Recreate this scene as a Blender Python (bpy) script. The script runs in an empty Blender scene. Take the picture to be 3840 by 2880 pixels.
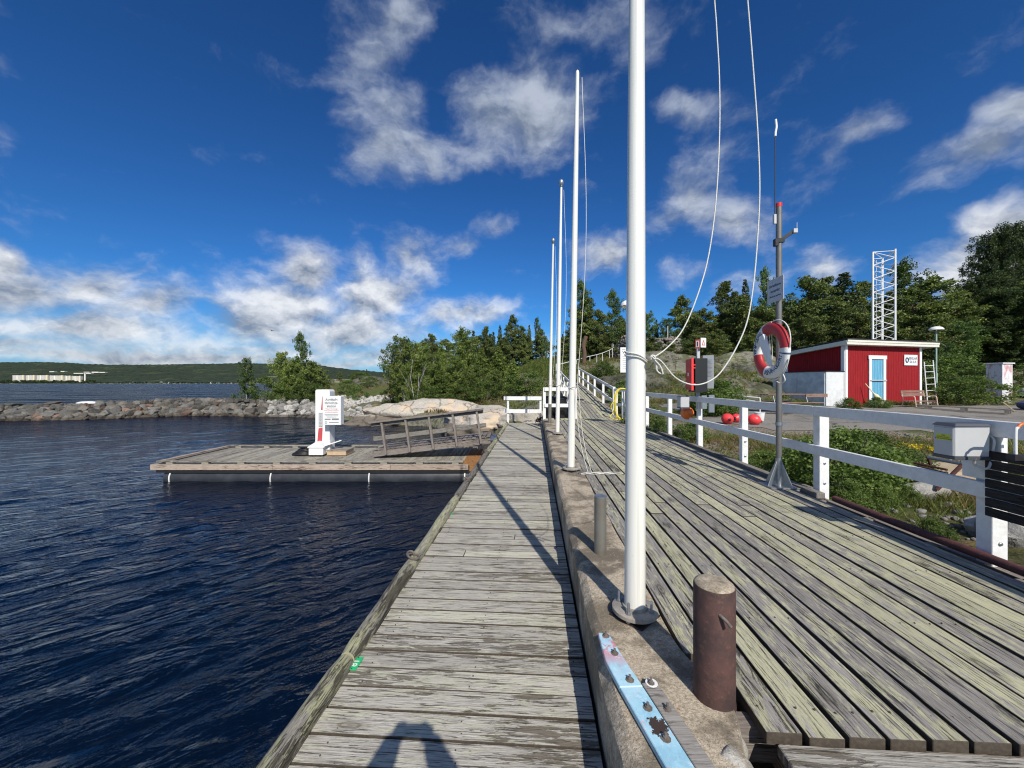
import bpy, math, random
import numpy as np
from mathutils import Vector, Matrix, Euler

R = math.radians
scene = bpy.context.scene
COL = scene.collection

# ------------------------------------------------------------------ camera
CAMZ = 2.60            # metres above the lake
cam_d = bpy.data.cameras.new("camera")
cam_d.sensor_width = 36.0
cam_d.lens = 13.5
cam_d.shift_y = -3.0 / 3840
cam_d.clip_start = 0.02
cam_d.clip_end = 30000
cam = bpy.data.objects.new("camera", cam_d)
COL.objects.link(cam)
cam.location = (0, 0, CAMZ)
cam.rotation_euler = (R(90), 0, 0)
scene.camera = cam
F = 1440.0             # focal length in photo pixels (3840 wide)

def PX(u, v, Y):
    """point seen at photo pixel u, v standing Y metres in front"""
    return np.array([(u - 1920) / F * Y, Y, CAMZ - (v - 1437) / F * Y])

def GP(u, v, z):
    """point of the level plane z seen at pixel u, v"""
    Y = F * (CAMZ - z) / (v - 1437)
    return np.array([(u - 1920) / F * Y, Y, z])

# ------------------------------------------------------------------ sun, sky, exposure
SUN_EL = R(41.0)
SHADOW = Vector((-0.25, 0.97, 0)).normalized()
sun_d = bpy.data.lights.new("sun", 'SUN')
sun_d.energy = 4.9
sun_d.angle = R(0.53)
sun_d.color = (1.0, 0.94, 0.84)
sun = bpy.data.objects.new("sun", sun_d)
COL.objects.link(sun)
sdir = Vector((SHADOW.x * math.cos(SUN_EL), SHADOW.y * math.cos(SUN_EL), -math.sin(SUN_EL)))
sun.rotation_euler = sdir.to_track_quat('-Z', 'Y').to_euler()
scene.view_settings.view_transform = 'Standard'
scene.view_settings.look = 'None'
scene.view_settings.exposure = 0.0
scene.view_settings.gamma = 1.0

def nd(nt, typ, **kw):
    n = nt.nodes.new(typ)
    for k, v in kw.items():
        if k == 'inp':
            for kk, vv in v.items():
                if hasattr(vv, 'is_linked'):
                    nt.links.new(vv, n.inputs[kk])
                else:
                    n.inputs[kk].default_value = vv
        else:
            setattr(n, k, v)
    return n

def mth(nt, op, a, b=None, c=None, clamp=False):
    n = nt.nodes.new('ShaderNodeMath'); n.operation = op; n.use_clamp = clamp
    for i, x in enumerate((a, b, c)):
        if x is None: continue
        if hasattr(x, 'is_linked'): nt.links.new(x, n.inputs[i])
        else: n.inputs[i].default_value = x
    return n.outputs[0]

def mixc(nt, fac, a, b, blend='MIX'):
    n = nt.nodes.new('ShaderNodeMix'); n.data_type = 'RGBA'; n.blend_type = blend
    for i, x in ((0, fac), (6, a), (7, b)):
        if hasattr(x, 'is_linked'): nt.links.new(x, n.inputs[i])
        elif i == 0: n.inputs[0].default_value = x
        else: n.inputs[i].default_value = (x[0], x[1], x[2], 1)
    return n.outputs[2]

def sstep(nt, x, lo, hi, a=0.0, b=1.0):
    n = nt.nodes.new('ShaderNodeMapRange'); n.interpolation_type = 'SMOOTHSTEP'
    nt.links.new(x, n.inputs[0])
    n.inputs[1].default_value = lo; n.inputs[2].default_value = hi
    n.inputs[3].default_value = a; n.inputs[4].default_value = b
    return n.outputs[0]

world = bpy.data.worlds.new("World")
scene.world = world
world.use_nodes = True
wt = world.node_tree
wt.nodes.clear()
sky = nd(wt, 'ShaderNodeTexSky', sky_type='NISHITA', sun_disc=False, sun_elevation=SUN_EL,
         sun_rotation=math.atan2(-SHADOW.x, -SHADOW.y), altitude=0, air_density=1.0, dust_density=0.6, ozone_density=2.0)
gam = nd(wt, 'ShaderNodeGamma', inp={0: sky.outputs[0], 1: 1.22})
blue = mixc(wt, 1.0, gam.outputs[0], (0.20, 0.53, 0.88), 'MULTIPLY')
sepZ = nd(wt, 'ShaderNodeSeparateXYZ', inp={0: nd(wt, 'ShaderNodeTexCoord').outputs['Generated']}).outputs[2]
blue = mixc(wt, sstep(wt, sepZ, 0.16, -0.02, 0.0, 0.75), blue, (4.0, 6.6, 9.4))

# clouds: soft ellipsoids standing in the directions of the real ones, frayed by noise (x, y, half width, half height, tilt, weight; 2212 wide)
CL = [(855,40,70,60,-30,.62),(800,130,75,90,20,.6),(825,230,85,90,0,.68),(830,320,90,80,0,.75),(910,330,70,50,20,.72),(1000,320,80,45,0,.62),
 (1075,265,95,75,0,.85),(1150,245,85,100,0,.95),(1065,175,25,35,0,.45),(1180,80,110,130,20,.40),(1290,50,150,90,0,.55),(1400,110,110,90,0,.45),
 (1480,230,90,40,20,.62),(1560,310,110,80,0,.55),(1500,430,80,70,40,.85),(1570,470,100,50,20,.8),(1450,470,80,45,0,.7),(1310,560,60,45,-10,.75),
 (1270,410,35,25,0,.42),(1860,285,110,32,-28,.85),(1790,345,90,50,-50,.6),(1730,360,60,60,0,.42),(2130,330,170,48,-22,.85),(2200,240,60,60,-40,.85),
 (2050,370,110,40,-15,.65),(2190,500,80,60,-30,1.0),(2120,570,130,60,-40,.95),(2030,600,120,45,-20,.6),(1790,580,70,45,-15,.75),(1620,600,160,50,0,.5),
 (1500,590,90,35,0,.45),(5,565,50,40,0,.9),(40,640,150,55,0,1.0),(210,625,120,48,0,.85),(330,665,110,45,-8,.9),(190,715,220,40,0,.95),(60,755,260,28,0,.8),
 (305,590,40,30,-30,.5),(650,600,70,60,0,.95),(625,660,110,65,0,.95),(560,700,120,55,0,.8),(480,650,60,25,0,.5),(880,560,70,48,0,.75),(800,590,60,55,0,.6),
 (820,640,90,55,0,1.0),(760,710,160,50,0,.9),(550,755,330,26,0,.62),(330,774,420,14,0,.95),(700,780,400,10,0,.8),(820,765,160,22,0,.75),(1000,530,50,25,0,.6),(1000,675,110,32,-8,.85),
 (960,700,90,25,0,.6),(575,515,30,25,0,.38),(1075,485,50,35,0,.5),(2090,150,60,35,-30,.4),(10,150,60,160,20,.42),(1590,600,60,40,0,.5),(300,705,380,40,0,.45),(700,735,420,36,0,.45)]

def pdir(x, y):
    u, v = x * 3840 / 2212, y * 3840 / 2212
    return Vector(((u - 1920) / F, 1.0, -(v - 1437) / F)).normalized()

tc = nd(wt, 'ShaderNodeTexCoord')
D = tc.outputs['Generated']
wn = nd(wt, 'ShaderNodeTexNoise', inp={'Vector': D, 'Scale': 5.0, 'Detail': 5.0, 'Roughness': 0.6})
wsub = nd(wt, 'ShaderNodeVectorMath', operation='SUBTRACT', inp={0: wn.outputs['Color'], 1: (0.5, 0.5, 0.5)})
wsc = nd(wt, 'ShaderNodeVectorMath', operation='SCALE', inp={0: wsub.outputs[0], 'Scale': 0.085})
wadd = nd(wt, 'ShaderNodeVectorMath', operation='ADD', inp={0: D, 1: wsc.outputs[0]})
WD = wadd.outputs[0]
field = None
for (x, y, rx, ry, rot, w) in CL:
    w = w * (.87 if y < 500 else .96)
    c = pdir(x, y)
    a = R(rot)
    e1 = pdir(x + rx * math.cos(a), y + rx * math.sin(a)) - c
    e2 = pdir(x - ry * math.sin(a), y + ry * math.cos(a)) - c
    l1, l2 = e1.length * 2.0, e2.length * 2.0
    X1 = (e1 - c * e1.dot(c)).normalized()
    X3 = c
    X2 = X3.cross(X1).normalized()
    M = Matrix((X1, X2, X3)).transposed()
    mp = nd(wt, 'ShaderNodeMapping', vector_type='TEXTURE')
    wt.links.new(WD, mp.inputs[0])
    mp.inputs[1].default_value = c
    mp.inputs[2].default_value = M.to_euler()
    mp.inputs[3].default_value = (l1, l2, max(l1, l2))
    g = nd(wt, 'ShaderNodeTexGradient', gradient_type='SPHERICAL', inp={0: mp.outputs[0]})
    f = mth(wt, 'MULTIPLY', g.outputs['Fac'], w)
    field = f if field is None else mth(wt, 'SMOOTH_MAX', field, f, 0.12)
mpn = nd(wt, 'ShaderNodeMapping', inp={0: WD})
mpn.inputs[3].default_value = (1, 1, 1.7)
cn = nd(wt, 'ShaderNodeTexNoise', inp={'Vector': mpn.outputs[0], 'Scale': 9.0, 'Detail': 9.0, 'Roughness': 0.58})
mpo = nd(wt, 'ShaderNodeMapping', inp={0: WD})
mpo.inputs[1].default_value = (0.012, 0.0, 0.04)
mpo.inputs[3].default_value = (1, 1, 1.7)
co = nd(wt, 'ShaderNodeTexNoise', inp={'Vector': mpo.outputs[0], 'Scale': 9.0, 'Detail': 5.0, 'Roughness': 0.58})
# unseen cloud added behind the camera to make the ambient light less blue
sepD = nd(wt, 'ShaderNodeSeparateXYZ', inp={0: D})
back = mth(wt, 'MULTIPLY', sstep(wt, sepD.outputs[1], 0.15, -0.25), sstep(wt, sepD.outputs[2], 0.0, 0.1))
field = mth(wt, 'MAXIMUM', field, mth(wt, 'MULTIPLY', back, 0.50))
dn = mth(wt, 'ADD', mth(wt, 'MULTIPLY', field, 1.35), mth(wt, 'MULTIPLY', mth(wt, 'SUBTRACT', cn.outputs[0], 0.5), 1.35))
dens = sstep(wt, dn, 0.25, 1.05)
lit = mth(wt, 'SUBTRACT', cn.outputs[0], co.outputs[0])           # bright where the cloud thins towards the light
shade = mth(wt, 'ADD', mth(wt, 'MULTIPLY', lit, 3.2), mth(wt, 'MULTIPLY_ADD', dn, -0.30, 0.80), clamp=True)
ccol = mixc(wt, shade, (0.22, 0.27, 0.36), mixc(wt, sstep(wt, sepZ, 0.22, 0.42), (0.88, 0.90, 0.93), (0.50, 0.56, 0.67)))
thin = mth(wt, 'MULTIPLY', dens, 0.93)
SKYK = 0.085
skycol = mixc(wt, thin, mixc(wt, 1.0, blue, (SKYK,) * 3, 'MULTIPLY'), ccol)
bg = nd(wt, 'ShaderNodeBackground', inp={'Color': skycol, 'Strength': 1.0})
wo = nd(wt, 'ShaderNodeOutputWorld', inp={0: bg.outputs[0]})
world.cycles.sampling_method = 'MANUAL'
world.cycles.sample_map_resolution = 512

# ------------------------------------------------------------------ render settings
cy = scene.cycles
cy.max_bounces = 5; cy.diffuse_bounces = 2; cy.glossy_bounces = 3; cy.transmission_bounces = 3; cy.transparent_max_bounces = 4
cy.volume_bounces = 0
cy.filter_width = 1.15
cy.caustics_reflective = False; cy.caustics_refractive = False
cy.use_denoising = True
try: cy.denoiser = 'OPENIMAGEDENOISE'
except Exception: pass
cy.sample_clamp_indirect = 4.0

# ------------------------------------------------------------------ noise in python
def _hash(ix, iy, iz, seed):
    h = (ix * 374761393 + iy * 668265263 + iz * 2147483647 + seed * 1274126177) & 0xffffffff
    h = ((h ^ (h >> 13)) * 1274126177) & 0xffffffff
    h = (h ^ (h >> 16)) & 0xffffffff
    return h / 4294967295.0

def vnoise(x, y, z=0.0, seed=0):
    x = np.asarray(x, float); y = np.asarray(y, float); z = np.zeros_like(x) + z
    ix, iy, iz = np.floor(x).astype(np.int64), np.floor(y).astype(np.int64), np.floor(z).astype(np.int64)
    fx, fy, fz = x - ix, y - iy, z - iz
    fx, fy, fz = (t * t * (3 - 2 * t) for t in (fx, fy, fz))
    r = 0
    for a in (0, 1):
        for b in (0, 1):
            for c in (0, 1):
                w = (fx if a else 1 - fx) * (fy if b else 1 - fy) * (fz if c else 1 - fz)
                r = r + w * _hash(ix + a, iy + b, iz + c, seed)
    return r * 2 - 1

def fbm(x, y, z=0.0, o=4, seed=0, gain=.5):
    s, a = 0, 1.0
    for i in range(o):
        s = s + a * vnoise(np.asarray(x) * 2 ** i + 17.3 * i, np.asarray(y) * 2 ** i - 9.1 * i, np.asarray(z) * 2 ** i, seed + i)
        a *= gain
    return s

# ------------------------------------------------------------------ mesh helpers
ORG = {}
def tag(o, label=None, cat=None, group=None, kind=None):
    if label: o['label'] = label
    if cat: o['category'] = cat
    if group: o['group'] = group
    if kind: o['kind'] = kind
    return o

def thing(name, loc, label, cat, group=None, kind=None):
    o = bpy.data.objects.new(name, None)
    COL.objects.link(o)
    o.location = Vector([float(c) for c in loc])
    o.empty_display_size = 0.2
    ORG[o.name] = np.array([float(c) for c in loc])
    return tag(o, label, cat, group, kind)

def unit(v):
    v = np.asarray(v, float); return v / max(1e-9, np.linalg.norm(v))

class MB:
    def __init__(s):
        s.v = []; s.f = []; s.mi = []; s.uv = []; s.rn = []; s.m = 0; s.r = 0.5; s.em = None
    def add(s, vs, fs, uvs=None):
        b = len(s.v)
        s.v.extend([tuple(map(float, p)) for p in vs])
        for i, f in enumerate(fs):
            s.f.append(tuple(b + k for k in f)); s.mi.append(s.m); s.rn.append(s.r)
            s.uv.append(uvs[i] if uvs else None)
    def box(s, c, size, ax=None):
        c = np.asarray(c, float); h = np.asarray(size, float) / 2
        ax = np.eye(3) if ax is None else np.asarray(ax, float)
        vs = []
        for k in range(8):
            d = np.array([h[0] if k & 1 else -h[0], h[1] if k & 2 else -h[1], h[2] if k & 4 else -h[2]])
            vs.append(c + d @ ax)
        s.add(vs, [(0, 2, 3, 1), (4, 5, 7, 6), (0, 1, 5, 4), (2, 6, 7, 3), (0, 4, 6, 2), (1, 3, 7, 5)])
    def beam(s, p0, p1, w, h, up=(0, 0, 1), uvx=0.0):
        p0 = np.asarray(p0, float); p1 = np.asarray(p1, float)
        d = unit(p1 - p0); up = np.asarray(up, float)
        if abs(d @ up) > .98: up = np.array([0, 1.0, 0])
        sd = unit(np.cross(d, up)); u2 = np.cross(sd, d)
        L = np.linalg.norm(p1 - p0)
        vs = []
        for p in (p0, p1):
            for a, b in ((-1, -1), (1, -1), (1, 1), (-1, 1)):
                vs.append(p + sd * a * w / 2 + u2 * b * h / 2)
        o = uvx
        sq = lambda a: [(o, a), (o, a + .0), (o, a)]
        uvs = [[(o, 0), (o, w), (o + h, w), (o + h, 0)], [(o, 0), (o + h, 0), (o + h, w), (o, w)],
               [(o, 0), (o, w), (o + L, w), (o + L, 0)], [(o, 0), (o, h), (o + L, h), (o + L, 0)],
               [(o, 0), (o, w), (o + L, w), (o + L, 0)], [(o, 0), (o, h), (o + L, h), (o + L, 0)]]
        s.add(vs, [(0, 1, 2, 3), (4, 7, 6, 5), (0, 4, 5, 1)[::-1][::-1], (1, 5, 6, 2), (2, 6, 7, 3), (3, 7, 4, 0)],
              [uvs[0], uvs[1], [(o, 0), (o + L, 0), (o + L, w), (o, w)], [(o, 0), (o + L, 0), (o + L, h), (o, h)],
               [(o, 0), (o + L, 0), (o + L, w), (o, w)], [(o, 0), (o + L, 0), (o + L, h), (o, h)]])
        if s.em is not None: s.mi[-6] = s.mi[-5] = s.mi[-3] = s.mi[-1] = s.em  # ends and side faces dark; on the sides this paints shade into the gaps
    def tube(s, pts, r, n=8, cap=True, closed=False):
        pts = [np.asarray(p, float) for p in pts]
        N = len(pts); rs = r if hasattr(r, '__len__') else [r] * N
        vs = []; prev = None
        for i, p in enumerate(pts):
            if closed: t = unit(pts[(i + 1) % N] - pts[i - 1])
            else: t = unit(pts[min(i + 1, N - 1)] - pts[max(i - 1, 0)])
            if prev is None:
                a = np.array([0, 0, 1.0]) if abs(t[2]) < .9 else np.array([1.0, 0, 0])
                x = unit(np.cross(t, a))
            else:
                x = unit(prev - t * (prev @ t))
            prev = x; y = np.cross(t, x)
            for k in range(n):
                an = 2 * math.pi * k / n
                vs.append(p + (x * math.cos(an) + y * math.sin(an)) * rs[i])
        fs = []; L = 0; uvs = []
        for i in range(N if closed else N - 1):
            j = (i + 1) % N
            l2 = L + float(np.linalg.norm(pts[j] - pts[i]))
            for k in range(n):
                k2 = (k + 1) % n
                fs.append((i * n + k, i * n + k2, j * n + k2, j * n + k))
                w = 2 * math.pi * max(rs[i], 1e-3) / n
                uvs.append([(L, k * w), (L, (k + 1) * w), (l2, (k + 1) * w), (l2, k * w)])
            L = l2
        if cap and not closed:
            fs.append(tuple(range(n))[::-1]); uvs.append([(0, 0)] * n)
            fs.append(tuple((N - 1) * n + k for k in range(n))); uvs.append([(0, 0)] * n)
        s.add(vs, fs, uvs)
    def lathe(s, c, prof, n=24, ax=None):
        c = np.asarray(c, float); ax = np.eye(3) if ax is None else np.asarray(ax, float)
        vs = []
        for r, z in prof:
            for k in range(n):
                a = 2 * math.pi * k / n
                vs.append(c + np.array([r * math.cos(a), r * math.sin(a), z]) @ ax)
        fs = []
        for i in range(len(prof) - 1):
            for k in range(n):
                k2 = (k + 1) % n
                fs.append((i * n + k, i * n + k2, (i + 1) * n + k2, (i + 1) * n + k))
        fs.append(tuple(range(n))[::-1]); fs.append(tuple((len(prof) - 1) * n + k for k in range(n)))
        s.add(vs, fs)
    def prism(s, poly, o, ax, ay, az, depth):
        """2d outline poly in the frame o, ax, ay pushed out along az"""
        o, ax, ay, az = (np.asarray(q, float) for q in (o, ax, ay, az))
        n = len(poly)
        vs = [o + ax * x + ay * y for x, y in poly] + [o + ax * x + ay * y + az * depth for x, y in poly]
        fs = [tuple(range(n))[::-1], tuple(range(n, 2 * n))] + [(i, (i + 1) % n, n + (i + 1) % n, n + i) for i in range(n)]
        s.add(vs, fs)
    def rock(s, c, r, seed, squash=(1, 1, .7), sub=2, amp=.35, rot=0.0):
        vs, fs = ico(sub)
        vs = vs.copy()
        n = fbm(vs[:, 0] * 1.1 + seed * 7.7, vs[:, 1] * 1.1, vs[:, 2] * 1.1, 3, seed)
        vs = vs * (1 + amp * n)[:, None]
        # flat split faces
        rg = random.Random(seed)
        for _ in range(7):
            d = unit([rg.uniform(-1, 1), rg.uniform(-1, 1), rg.uniform(-.4, 1)])
            h = vs @ d; m = rg.uniform(.55, .8)
            over = np.maximum(0, h - m); vs = vs - over[:, None] * d * .9
        vs = vs * np.array(squash) * r
        ca, sa = math.cos(rot), math.sin(rot)
        vs = vs @ np.array([[ca, sa, 0], [-sa, ca, 0], [0, 0, 1]]) + np.asarray(c, float)
        s.add(vs, fs)
    def build(s, name, mats, parent=None, smooth=None, bevel=0, seg=1, loc=None):
        """one mesh object; vertices are given in world space"""
        me = bpy.data.meshes.new(name)
        org = ORG[parent.name] if parent is not None else (np.array(loc, float) if loc is not None else np.zeros(3))
        V = np.array(s.v, float).reshape(-1, 3) - org
        me.from_pydata(V.tolist(), [], s.f)
        if not isinstance(mats, (list, tuple)): mats = [mats]
        for m in mats: me.materials.append(m)
        me.polygons.foreach_set('material_index', s.mi)
        uvl = me.uv_layers.new(name='uv')
        arr = np.zeros((len(me.loops), 2), np.float32)
        k = 0
        for fi, f in enumerate(s.f):
            u = s.uv[fi]
            if u is not None: arr[k:k + len(f)] = u
            else:
                arr[k:k + len(f), 0] = [V[q][0] + V[q][2] for q in f]; arr[k:k + len(f), 1] = [V[q][1] + V[q][2] for q in f]
            k += len(f)
        uvl.data.foreach_set('uv', arr.ravel())
        at = me.attributes.new('rnd', 'FLOAT', 'FACE')
        at.data.foreach_set('value', np.array(s.rn, np.float32))
        if smooth is not None:
            me.shade_smooth()
            if smooth < 170: me.set_sharp_from_angle(angle=R(smooth))
        o = bpy.data.objects.new(name, me)
        COL.objects.link(o)
        if parent is not None:
            o.parent = parent
        elif loc is not None:
            o.location = Vector([float(c) for c in loc])
        ORG[o.name] = org
        if bevel:
            b = o.modifiers.new('bevel', 'BEVEL'); b.width = bevel; b.segments = seg; b.limit_method = 'ANGLE'; b.angle_limit = R(40)
        return o

_ico = {}
def ico(sub):
    if sub in _ico: return _ico[sub]
    import bmesh
    bm = bmesh.new(); bmesh.ops.create_icosphere(bm, subdivisions=sub, radius=1.0)
    v = np.array([p.co[:] for p in bm.verts]); f = [tuple(q.index for q in p.verts) for p in bm.faces]
    bm.free(); _ico[sub] = (v, f); return _ico[sub]

def raw_mesh(name, V, Fq, mats, attrs=None, uv=None, smooth=False):
    """fast mesh from arrays: V (n,3), Fq (m,k)"""
    me = bpy.data.meshes.new(name)
    V = np.asarray(V, np.float32); Fq = np.asarray(Fq, np.int32)
    m, k = Fq.shape
    me.vertices.add(len(V)); me.vertices.foreach_set('co', V.ravel())
    me.loops.add(m * k); me.loops.foreach_set('vertex_index', Fq.ravel())
    me.polygons.add(m); me.polygons.foreach_set('loop_start', np.arange(m, dtype=np.int32) * k)
    if smooth: me.polygons.foreach_set('use_smooth', np.ones(m, bool))
    for mt in (mats if isinstance(mats, (list, tuple)) else [mats]): me.materials.append(mt)
    if attrs:
        for nm, (dom, arr) in attrs.items():
            a = me.attributes.new(nm, 'FLOAT', dom); a.data.foreach_set('value', np.asarray(arr, np.float32))
    me.update(calc_edges=True)
    return me

def dup(root, loc=None, rotz=None, scale=None, label=None, group=None):
    c = root.copy(); COL.objects.link(c)
    if loc is not None: c.location = Vector([float(x) for x in loc])
    if rotz is not None: c.rotation_euler = (c.rotation_euler[0], c.rotation_euler[1], rotz)
    if scale is not None: c.scale = scale if hasattr(scale, '__len__') else (scale,) * 3
    if label: c['label'] = label
    if group: c['group'] = group
    for ch in list(root.children):
        k = ch.copy(); COL.objects.link(k); k.parent = c
        for g in list(ch.children):
            q = g.copy(); COL.objects.link(q); q.parent = k
    return c

def text_geo(body, size, bold=False):
    cu = bpy.data.curves.new('t', 'FONT'); cu.body = body; cu.size = size; cu.align_x = 'CENTER'; cu.align_y = 'CENTER'
    cu.resolution_u = 3
    if bold: cu.offset = size * .018
    o = bpy.data.objects.new('t', cu); COL.objects.link(o)
    dg = bpy.context.evaluated_depsgraph_get()
    me = bpy.data.meshes.new_from_object(o.evaluated_get(dg))
    v = np.array([p.co[:] for p in me.vertices]).reshape(-1, 3); f = [tuple(p.vertices) for p in me.polygons]
    bpy.data.objects.remove(o); bpy.data.curves.remove(cu); bpy.data.meshes.remove(me)
    return v, f

def put_text(mb, body, size, o, ax, ay, bold=False, sx=1.0):
    v, f = text_geo(body, size, bold)
    if len(v) == 0: return
    o, ax, ay = (np.asarray(q, float) for q in (o, ax, ay))
    mb.add([o + ax * p[0] * sx + ay * p[1] for p in v], f)

# ------------------------------------------------------------------ pier frame: s across, t along, z up
PA = math.atan(85 / 1440)
def P(s_, t_, z_):
    return np.array([s_ * math.cos(PA) + t_ * math.sin(PA), -s_ * math.sin(PA) + t_ * math.cos(PA), z_])
PS = unit(P(1, 0, 0)); PT = unit(P(0, 1, 0)); UZ = np.array([0, 0, 1.0])
PAX = np.array([PS, PT, UZ])
def ST(x, y):
    return x * PS[0] + y * PS[1], x * PT[0] + y * PT[1]
ZB = 0.95      # lower boardwalk
ZD = 1.28      # upper deck and quay kerb

# ------------------------------------------------------------------ materials
def mat(name, col, rough=.6, metal=0.0, spec=.5, bump=None, var=None, coat=0.0):
    """painted / plain surface with slight procedural variation. var=(scale, amount, second colour); bump=(scale, strength)"""
    m = bpy.data.materials.new(name); m.use_nodes = True
    nt = m.node_tree; b = nt.nodes['Principled BSDF']
    b.inputs['Base Color'].default_value = (*col, 1); b.inputs['Roughness'].default_value = rough
    b.inputs['Metallic'].default_value = metal; b.inputs['Specular IOR Level'].default_value = spec
    if coat: b.inputs['Coat Weight'].default_value = coat
    t = nt.nodes.new('ShaderNodeTexCoord')
    if var:
        n = nd(nt, 'ShaderNodeTexNoise', inp={'Vector': t.outputs['Object'], 'Scale': var[0], 'Detail': 6.0, 'Roughness': .65})
        f = sstep(nt, n.outputs[0], .5 - var[1] * .0 - .12, .68)
        f = mth(nt, 'MULTIPLY', f, var[1])
        nt.links.new(mixc(nt, f, col, var[2]), b.inputs['Base Color'])
        rr = mth(nt, 'MULTIPLY_ADD', n.outputs[0], .25, rough - .12)
        nt.links.new(rr, b.inputs['Roughness'])
    if bump:
        n2 = nd(nt, 'ShaderNodeTexNoise', inp={'Vector': t.outputs['Object'], 'Scale': bump[0], 'Detail': 5.0})
        bp = nd(nt, 'ShaderNodeBump', inp={'Strength': bump[1], 'Distance': .01, 'Height': n2.outputs[0]})
        nt.links.new(bp.outputs[0], b.inputs['Normal'])
    return m

def wood(name, c_lo, c_hi, c_dark, lichen=None, lich_amt=.5, dark_amt=.4, knots=True, bumpk=.6, rough=.85, pale=None):
    """weathered boards; reads the uv in metres along the board and the per board value rnd"""
    m = bpy.data.materials.new(name); m.use_nodes = True
    nt = m.node_tree; b = nt.nodes['Principled BSDF']
    uv = nd(nt, 'ShaderNodeUVMap', uv_map='uv')
    rn = nd(nt, 'ShaderNodeAttribute', attribute_name='rnd')
    off = nd(nt, 'ShaderNodeCombineXYZ', inp={0: mth(nt, 'MULTIPLY', rn.outputs['Fac'], 37.0), 1: mth(nt, 'MULTIPLY', rn.outputs['Fac'], 11.0), 2: mth(nt, 'MULTIPLY', rn.outputs['Fac'], 53.0)})
    co = nd(nt, 'ShaderNodeVectorMath', operation='ADD', inp={0: uv.outputs[0], 1: off.outputs[0]}).outputs[0]
    def nz(sx, sy, detail=5.0, rough_=.6, dist=0.0, o=0.0):
        mp = nd(nt, 'ShaderNodeMapping', inp={0: co}); mp.inputs[3].default_value = (sx, sy, 1); mp.inputs[1].default_value = (o, o, o)
        return nd(nt, 'ShaderNodeTexNoise', inp={'Vector': mp.outputs[0], 'Scale': 1.0, 'Detail': detail, 'Roughness': rough_, 'Distortion': dist}).outputs[0]
    grain = nz(7.0, 150, 4, .7, .3)
    streak = nz(4.5, 38, 6, .72, .6, 3)
    blot = nz(5.0, 20, 6, .72, .8, 8)
    big = nz(.8, 3, 3, .5, 0, 5)
    col = mixc(nt, sstep(nt, grain, .3, .72), c_lo, c_hi)
    tint = mth(nt, 'MULTIPLY_ADD', rn.outputs['Fac'], .42, .80)
    tv = nd(nt, 'ShaderNodeCombineXYZ', inp={0: tint, 1: tint, 2: tint})
    col = mixc(nt, 1.0, col, tv.outputs[0], 'MULTIPLY')
    if lichen:
        lv = mth(nt, 'ADD', blot, mth(nt, 'MULTIPLY', mth(nt, 'SUBTRACT', streak, .5), .7))
        lv = mth(nt, 'ADD', lv, mth(nt, 'MULTIPLY', mth(nt, 'SUBTRACT', rn.outputs['Fac'], .5), .22))
        lo = .60 - .3 * lich_amt
        lm = sstep(nt, lv, lo, lo + .07)
        fine = nz(22, 150, 3, .7, .2, 13)
        lm = mth(nt, 'MULTIPLY', lm, sstep(nt, grain, .30, .50, .10, 1.0))
        lm = mth(nt, 'MULTIPLY', lm, sstep(nt, fine, .30, .50, .35, 1.0))
        lcol = mixc(nt, sstep(nt, big, .3, .7), lichen, tuple(c * .8 for c in lichen))
        col = mixc(nt, mth(nt, 'MULTIPLY', lm, .88), col, lcol)
    if pale:
        pm = sstep(nt, nz(1.2, 42, 4, .6, .4, 21), .60, .70)
        col = mixc(nt, mth(nt, 'MULTIPLY', pm, .7), col, pale)
    dv = mth(nt, 'ADD', streak, mth(nt, 'MULTIPLY', mth(nt, 'SUBTRACT', big, .5), .55))
    dlo = .66 - .22 * dark_amt
    dm = sstep(nt, dv, dlo, dlo + .055)
    col = mixc(nt, mth(nt, 'MULTIPLY', dm, .85), col, c_dark)
    h = mth(nt, 'MULTIPLY_ADD', dm, -.5, grain)
    if knots:
        mp = nd(nt, 'ShaderNodeMapping', inp={0: co}); mp.inputs[3].default_value = (1.6, 5.2, 1)
        vo = nd(nt, 'ShaderNodeTexVoronoi', inp={'Vector': mp.outputs[0], 'Scale': 1.0, 'Randomness': 1.0})
        km = sstep(nt, vo.outputs['Distance'], .05, .22, 1.0, 0.0)
        ring = mth(nt, 'MULTIPLY', km, sstep(nt, mth(nt, 'SINE', mth(nt, 'MULTIPLY', vo.outputs['Distance'], 90)), -.6, .8, .55, 1.0))
        col = mixc(nt, mth(nt, 'MULTIPLY', ring, .8), col, tuple(c * .9 for c in c_dark))
    crk = sstep(nt, nz(4.0, 110, 5, .72, .25, 31), .56, .63)
    col = mixc(nt, mth(nt, 'MULTIPLY', crk, .9), col, tuple(c * .6 for c in c_dark))
    h = mth(nt, 'MULTIPLY_ADD', crk, -.6, h)
    nt.links.new(col, b.inputs['Base Color'])
    b.inputs['Roughness'].default_value = rough; b.inputs['Specular IOR Level'].default_value = .25
    bp = nd(nt, 'ShaderNodeBump', inp={'Strength': bumpk, 'Distance': .006, 'Height': h})
    nt.links.new(bp.outputs[0], b.inputs['Normal'])
    return m

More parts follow.
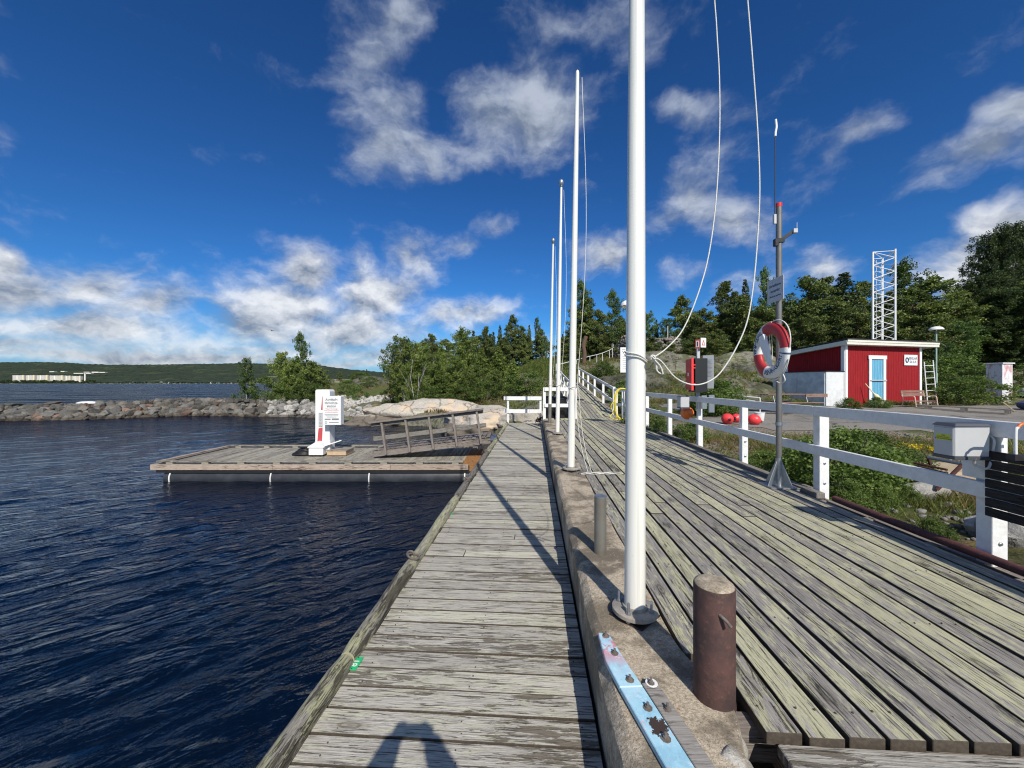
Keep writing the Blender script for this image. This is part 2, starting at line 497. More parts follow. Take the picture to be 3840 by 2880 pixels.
M = {}
M['deck'] = wood('lichened_deck_wood', (.235, .215, .195), (.40, .375, .345), (.050, .044, .038), (.55, .535, .33), .52, .20, True, 1.0)
M['boards'] = wood('boardwalk_wood', (.34, .315, .27), (.56, .53, .47), (.14, .115, .085), (.54, .53, .40), .28, .40, True, .9, pale=(.60, .58, .42))
M['log'] = wood('log_wood', (.16, .145, .125), (.32, .30, .26), (.05, .042, .036), (.45, .45, .26), .35, .5, True, 1.0)
M['pontoon'] = wood('pontoon_wood', (.23, .205, .175), (.38, .35, .30), (.09, .075, .06), (.40, .40, .30), .25, .4, True, .7)
M['beam'] = wood('beam_wood', (.30, .235, .19), (.47, .39, .32), (.10, .07, .055), None, 0, .35, True, .5)
M['gang'] = wood('gangway_wood', (.16, .135, .12), (.30, .265, .235), (.06, .048, .04), None, 0, .35, False, .6)
M['grey_timber'] = wood('grey_timber', (.15, .135, .12), (.28, .26, .23), (.05, .045, .04), None, 0, .4, False, .5)
M['bare_grey'] = wood('bare_grey_board', (.23, .21, .19), (.36, .34, .315), (.12, .10, .085), None, 0, .15, False, .4)
M['fresh'] = mat('fresh_timber', (.55, .40, .26), .7, var=(9, .6, (.42, .29, .18)))
M['dark_slat'] = wood('charcoal_slat_wood', (.018, .017, .017), (.045, .042, .042), (.01, .01, .01), None, 0, .3, False, .5)
M['white'] = mat('white_paint', (.80, .80, .79), .45, var=(7, .35, (.66, .65, .62)), bump=(60, .12))
M['fence_white'] = mat('fence_white_paint', (.80, .80, .80), .5, var=(14, .45, (.60, .59, .55)), bump=(40, .25))
M['pole_white'] = mat('flagpole_gelcoat', (.82, .81, .78), .34, bump=(220, .05), coat=.2)
def _grime():
    nt = M['pole_white'].node_tree; b = nt.nodes['Principled BSDF']; t = nd(nt, 'ShaderNodeTexCoord').outputs['Object']
    mp = nd(nt, 'ShaderNodeMapping', inp={0: t}); mp.inputs[3].default_value = (60, 60, 1.2)
    a = nd(nt, 'ShaderNodeTexNoise', inp={'Vector': mp.outputs[0], 'Scale': 1.0, 'Detail': 5.0, 'Roughness': .7}).outputs[0]
    g2 = nd(nt, 'ShaderNodeTexNoise', inp={'Vector': t, 'Scale': 26.0, 'Detail': 6.0, 'Roughness': .75}).outputs[0]
    c = mixc(nt, mth(nt, 'MULTIPLY', sstep(nt, a, .45, .70), .5), (.76, .745, .69), (.58, .57, .50))
    c = mixc(nt, mth(nt, 'MULTIPLY', sstep(nt, g2, .66, .72), .6), c, (.40, .38, .33)); nt.links.new(c, b.inputs['Base Color'])
_grime()
M['steel'] = mat('galvanised_steel', (.42, .44, .46), .42, .85, var=(22, .6, (.28, .30, .33)))
M['dull_steel'] = mat('dull_steel', (.27, .26, .23), .5, .6, var=(6, .6, (.18, .15, .11)))
M['grey_pole'] = mat('grey_pole_metal', (.20, .195, .185), .5, .45, var=(9, .5, (.13, .125, .12)))
M['chrome'] = mat('chrome', (.62, .63, .65), .15, 1.0)
M['dark'] = mat('dark_metal', (.03, .03, .032), .5, .3, var=(20, .4, (.06, .05, .045)))
M['black'] = mat('black_plastic', (.016, .016, .017), .45)
M['rope'] = mat('rope_white', (.74, .72, .66), .8, bump=(400, .6))
M['red'] = mat('red_plastic', (.62, .03, .035), .4, var=(8, .3, (.5, .03, .03)))
M['grey_box'] = mat('grey_plastic', (.50, .51, .52), .5, var=(10, .3, (.42, .42, .42)))
M['lid'] = mat('charcoal_lid', (.07, .075, .09), .45)
M['ink'] = mat('black_ink', (.03, .03, .035), .6)
M['navy'] = mat('navy_ink', (.03, .05, .12), .6)
M['red_ink'] = mat('red_ink', (.60, .10, .09), .6)
M['grey_ink'] = mat('grey_ink', (.22, .22, .23), .6)
M['yellow'] = mat('yellow_label', (.62, .66, .06), .6)
M['orange'] = mat('orange_buoy', (.85, .17, .02), .38, var=(5, .4, (.75, .22, .05)))
M['red_buoy'] = mat('red_buoy', (.80, .045, .05), .4, var=(6, .4, (.72, .10, .09)))
M['green'] = mat('green_tag', (.02, .48, .17), .4)
M['hose'] = mat('yellow_hose', (.80, .66, .05), .45)
M['bluebox'] = mat('navy_cover', (.03, .05, .13), .5, var=(5, .5, (.10, .12, .2)))

def rusty(name, c1, c2, c3, sc=6):
    m = mat(name, c1, .75)
    nt = m.node_tree; b = nt.nodes['Principled BSDF']
    t = nd(nt, 'ShaderNodeTexCoord')
    n = nd(nt, 'ShaderNodeTexNoise', inp={'Vector': t.outputs['Object'], 'Scale': sc, 'Detail': 8.0, 'Roughness': .7})
    n2 = nd(nt, 'ShaderNodeTexNoise', inp={'Vector': t.outputs['Object'], 'Scale': sc * 7, 'Detail': 4.0, 'Roughness': .6})
    c = mixc(nt, sstep(nt, n.outputs[0], .35, .65), c1, c2)
    c = mixc(nt, mth(nt, 'MULTIPLY', sstep(nt, n2.outputs[0], .55, .72), .6), c, c3)
    nt.links.new(c, b.inputs['Base Color'])
    bp = nd(nt, 'ShaderNodeBump', inp={'Strength': .5, 'Distance': .004, 'Height': n2.outputs[0]})
    nt.links.new(bp.outputs[0], b.inputs['Normal'])
    return m
M['rust'] = rusty('rusty_red_steel', (.092, .043, .036), (.042, .025, .023), (.15, .07, .045), 7)
M['rust_pipe'] = rusty('rusty_pipe', (.11, .035, .03), (.065, .024, .022), (.22, .10, .07), 9)
M['rust_bolt'] = rusty('weathered_bolt', (.17, .15, .13), (.10, .08, .07), (.25, .12, .06), 30)
M['plate'] = rusty('worn_plate', (.24, .225, .20), (.36, .32, .27), (.13, .12, .105), 14)
M['ends_gap_shade'] = mat('end_grain_gap_shade', (.055, .043, .032), .95, var=(60, .5, (.12, .10, .07)))  # end grain colour, also painted on plank sides as the shade between boards

def concrete(name, c1, c2, moss, rustc):
    m = bpy.data.materials.new(name); m.use_nodes = True
    nt = m.node_tree; b = nt.nodes['Principled BSDF']; b.inputs['Roughness'].default_value = .92; b.inputs['Specular IOR Level'].default_value = .2
    t = nd(nt, 'ShaderNodeTexCoord').outputs['Object']
    n = lambda s, d=6.0, r=.65: nd(nt, 'ShaderNodeTexNoise', inp={'Vector': t, 'Scale': s, 'Detail': d, 'Roughness': r}).outputs[0]
    a = n(2.2); f = n(70, 4, .75); g = n(6.0); e = n(1.1, 5)
    c = mixc(nt, sstep(nt, f, .33, .68), c1, c2)
    c = mixc(nt, mth(nt, 'MULTIPLY', sstep(nt, a, .44, .56), .8), c, moss)
    c = mixc(nt, mth(nt, 'MULTIPLY', sstep(nt, g, .58, .70), .55), c, rustc)
    c = mixc(nt, mth(nt, 'MULTIPLY', sstep(nt, e, .50, .60), .5), c, (.11, .095, .08))
    c = mixc(nt, mth(nt, 'MULTIPLY', sstep(nt, n(14, 6, .7), .55, .64), .55), c, (.12, .10, .075))
    c = mixc(nt, mth(nt, 'MULTIPLY', sstep(nt, n(9, 5, .7), .60, .66), .5), c, (.62, .50, .36))
    vo = nd(nt, 'ShaderNodeTexVoronoi', inp={'Vector': t, 'Scale': 130.0})
    c = mixc(nt, sstep(nt, vo.outputs['Distance'], .12, .3, .7, 0.0), c, (.08, .065, .05))
    vq = nd(nt, 'ShaderNodeTexVoronoi', inp={'Vector': t, 'Scale': 75.0})
    c = mixc(nt, mth(nt, 'MULTIPLY', sstep(nt, vq.outputs['Distance'], .10, .22, 1.0, 0.0), sstep(nt, g, .45, .55)), c, (.58, .52, .43))
    nt.links.new(c, b.inputs['Base Color'])
    hh = mth(nt, 'ADD', mth(nt, 'MULTIPLY', f, .7), g)
    bp = nd(nt, 'ShaderNodeBump', inp={'Strength': .9, 'Distance': .008, 'Height': hh})
    nt.links.new(bp.outputs[0], b.inputs['Normal'])
    return m
M['concrete'] = concrete('weathered_concrete', (.31, .255, .185), (.58, .50, .39), (.17, .14, .10), (.32, .165, .07))
M['concrete2'] = concrete('pale_concrete', (.34, .32, .28), (.48, .46, .42), (.30, .28, .23), (.33, .28, .2))

def rockmat(name, c1, c2, lich, crack=.5, sc=1.0, pink=None, stain=.20, moss=None):
    m = bpy.data.materials.new(name); m.use_nodes = True
    nt = m.node_tree; b = nt.nodes['Principled BSDF']; b.inputs['Roughness'].default_value = .9; b.inputs['Specular IOR Level'].default_value = .25
    t = nd(nt, 'ShaderNodeTexCoord').outputs['Object']
    oi = nd(nt, 'ShaderNodeObjectInfo').outputs['Random']
    n = lambda s, d=6.0, r=.65: nd(nt, 'ShaderNodeTexNoise', inp={'Vector': t, 'Scale': s * sc, 'Detail': d, 'Roughness': r}).outputs[0]
    a = n(1.2); f = n(9, 6, .75); g = n(3.0)
    c = mixc(nt, sstep(nt, f, .3, .7), c1, c2)
    c = mixc(nt, mth(nt, 'MULTIPLY', sstep(nt, a, .47, .62), .7), c, lich)
    if pink: c = mixc(nt, mth(nt, 'MULTIPLY', sstep(nt, n(.5, 3), .5, .62), .8), c, pink)
    vo = nd(nt, 'ShaderNodeTexVoronoi', feature='DISTANCE_TO_EDGE', inp={'Vector': nd(nt, 'ShaderNodeVectorMath', operation='ADD', inp={0: t, 1: nd(nt, 'ShaderNodeTexNoise', inp={'Vector': t, 'Scale': .7 * sc, 'Detail': 7.0, 'Roughness': .7}).outputs['Color']}).outputs[0], 'Scale': .42 * sc})
    cm = mth(nt, 'MULTIPLY', sstep(nt, vo.outputs['Distance'], .0, .03, 1.0, 0.0), sstep(nt, g, .38, .55))
    if moss: c = mixc(nt, mth(nt, 'MULTIPLY', sstep(nt, n(2.3, 8, .72), .50, .56), .8), c, moss)
    if stain: c = mixc(nt, sstep(nt, mth(nt, 'ADD', nd(nt, 'ShaderNodeSeparateXYZ', inp={0: nd(nt, 'ShaderNodeNewGeometry').outputs['Position']}).outputs[2], mth(nt, 'MULTIPLY', mth(nt, 'SUBTRACT', a, .5), .4)), stain + .06, stain - .08, 0.0, .85), c, (.075, .06, .045))
    c = mixc(nt, mth(nt, 'MULTIPLY', cm, crack), c, (.045, .04, .033))
    k = mth(nt, 'MULTIPLY_ADD', oi, .9, .6)
    c = mixc(nt, 1.0, c, nd(nt, 'ShaderNodeCombineXYZ', inp={0: k, 1: k, 2: k}).outputs[0], 'MULTIPLY')
    nt.links.new(c, b.inputs['Base Color'])
    hh = mth(nt, 'ADD', mth(nt, 'ADD', f, g), mth(nt, 'MULTIPLY', cm, -1.2))
    bp = nd(nt, 'ShaderNodeBump', inp={'Strength': .8, 'Distance': .05 / sc, 'Height': hh})
    nt.links.new(bp.outputs[0], b.inputs['Normal'])
    return m
M['slab'] = rockmat('granite_slab', (.25, .225, .19), (.42, .385, .34), (.30, .28, .22), .6, 1.3, (.44, .34, .24), stain=.55)
M['hillrock'] = rockmat('lichened_outcrop', (.11, .105, .085), (.23, .22, .18), (.22, .24, .12), .7, 1.0, (.07, .08, .035), moss=(.075, .072, .035))
M['boulder'] = rockmat('grey_boulder', (.065, .063, .060), (.185, .178, .168), (.14, .14, .10), .25, 1.6, (.17, .135, .11))
M['boulder_pale'] = rockmat('pale_boulder', (.23, .22, .21), (.44, .425, .40), (.31, .29, .25), .25, 1.6)
M['boulder_red'] = rockmat('red_boulder', (.15, .085, .068), (.25, .155, .12), (.2, .16, .12), .25, 1.6)
# ================================================================== TERRAIN
CP = np.array([
 (3.8,2,.72),(3.9,5,.76),(4.1,8,.85),(4.4,11,1.0),(5,14,1.15),(3.6,-2,.7),
 (5.2,3,.92),(5.6,6,.98),(6,9.5,1.2),(9,4,1.05),(9,8,1.15),(14,4,1.1),(14,9,1.26),(25,8,1.3),(40,10,1.3),
 (7,12,1.30),(10,13,1.33),(13,13,1.36),(18,14,1.38),(26,15,1.40),(40,18,1.45),(8,15.5,1.45),(11,16,1.40),
 (16,18.5,1.43),(20,20,1.45),(13,18.5,1.45),(25,20,1.5),(16,21,1.5),(20,23,1.7),(28,22,1.7),
 (6.2,17.5,1.7),(8.5,18.5,1.95),(11,19.5,2.0),(13.5,21,2.3),(9,22,2.8),(12,24,3.3),(15,25,3.2),(12.8,31,4.75),(15.6,31,4.7),(18.4,31,4.5),(22,32,4.0),(28,32,3.3),(8,26,3.5),(8,31,4.3),
 (12,40,4.9),(20,42,5.2),(30,42,4.6),(45,42,4),(11.7,45,5.6),(14.5,62,8.3),(20,60,7.5),(35,60,6),(60,60,5),(70,35,3),(60,22,1.8),(20,90,9),(60,90,8),(0,90,5.5),(100,60,5),(100,20,2),
 (8,39,4.3),(8.8,39,4.4),(11.9,46,5.7),(4.9,28,2.45),(3.4,26,2.1),(6.6,27,2.7),(6.2,22,1.9),(5.3,20,1.5),(4.9,17.5,1.2),
 (0,30,1.9),(3,33,3.0),(-4,30,1.3),(-8,31,.9),(1,39,3.8),(3.4,40,4.3),(-4,40,2.4),(3,46,5.1),(0,46,3.8),(4.5,50,6.0),(-6,50,2.6),(0,60,4.2),(-6,60,3.2),(8,60,7),
 (-15,45,1.9),(-20,55,2.6),(-24,60,2.9),(-20,63,3.2),(-12,36,.9),(-16,33,.5),(-28,66,2.2),
 (1,17,.7),(2,18,1.0),(0,20,.7),(-3,23,.45),(-6,24.7,.4),(-5,27,1.1),(-9,26.5,.1),(-10,29,.4),(3,21,1.4),(4,19,1.2)])
YS = [-10, 14, 15.6, 17, 20, 23, 24.3, 25, 27, 29, 33, 40, 55, 66, 75, 95, 130, 400]
XS = [-.1, 1.3, 1.2, -.2, -2.2, -4.8, -8.6, -10.4, -12.6, -15, -17.5, -20.5, -27.5, -29, -25, -12, 12, 120]
RID = [(-70, 23, .8), (-37, 28.0, .85), (-31, 29.2, .98), (-27.5, 32.2, 1.25), (-20, 32.6, 1.30), (-14, 31.6, 1.3)]

def ridge_h(x, y):
    best = np.full(np.shape(x), -9.0)
    for (a, b) in zip(RID[:-1], RID[1:]):
        dx, dy = b[0] - a[0], b[1] - a[1]
        t = np.clip(((x - a[0]) * dx + (y - a[1]) * dy) / (dx * dx + dy * dy), 0, 1)
        d = np.hypot(x - a[0] - t * dx, y - a[1] - t * dy)
        h = a[2] + (b[2] - a[2]) * t
        best = np.maximum(best, h - .50 - np.maximum(0, d - .25) * .62)
    return best

def zbase(x, y):
    x = np.asarray(x, float); y = np.asarray(y, float)
    num = np.zeros(x.shape); den = np.zeros(x.shape)
    for cx, cy_, cz in CP:
        d2 = (x - cx) ** 2 + (y - cy_) ** 2
        sc = .35 + .03 * max(cy_, 0)
        w = 1.0 / (d2 + sc * sc) ** 1.6
        num += w * cz; den += w
    return num / den

def yard_mask(x, y):
    a = np.clip((y - 8.8 - .06 * x) / 1.0, 0, 1) * np.clip((18.0 + .05 * x - y) / 1.2, 0, 1) * np.clip((x - 5.5) / 1.0, 0, 1)
    return a

def sst(a, b, x):
    t = np.clip((x - a) / (b - a), 0, 1); return t * t * (3 - 2 * t)

def zg(x, y, detail=True):
    x = np.asarray(x, float); y = np.asarray(y, float)
    z = zbase(x, y)
    xs = np.interp(y, YS, XS)
    sd = x - xs
    hill = sst(17, 24, y + .12 * x) * sst(-30, -12, x - y * .3 + 12)
    if detail:
        n = fbm(x * .22, y * .22, 0, 4, 5)
        n2 = fbm(x * .9, y * .9, 0, 3, 9)
        rid = 1 - np.abs(fbm(x * .33 + 3, y * .33, 0, 3, 21))
        ym = yard_mask(x, y)
        z = z + hill * (.22 * n + .30 * (rid - .6) + .05 * n2) * (1 - ym) + (.04 * n2 + .02 * fbm(x * 3, y * 3, 0, 2, 3)) * (1 - ym)
    f = sst(-1.0, .8, sd)
    z = -1.3 + (z + 1.3) * f
    z = np.maximum(z, ridge_h(x, y) + (.1 * fbm(x, y, 0, 3, 2) if detail else 0))
    # keep clear of the deck, the boards and the ramp
    s, t = ST(x, y)
    dz = np.where(t < 14.6, ZD, ZD + (t - 14.6) * .103)
    under = sst(.1, .5, s) * sst(3.75, 3.35, s) * sst(30, 27.5, t)
    lim = dz - .28
    z = np.where((under > 0) & (z > lim), z * (1 - under) + lim * under, z)
    wl = sst(-1.9, -1.5, s) * sst(.6, .3, s) * sst(16.3, 15.9, t)
    z = np.where(wl > 0, z * (1 - wl) + np.minimum(z, -.9) * wl, z)
    return z

def gz(x, y):
    return float(zg(np.array([x]), np.array([y]))[0])

def grow(a, b, d0, k, c):
    """coordinates from a to b whose spacing grows away from c"""
    up = [c]
    while up[-1] < b: up.append(up[-1] + d0 + k * abs(up[-1] - c))
    dn = [c]
    while dn[-1] > a: dn.append(dn[-1] - d0 - k * abs(dn[-1] - c))
    return np.array(dn[:0:-1] + up)

gx = grow(-75, 160, .10, .012, 6.0); gy = grow(-6, 160, .10, .010, 4.0)
X, Y = np.meshgrid(gx, gy)
Z = zg(X, Y)
nx, ny = len(gx), len(gy)
idx = np.arange(nx * ny).reshape(ny, nx)
Q = np.stack([idx[:-1, :-1], idx[:-1, 1:], idx[1:, 1:], idx[1:, :-1]], -1).reshape(-1, 4)
keep = (Z.ravel()[Q].max(1) > -1.25)
Q = Q[keep]
# where bare rock, gravel or turf lies
gxv, gyv = np.gradient(Z, gy, gx, edge_order=1)[::-1] if False else (np.gradient(Z, gx, axis=1), np.gradient(Z, gy, axis=0))
slope = np.hypot(gxv, gyv)
rockm = sst(-.05, .45, fbm(X * .16 + 5, Y * .16, 0, 4, 31) * .6 + slope * .8 - .10 + .35 * np.exp(-((X - 13) / 7.) ** 2 - ((Y - 26) / 7.) ** 2) + .4 * sst(3.0, .5, X) * sst(30, 24, Y)) * sst(16, 18.5, Y)
greeny = np.exp(-((X - 2.0) / 3.0) ** 2 - ((Y - 42) / 6.) ** 2)
rockm = rockm * (1 - sst(.15, .5, greeny))
grav = np.maximum(sst(.35, -.05, fbm(X * .35, Y * .35, 0, 4, 77) - .02) * sst(16, 12, Y), sst(-.9, -.6, ridge_h(X, Y)) * sst(-9, -12, X))

def ground_material():
    m = bpy.data.materials.new('ground'); m.use_nodes = True
    nt = m.node_tree; b = nt.nodes['Principled BSDF']; b.inputs['Roughness'].default_value = .95; b.inputs['Specular IOR Level'].default_value = .15
    t = nd(nt, 'ShaderNodeTexCoord').outputs['Object']
    n = lambda s, d=6.0, r=.65: nd(nt, 'ShaderNodeTexNoise', inp={'Vector': t, 'Scale': s, 'Detail': d, 'Roughness': r}).outputs[0]
    A = lambda k: nd(nt, 'ShaderNodeAttribute', attribute_name=k).outputs['Fac']
    f = n(7, 7, .75); g = n(2.2); h = n(.6, 4)
    turf = mixc(nt, sstep(nt, f, .3, .7), (.055, .065, .022), (.16, .145, .065))
    turf = mixc(nt, sstep(nt, g, .5, .66), turf, (.22, .15, .07))
    turf = mixc(nt, sstep(nt, h, .45, .6), turf, (.085, .115, .03))
    turf = mixc(nt, A('green'), turf, mixc(nt, f, (.10, .16, .03), (.20, .27, .06)))
    # rock with pale lichen and dark cracks
    rock = mixc(nt, sstep(nt, f, .3, .68), (.12, .115, .095), (.23, .22, .18))
    rock = mixc(nt, mth(nt, 'MULTIPLY', sstep(nt, g, .44, .6), .75), rock, (.21, .225, .12))
    rock = mixc(nt, sstep(nt, n(1.1, 7, .7), .54, .62, 0, .9), rock, turf)
    rock = mixc(nt, sstep(nt, n(2.6, 7, .7), .52, .58, 0, .75), rock, (.075, .072, .035))
    wob = nd(nt, 'ShaderNodeTexNoise', inp={'Vector': t, 'Scale': .9, 'Detail': 6.0})
    wv = nd(nt, 'ShaderNodeVectorMath', operation='MULTIPLY_ADD', inp={0: wob.outputs['Color'], 1: (2, 2, 2), 2: t})
    vo = nd(nt, 'ShaderNodeTexVoronoi', feature='DISTANCE_TO_EDGE', inp={'Vector': wv.outputs[0], 'Scale': .45})
    cm = mth(nt, 'MULTIPLY', sstep(nt, vo.outputs['Distance'], 0, .035, 1.0, 0.0), sstep(nt, n(.8, 3), .42, .56))
    rock = mixc(nt, mth(nt, 'MULTIPLY', cm, .75), rock, (.045, .045, .028))
    gv = nd(nt, 'ShaderNodeTexVoronoi', inp={'Vector': t, 'Scale': 16.0})
    gcol = mixc(nt, sstep(nt, gv.outputs['Distance'], .1, .6), (.50, .46, .40), (.16, .135, .10))
    gcol = mixc(nt, sstep(nt, nd(nt, 'ShaderNodeSeparateColor', inp={0: gv.outputs['Color']}).outputs[0], .3, .8), gcol, (.30, .25, .19))
    c = mixc(nt, A('grav'), turf, gcol)
    c = mixc(nt, A('rock'), c, rock)
    nt.links.new(c, b.inputs['Base Color'])
    hh = mth(nt, 'ADD', mth(nt, 'MULTIPLY', f, 1.2), mth(nt, 'ADD', g, mth(nt, 'MULTIPLY', cm, -.8)))
    hh = mth(nt, 'ADD', hh, mth(nt, 'MULTIPLY', mth(nt, 'MULTIPLY', gv.outputs['Distance'], A('grav')), -.6))
    bp = nd(nt, 'ShaderNodeBump', inp={'Strength': .9, 'Distance': .09, 'Height': hh})
    nt.links.new(bp.outputs[0], b.inputs['Normal'])
    return m
me = raw_mesh('ground', np.stack([X.ravel(), Y.ravel(), Z.ravel()], -1), Q, ground_material(),
              {'rock': ('POINT', rockm.ravel()), 'grav': ('POINT', grav.ravel() * (1 - rockm.ravel())), 'green': ('POINT', sst(.1, .6, greeny).ravel())}, smooth=True)
ground = bpy.data.objects.new('ground', me); COL.objects.link(ground); ground['kind'] = 'structure'

# asphalt yard, a sheet laid on the ground
def asphalt_material():
    m = bpy.data.materials.new('old_asphalt'); m.use_nodes = True
    nt = m.node_tree; b = nt.nodes['Principled BSDF']; b.inputs['Roughness'].default_value = .9; b.inputs['Specular IOR Level'].default_value = .25
    t = nd(nt, 'ShaderNodeTexCoord').outputs['Object']
    n = lambda s, d=6.0, r=.65: nd(nt, 'ShaderNodeTexNoise', inp={'Vector': t, 'Scale': s, 'Detail': d, 'Roughness': r}).outputs[0]
    c = mixc(nt, sstep(nt, n(24, 5, .8), .35, .65), (.17, .158, .142), (.30, .28, .25))
    c = mixc(nt, mth(nt, 'MULTIPLY', sstep(nt, n(.35, 5), .50, .60), .5), c, (.11, .105, .095))
    c = mixc(nt, mth(nt, 'MULTIPLY', sstep(nt, n(1.6, 6), .57, .68), .7), c, (.19, .16, .10))
    wob = nd(nt, 'ShaderNodeTexNoise', inp={'Vector': t, 'Scale': .6, 'Detail': 5.0})
    wv = nd(nt, 'ShaderNodeVectorMath', operation='MULTIPLY_ADD', inp={0: wob.outputs['Color'], 1: (1.5, 1.5, 0), 2: t})
    vo = nd(nt, 'ShaderNodeTexVoronoi', feature='DISTANCE_TO_EDGE', inp={'Vector': wv.outputs[0], 'Scale': .3})
    cm = sstep(nt, vo.outputs['Distance'], 0, .012, 1.0, 0.0)
    c = mixc(nt, mth(nt, 'MULTIPLY', cm, .8), c, (.04, .038, .03))
    nt.links.new(c, b.inputs['Base Color'])
    bp = nd(nt, 'ShaderNodeBump', inp={'Strength': .6, 'Distance': .02, 'Height': n(30, 4)})
    nt.links.new(bp.outputs[0], b.inputs['Normal'])
    return m
ax_ = grow(6.3, 45, .3, .012, 8.0); ay_ = np.arange(9.6, 19.6, .3)
AX, AY = np.meshgrid(ax_, ay_)
jit = fbm(AX * .6, AY * .6, 0, 3, 55)
m1 = (AY - 9.9 - .04 * AX + .5 * jit > 0) & (17.1 + .03 * AX - AY + .5 * jit > 0) & (AX + .6 * jit > 6.8)
AZ = zg(AX, AY) + .012
idx = np.arange(AX.size).reshape(AX.shape)
Qa = np.stack([idx[:-1, :-1], idx[:-1, 1:], idx[1:, 1:], idx[1:, :-1]], -1).reshape(-1, 4)
Qa = Qa[m1.ravel()[Qa].all(1)]
me = raw_mesh('asphalt_yard', np.stack([AX.ravel(), AY.ravel(), AZ.ravel()], -1), Qa, asphalt_material(), smooth=True)
yard = bpy.data.objects.new('asphalt_yard', me); COL.objects.link(yard); yard['kind'] = 'structure'
# worn concrete footpath climbing to the curved handrail
pth = [(8.6, 34.5), (9.4, 36.5), (10.4, 38.5), (11.6, 41), (12.7, 44), (13.6, 47.5), (14.6, 51)]
vs = []; fs = []
for i, (x, y) in enumerate(pth):
    for k in range(5):
        xx = x + (k - 2) * .45; yy = y + (k - 2) * -.12
        vs.append((xx, yy, gz(xx, yy) + .03))
    if i:
        for k in range(4): fs.append(((i - 1) * 5 + k, (i - 1) * 5 + k + 1, i * 5 + k + 1, i * 5 + k))
mb = MB(); mb.add(vs, fs); tag(mb.build('footpath', M['concrete2'], smooth=60), kind='structure')

# ================================================================== WATER
wx = grow(-6000, 6, .032, .0088, -3.0); wy = grow(-4, 6000, .032, .0088, 3.0)
WX, WY = np.meshgrid(wx, wy)
spx = np.gradient(wx)[None, :] + 0 * WX; spy = np.gradient(wy)[:, None] + 0 * WY
WZ = np.zeros_like(WX); DX = np.zeros_like(WX); DY = np.zeros_like(WX)
rg = random.Random(4)
for i in range(64):
    lam = .17 * (1.048 ** i) * rg.uniform(.92, 1.08)
    th = math.atan2(.80, -.60) + rg.gauss(0, .27 if lam < 1.2 else .6)
    k = 2 * math.pi / lam
    amp = .0100 * lam * math.exp(-lam / .9)
    kx, ky = k * math.cos(th), k * math.sin(th)
    step = np.abs(math.cos(th)) * spx + np.abs(math.sin(th)) * spy
    att = np.clip(1.35 - step * 2.4 / lam, 0, 1)
    ph = kx * WX + ky * WY + rg.uniform(0, 6.28)
    sn = np.sin(ph)
    WZ += amp * att * sn
    q = .95 * amp * att * np.cos(ph)
    DX -= q * math.cos(th) * 1.1; DY -= q * math.sin(th) * 1.1
gust = .75 + .4 * fbm(WX * .12, WY * .12, 0, 3, 8)
WZ *= gust
idx = np.arange(WX.size).reshape(WX.shape)
Qw = np.stack([idx[:-1, :-1], idx[:-1, 1:], idx[1:, 1:], idx[1:, :-1]], -1).reshape(-1, 4)
def water_material():
    m = bpy.data.materials.new('lake_water'); m.use_nodes = True
    nt = m.node_tree; b = nt.nodes['Principled BSDF']
    b.inputs['Base Color'].default_value = (.0010, .0042, .0135, 1)
    b.inputs['Roughness'].default_value = .07; b.inputs['IOR'].default_value = 1.333
    t = nd(nt, 'ShaderNodeTexCoord').outputs['Object']
    mp = nd(nt, 'ShaderNodeMapping', inp={0: t}); mp.inputs[2].default_value = (0, 0, math.atan2(.80, -.60)); mp.inputs[3].default_value = (1.0, .42, 1)
    mp.vector_type = 'TEXTURE'; mp.inputs[3].default_value = (1.0, 2.1, 1)
    mpf = nd(nt, 'ShaderNodeMapping', inp={0: t}); mpf.inputs[3].default_value = (.05, .22, 1)
    n9 = nd(nt, 'ShaderNodeTexNoise', inp={'Vector': mpf.outputs[0], 'Scale': 1.0, 'Detail': 8.0, 'Roughness': .78}).outputs[0]
    n0 = nd(nt, 'ShaderNodeTexNoise', inp={'Vector': mp.outputs[0], 'Scale': 3.1, 'Detail': 3.0, 'Roughness': .5, 'Distortion': .35}).outputs[0]
    rdg = mth(nt, 'SUBTRACT', 1.0, mth(nt, 'ABSOLUTE', mth(nt, 'MULTIPLY_ADD', n0, 5.0, -2.5)))
    rdg = mth(nt, 'MAXIMUM', rdg, -.6)
    nf = nd(nt, 'ShaderNodeTexNoise', inp={'Vector': mp.outputs[0], 'Scale': 12.0, 'Detail': 4.0, 'Roughness': .6, 'Distortion': .3}).outputs[0]
    hgt = mth(nt, 'ADD', mth(nt, 'MULTIPLY', rdg, .25), mth(nt, 'MULTIPLY', nf, .22))
    n2 = nd(nt, 'ShaderNodeTexNoise', inp={'Vector': mp.outputs[0], 'Scale': .9, 'Detail': 7.0, 'Roughness': .72, 'Distortion': .5})
    cd = nd(nt, 'ShaderNodeNewGeometry').outputs['Position']
    ln = nd(nt, 'ShaderNodeVectorMath', operation='LENGTH', inp={0: cd}).outputs['Value']
    far = sstep(nt, ln, 8.0, 60.0)
    bp1 = nd(nt, 'ShaderNodeBump', inp={'Strength': 1.0, 'Distance': .105, 'Height': hgt})
    bp2 = nd(nt, 'ShaderNodeBump', inp={'Distance': 1.3, 'Height': n2.outputs[0], 'Normal': bp1.outputs[0]})
    nt.links.new(mth(nt, 'MULTIPLY_ADD', far, .80, .10), bp2.inputs['Strength'])
    nt.links.new(bp2.outputs[0], b.inputs['Normal'])
    nt.links.new(mth(nt, 'MULTIPLY_ADD', mth(nt, 'MULTIPLY', far, sstep(nt, n9, .38, .62, .15, 1.0)), .36, .04), b.inputs['Roughness'])
    nt.links.new(mth(nt, 'MULTIPLY_ADD', far, -.36, .5), b.inputs['Specular IOR Level'])
    return m
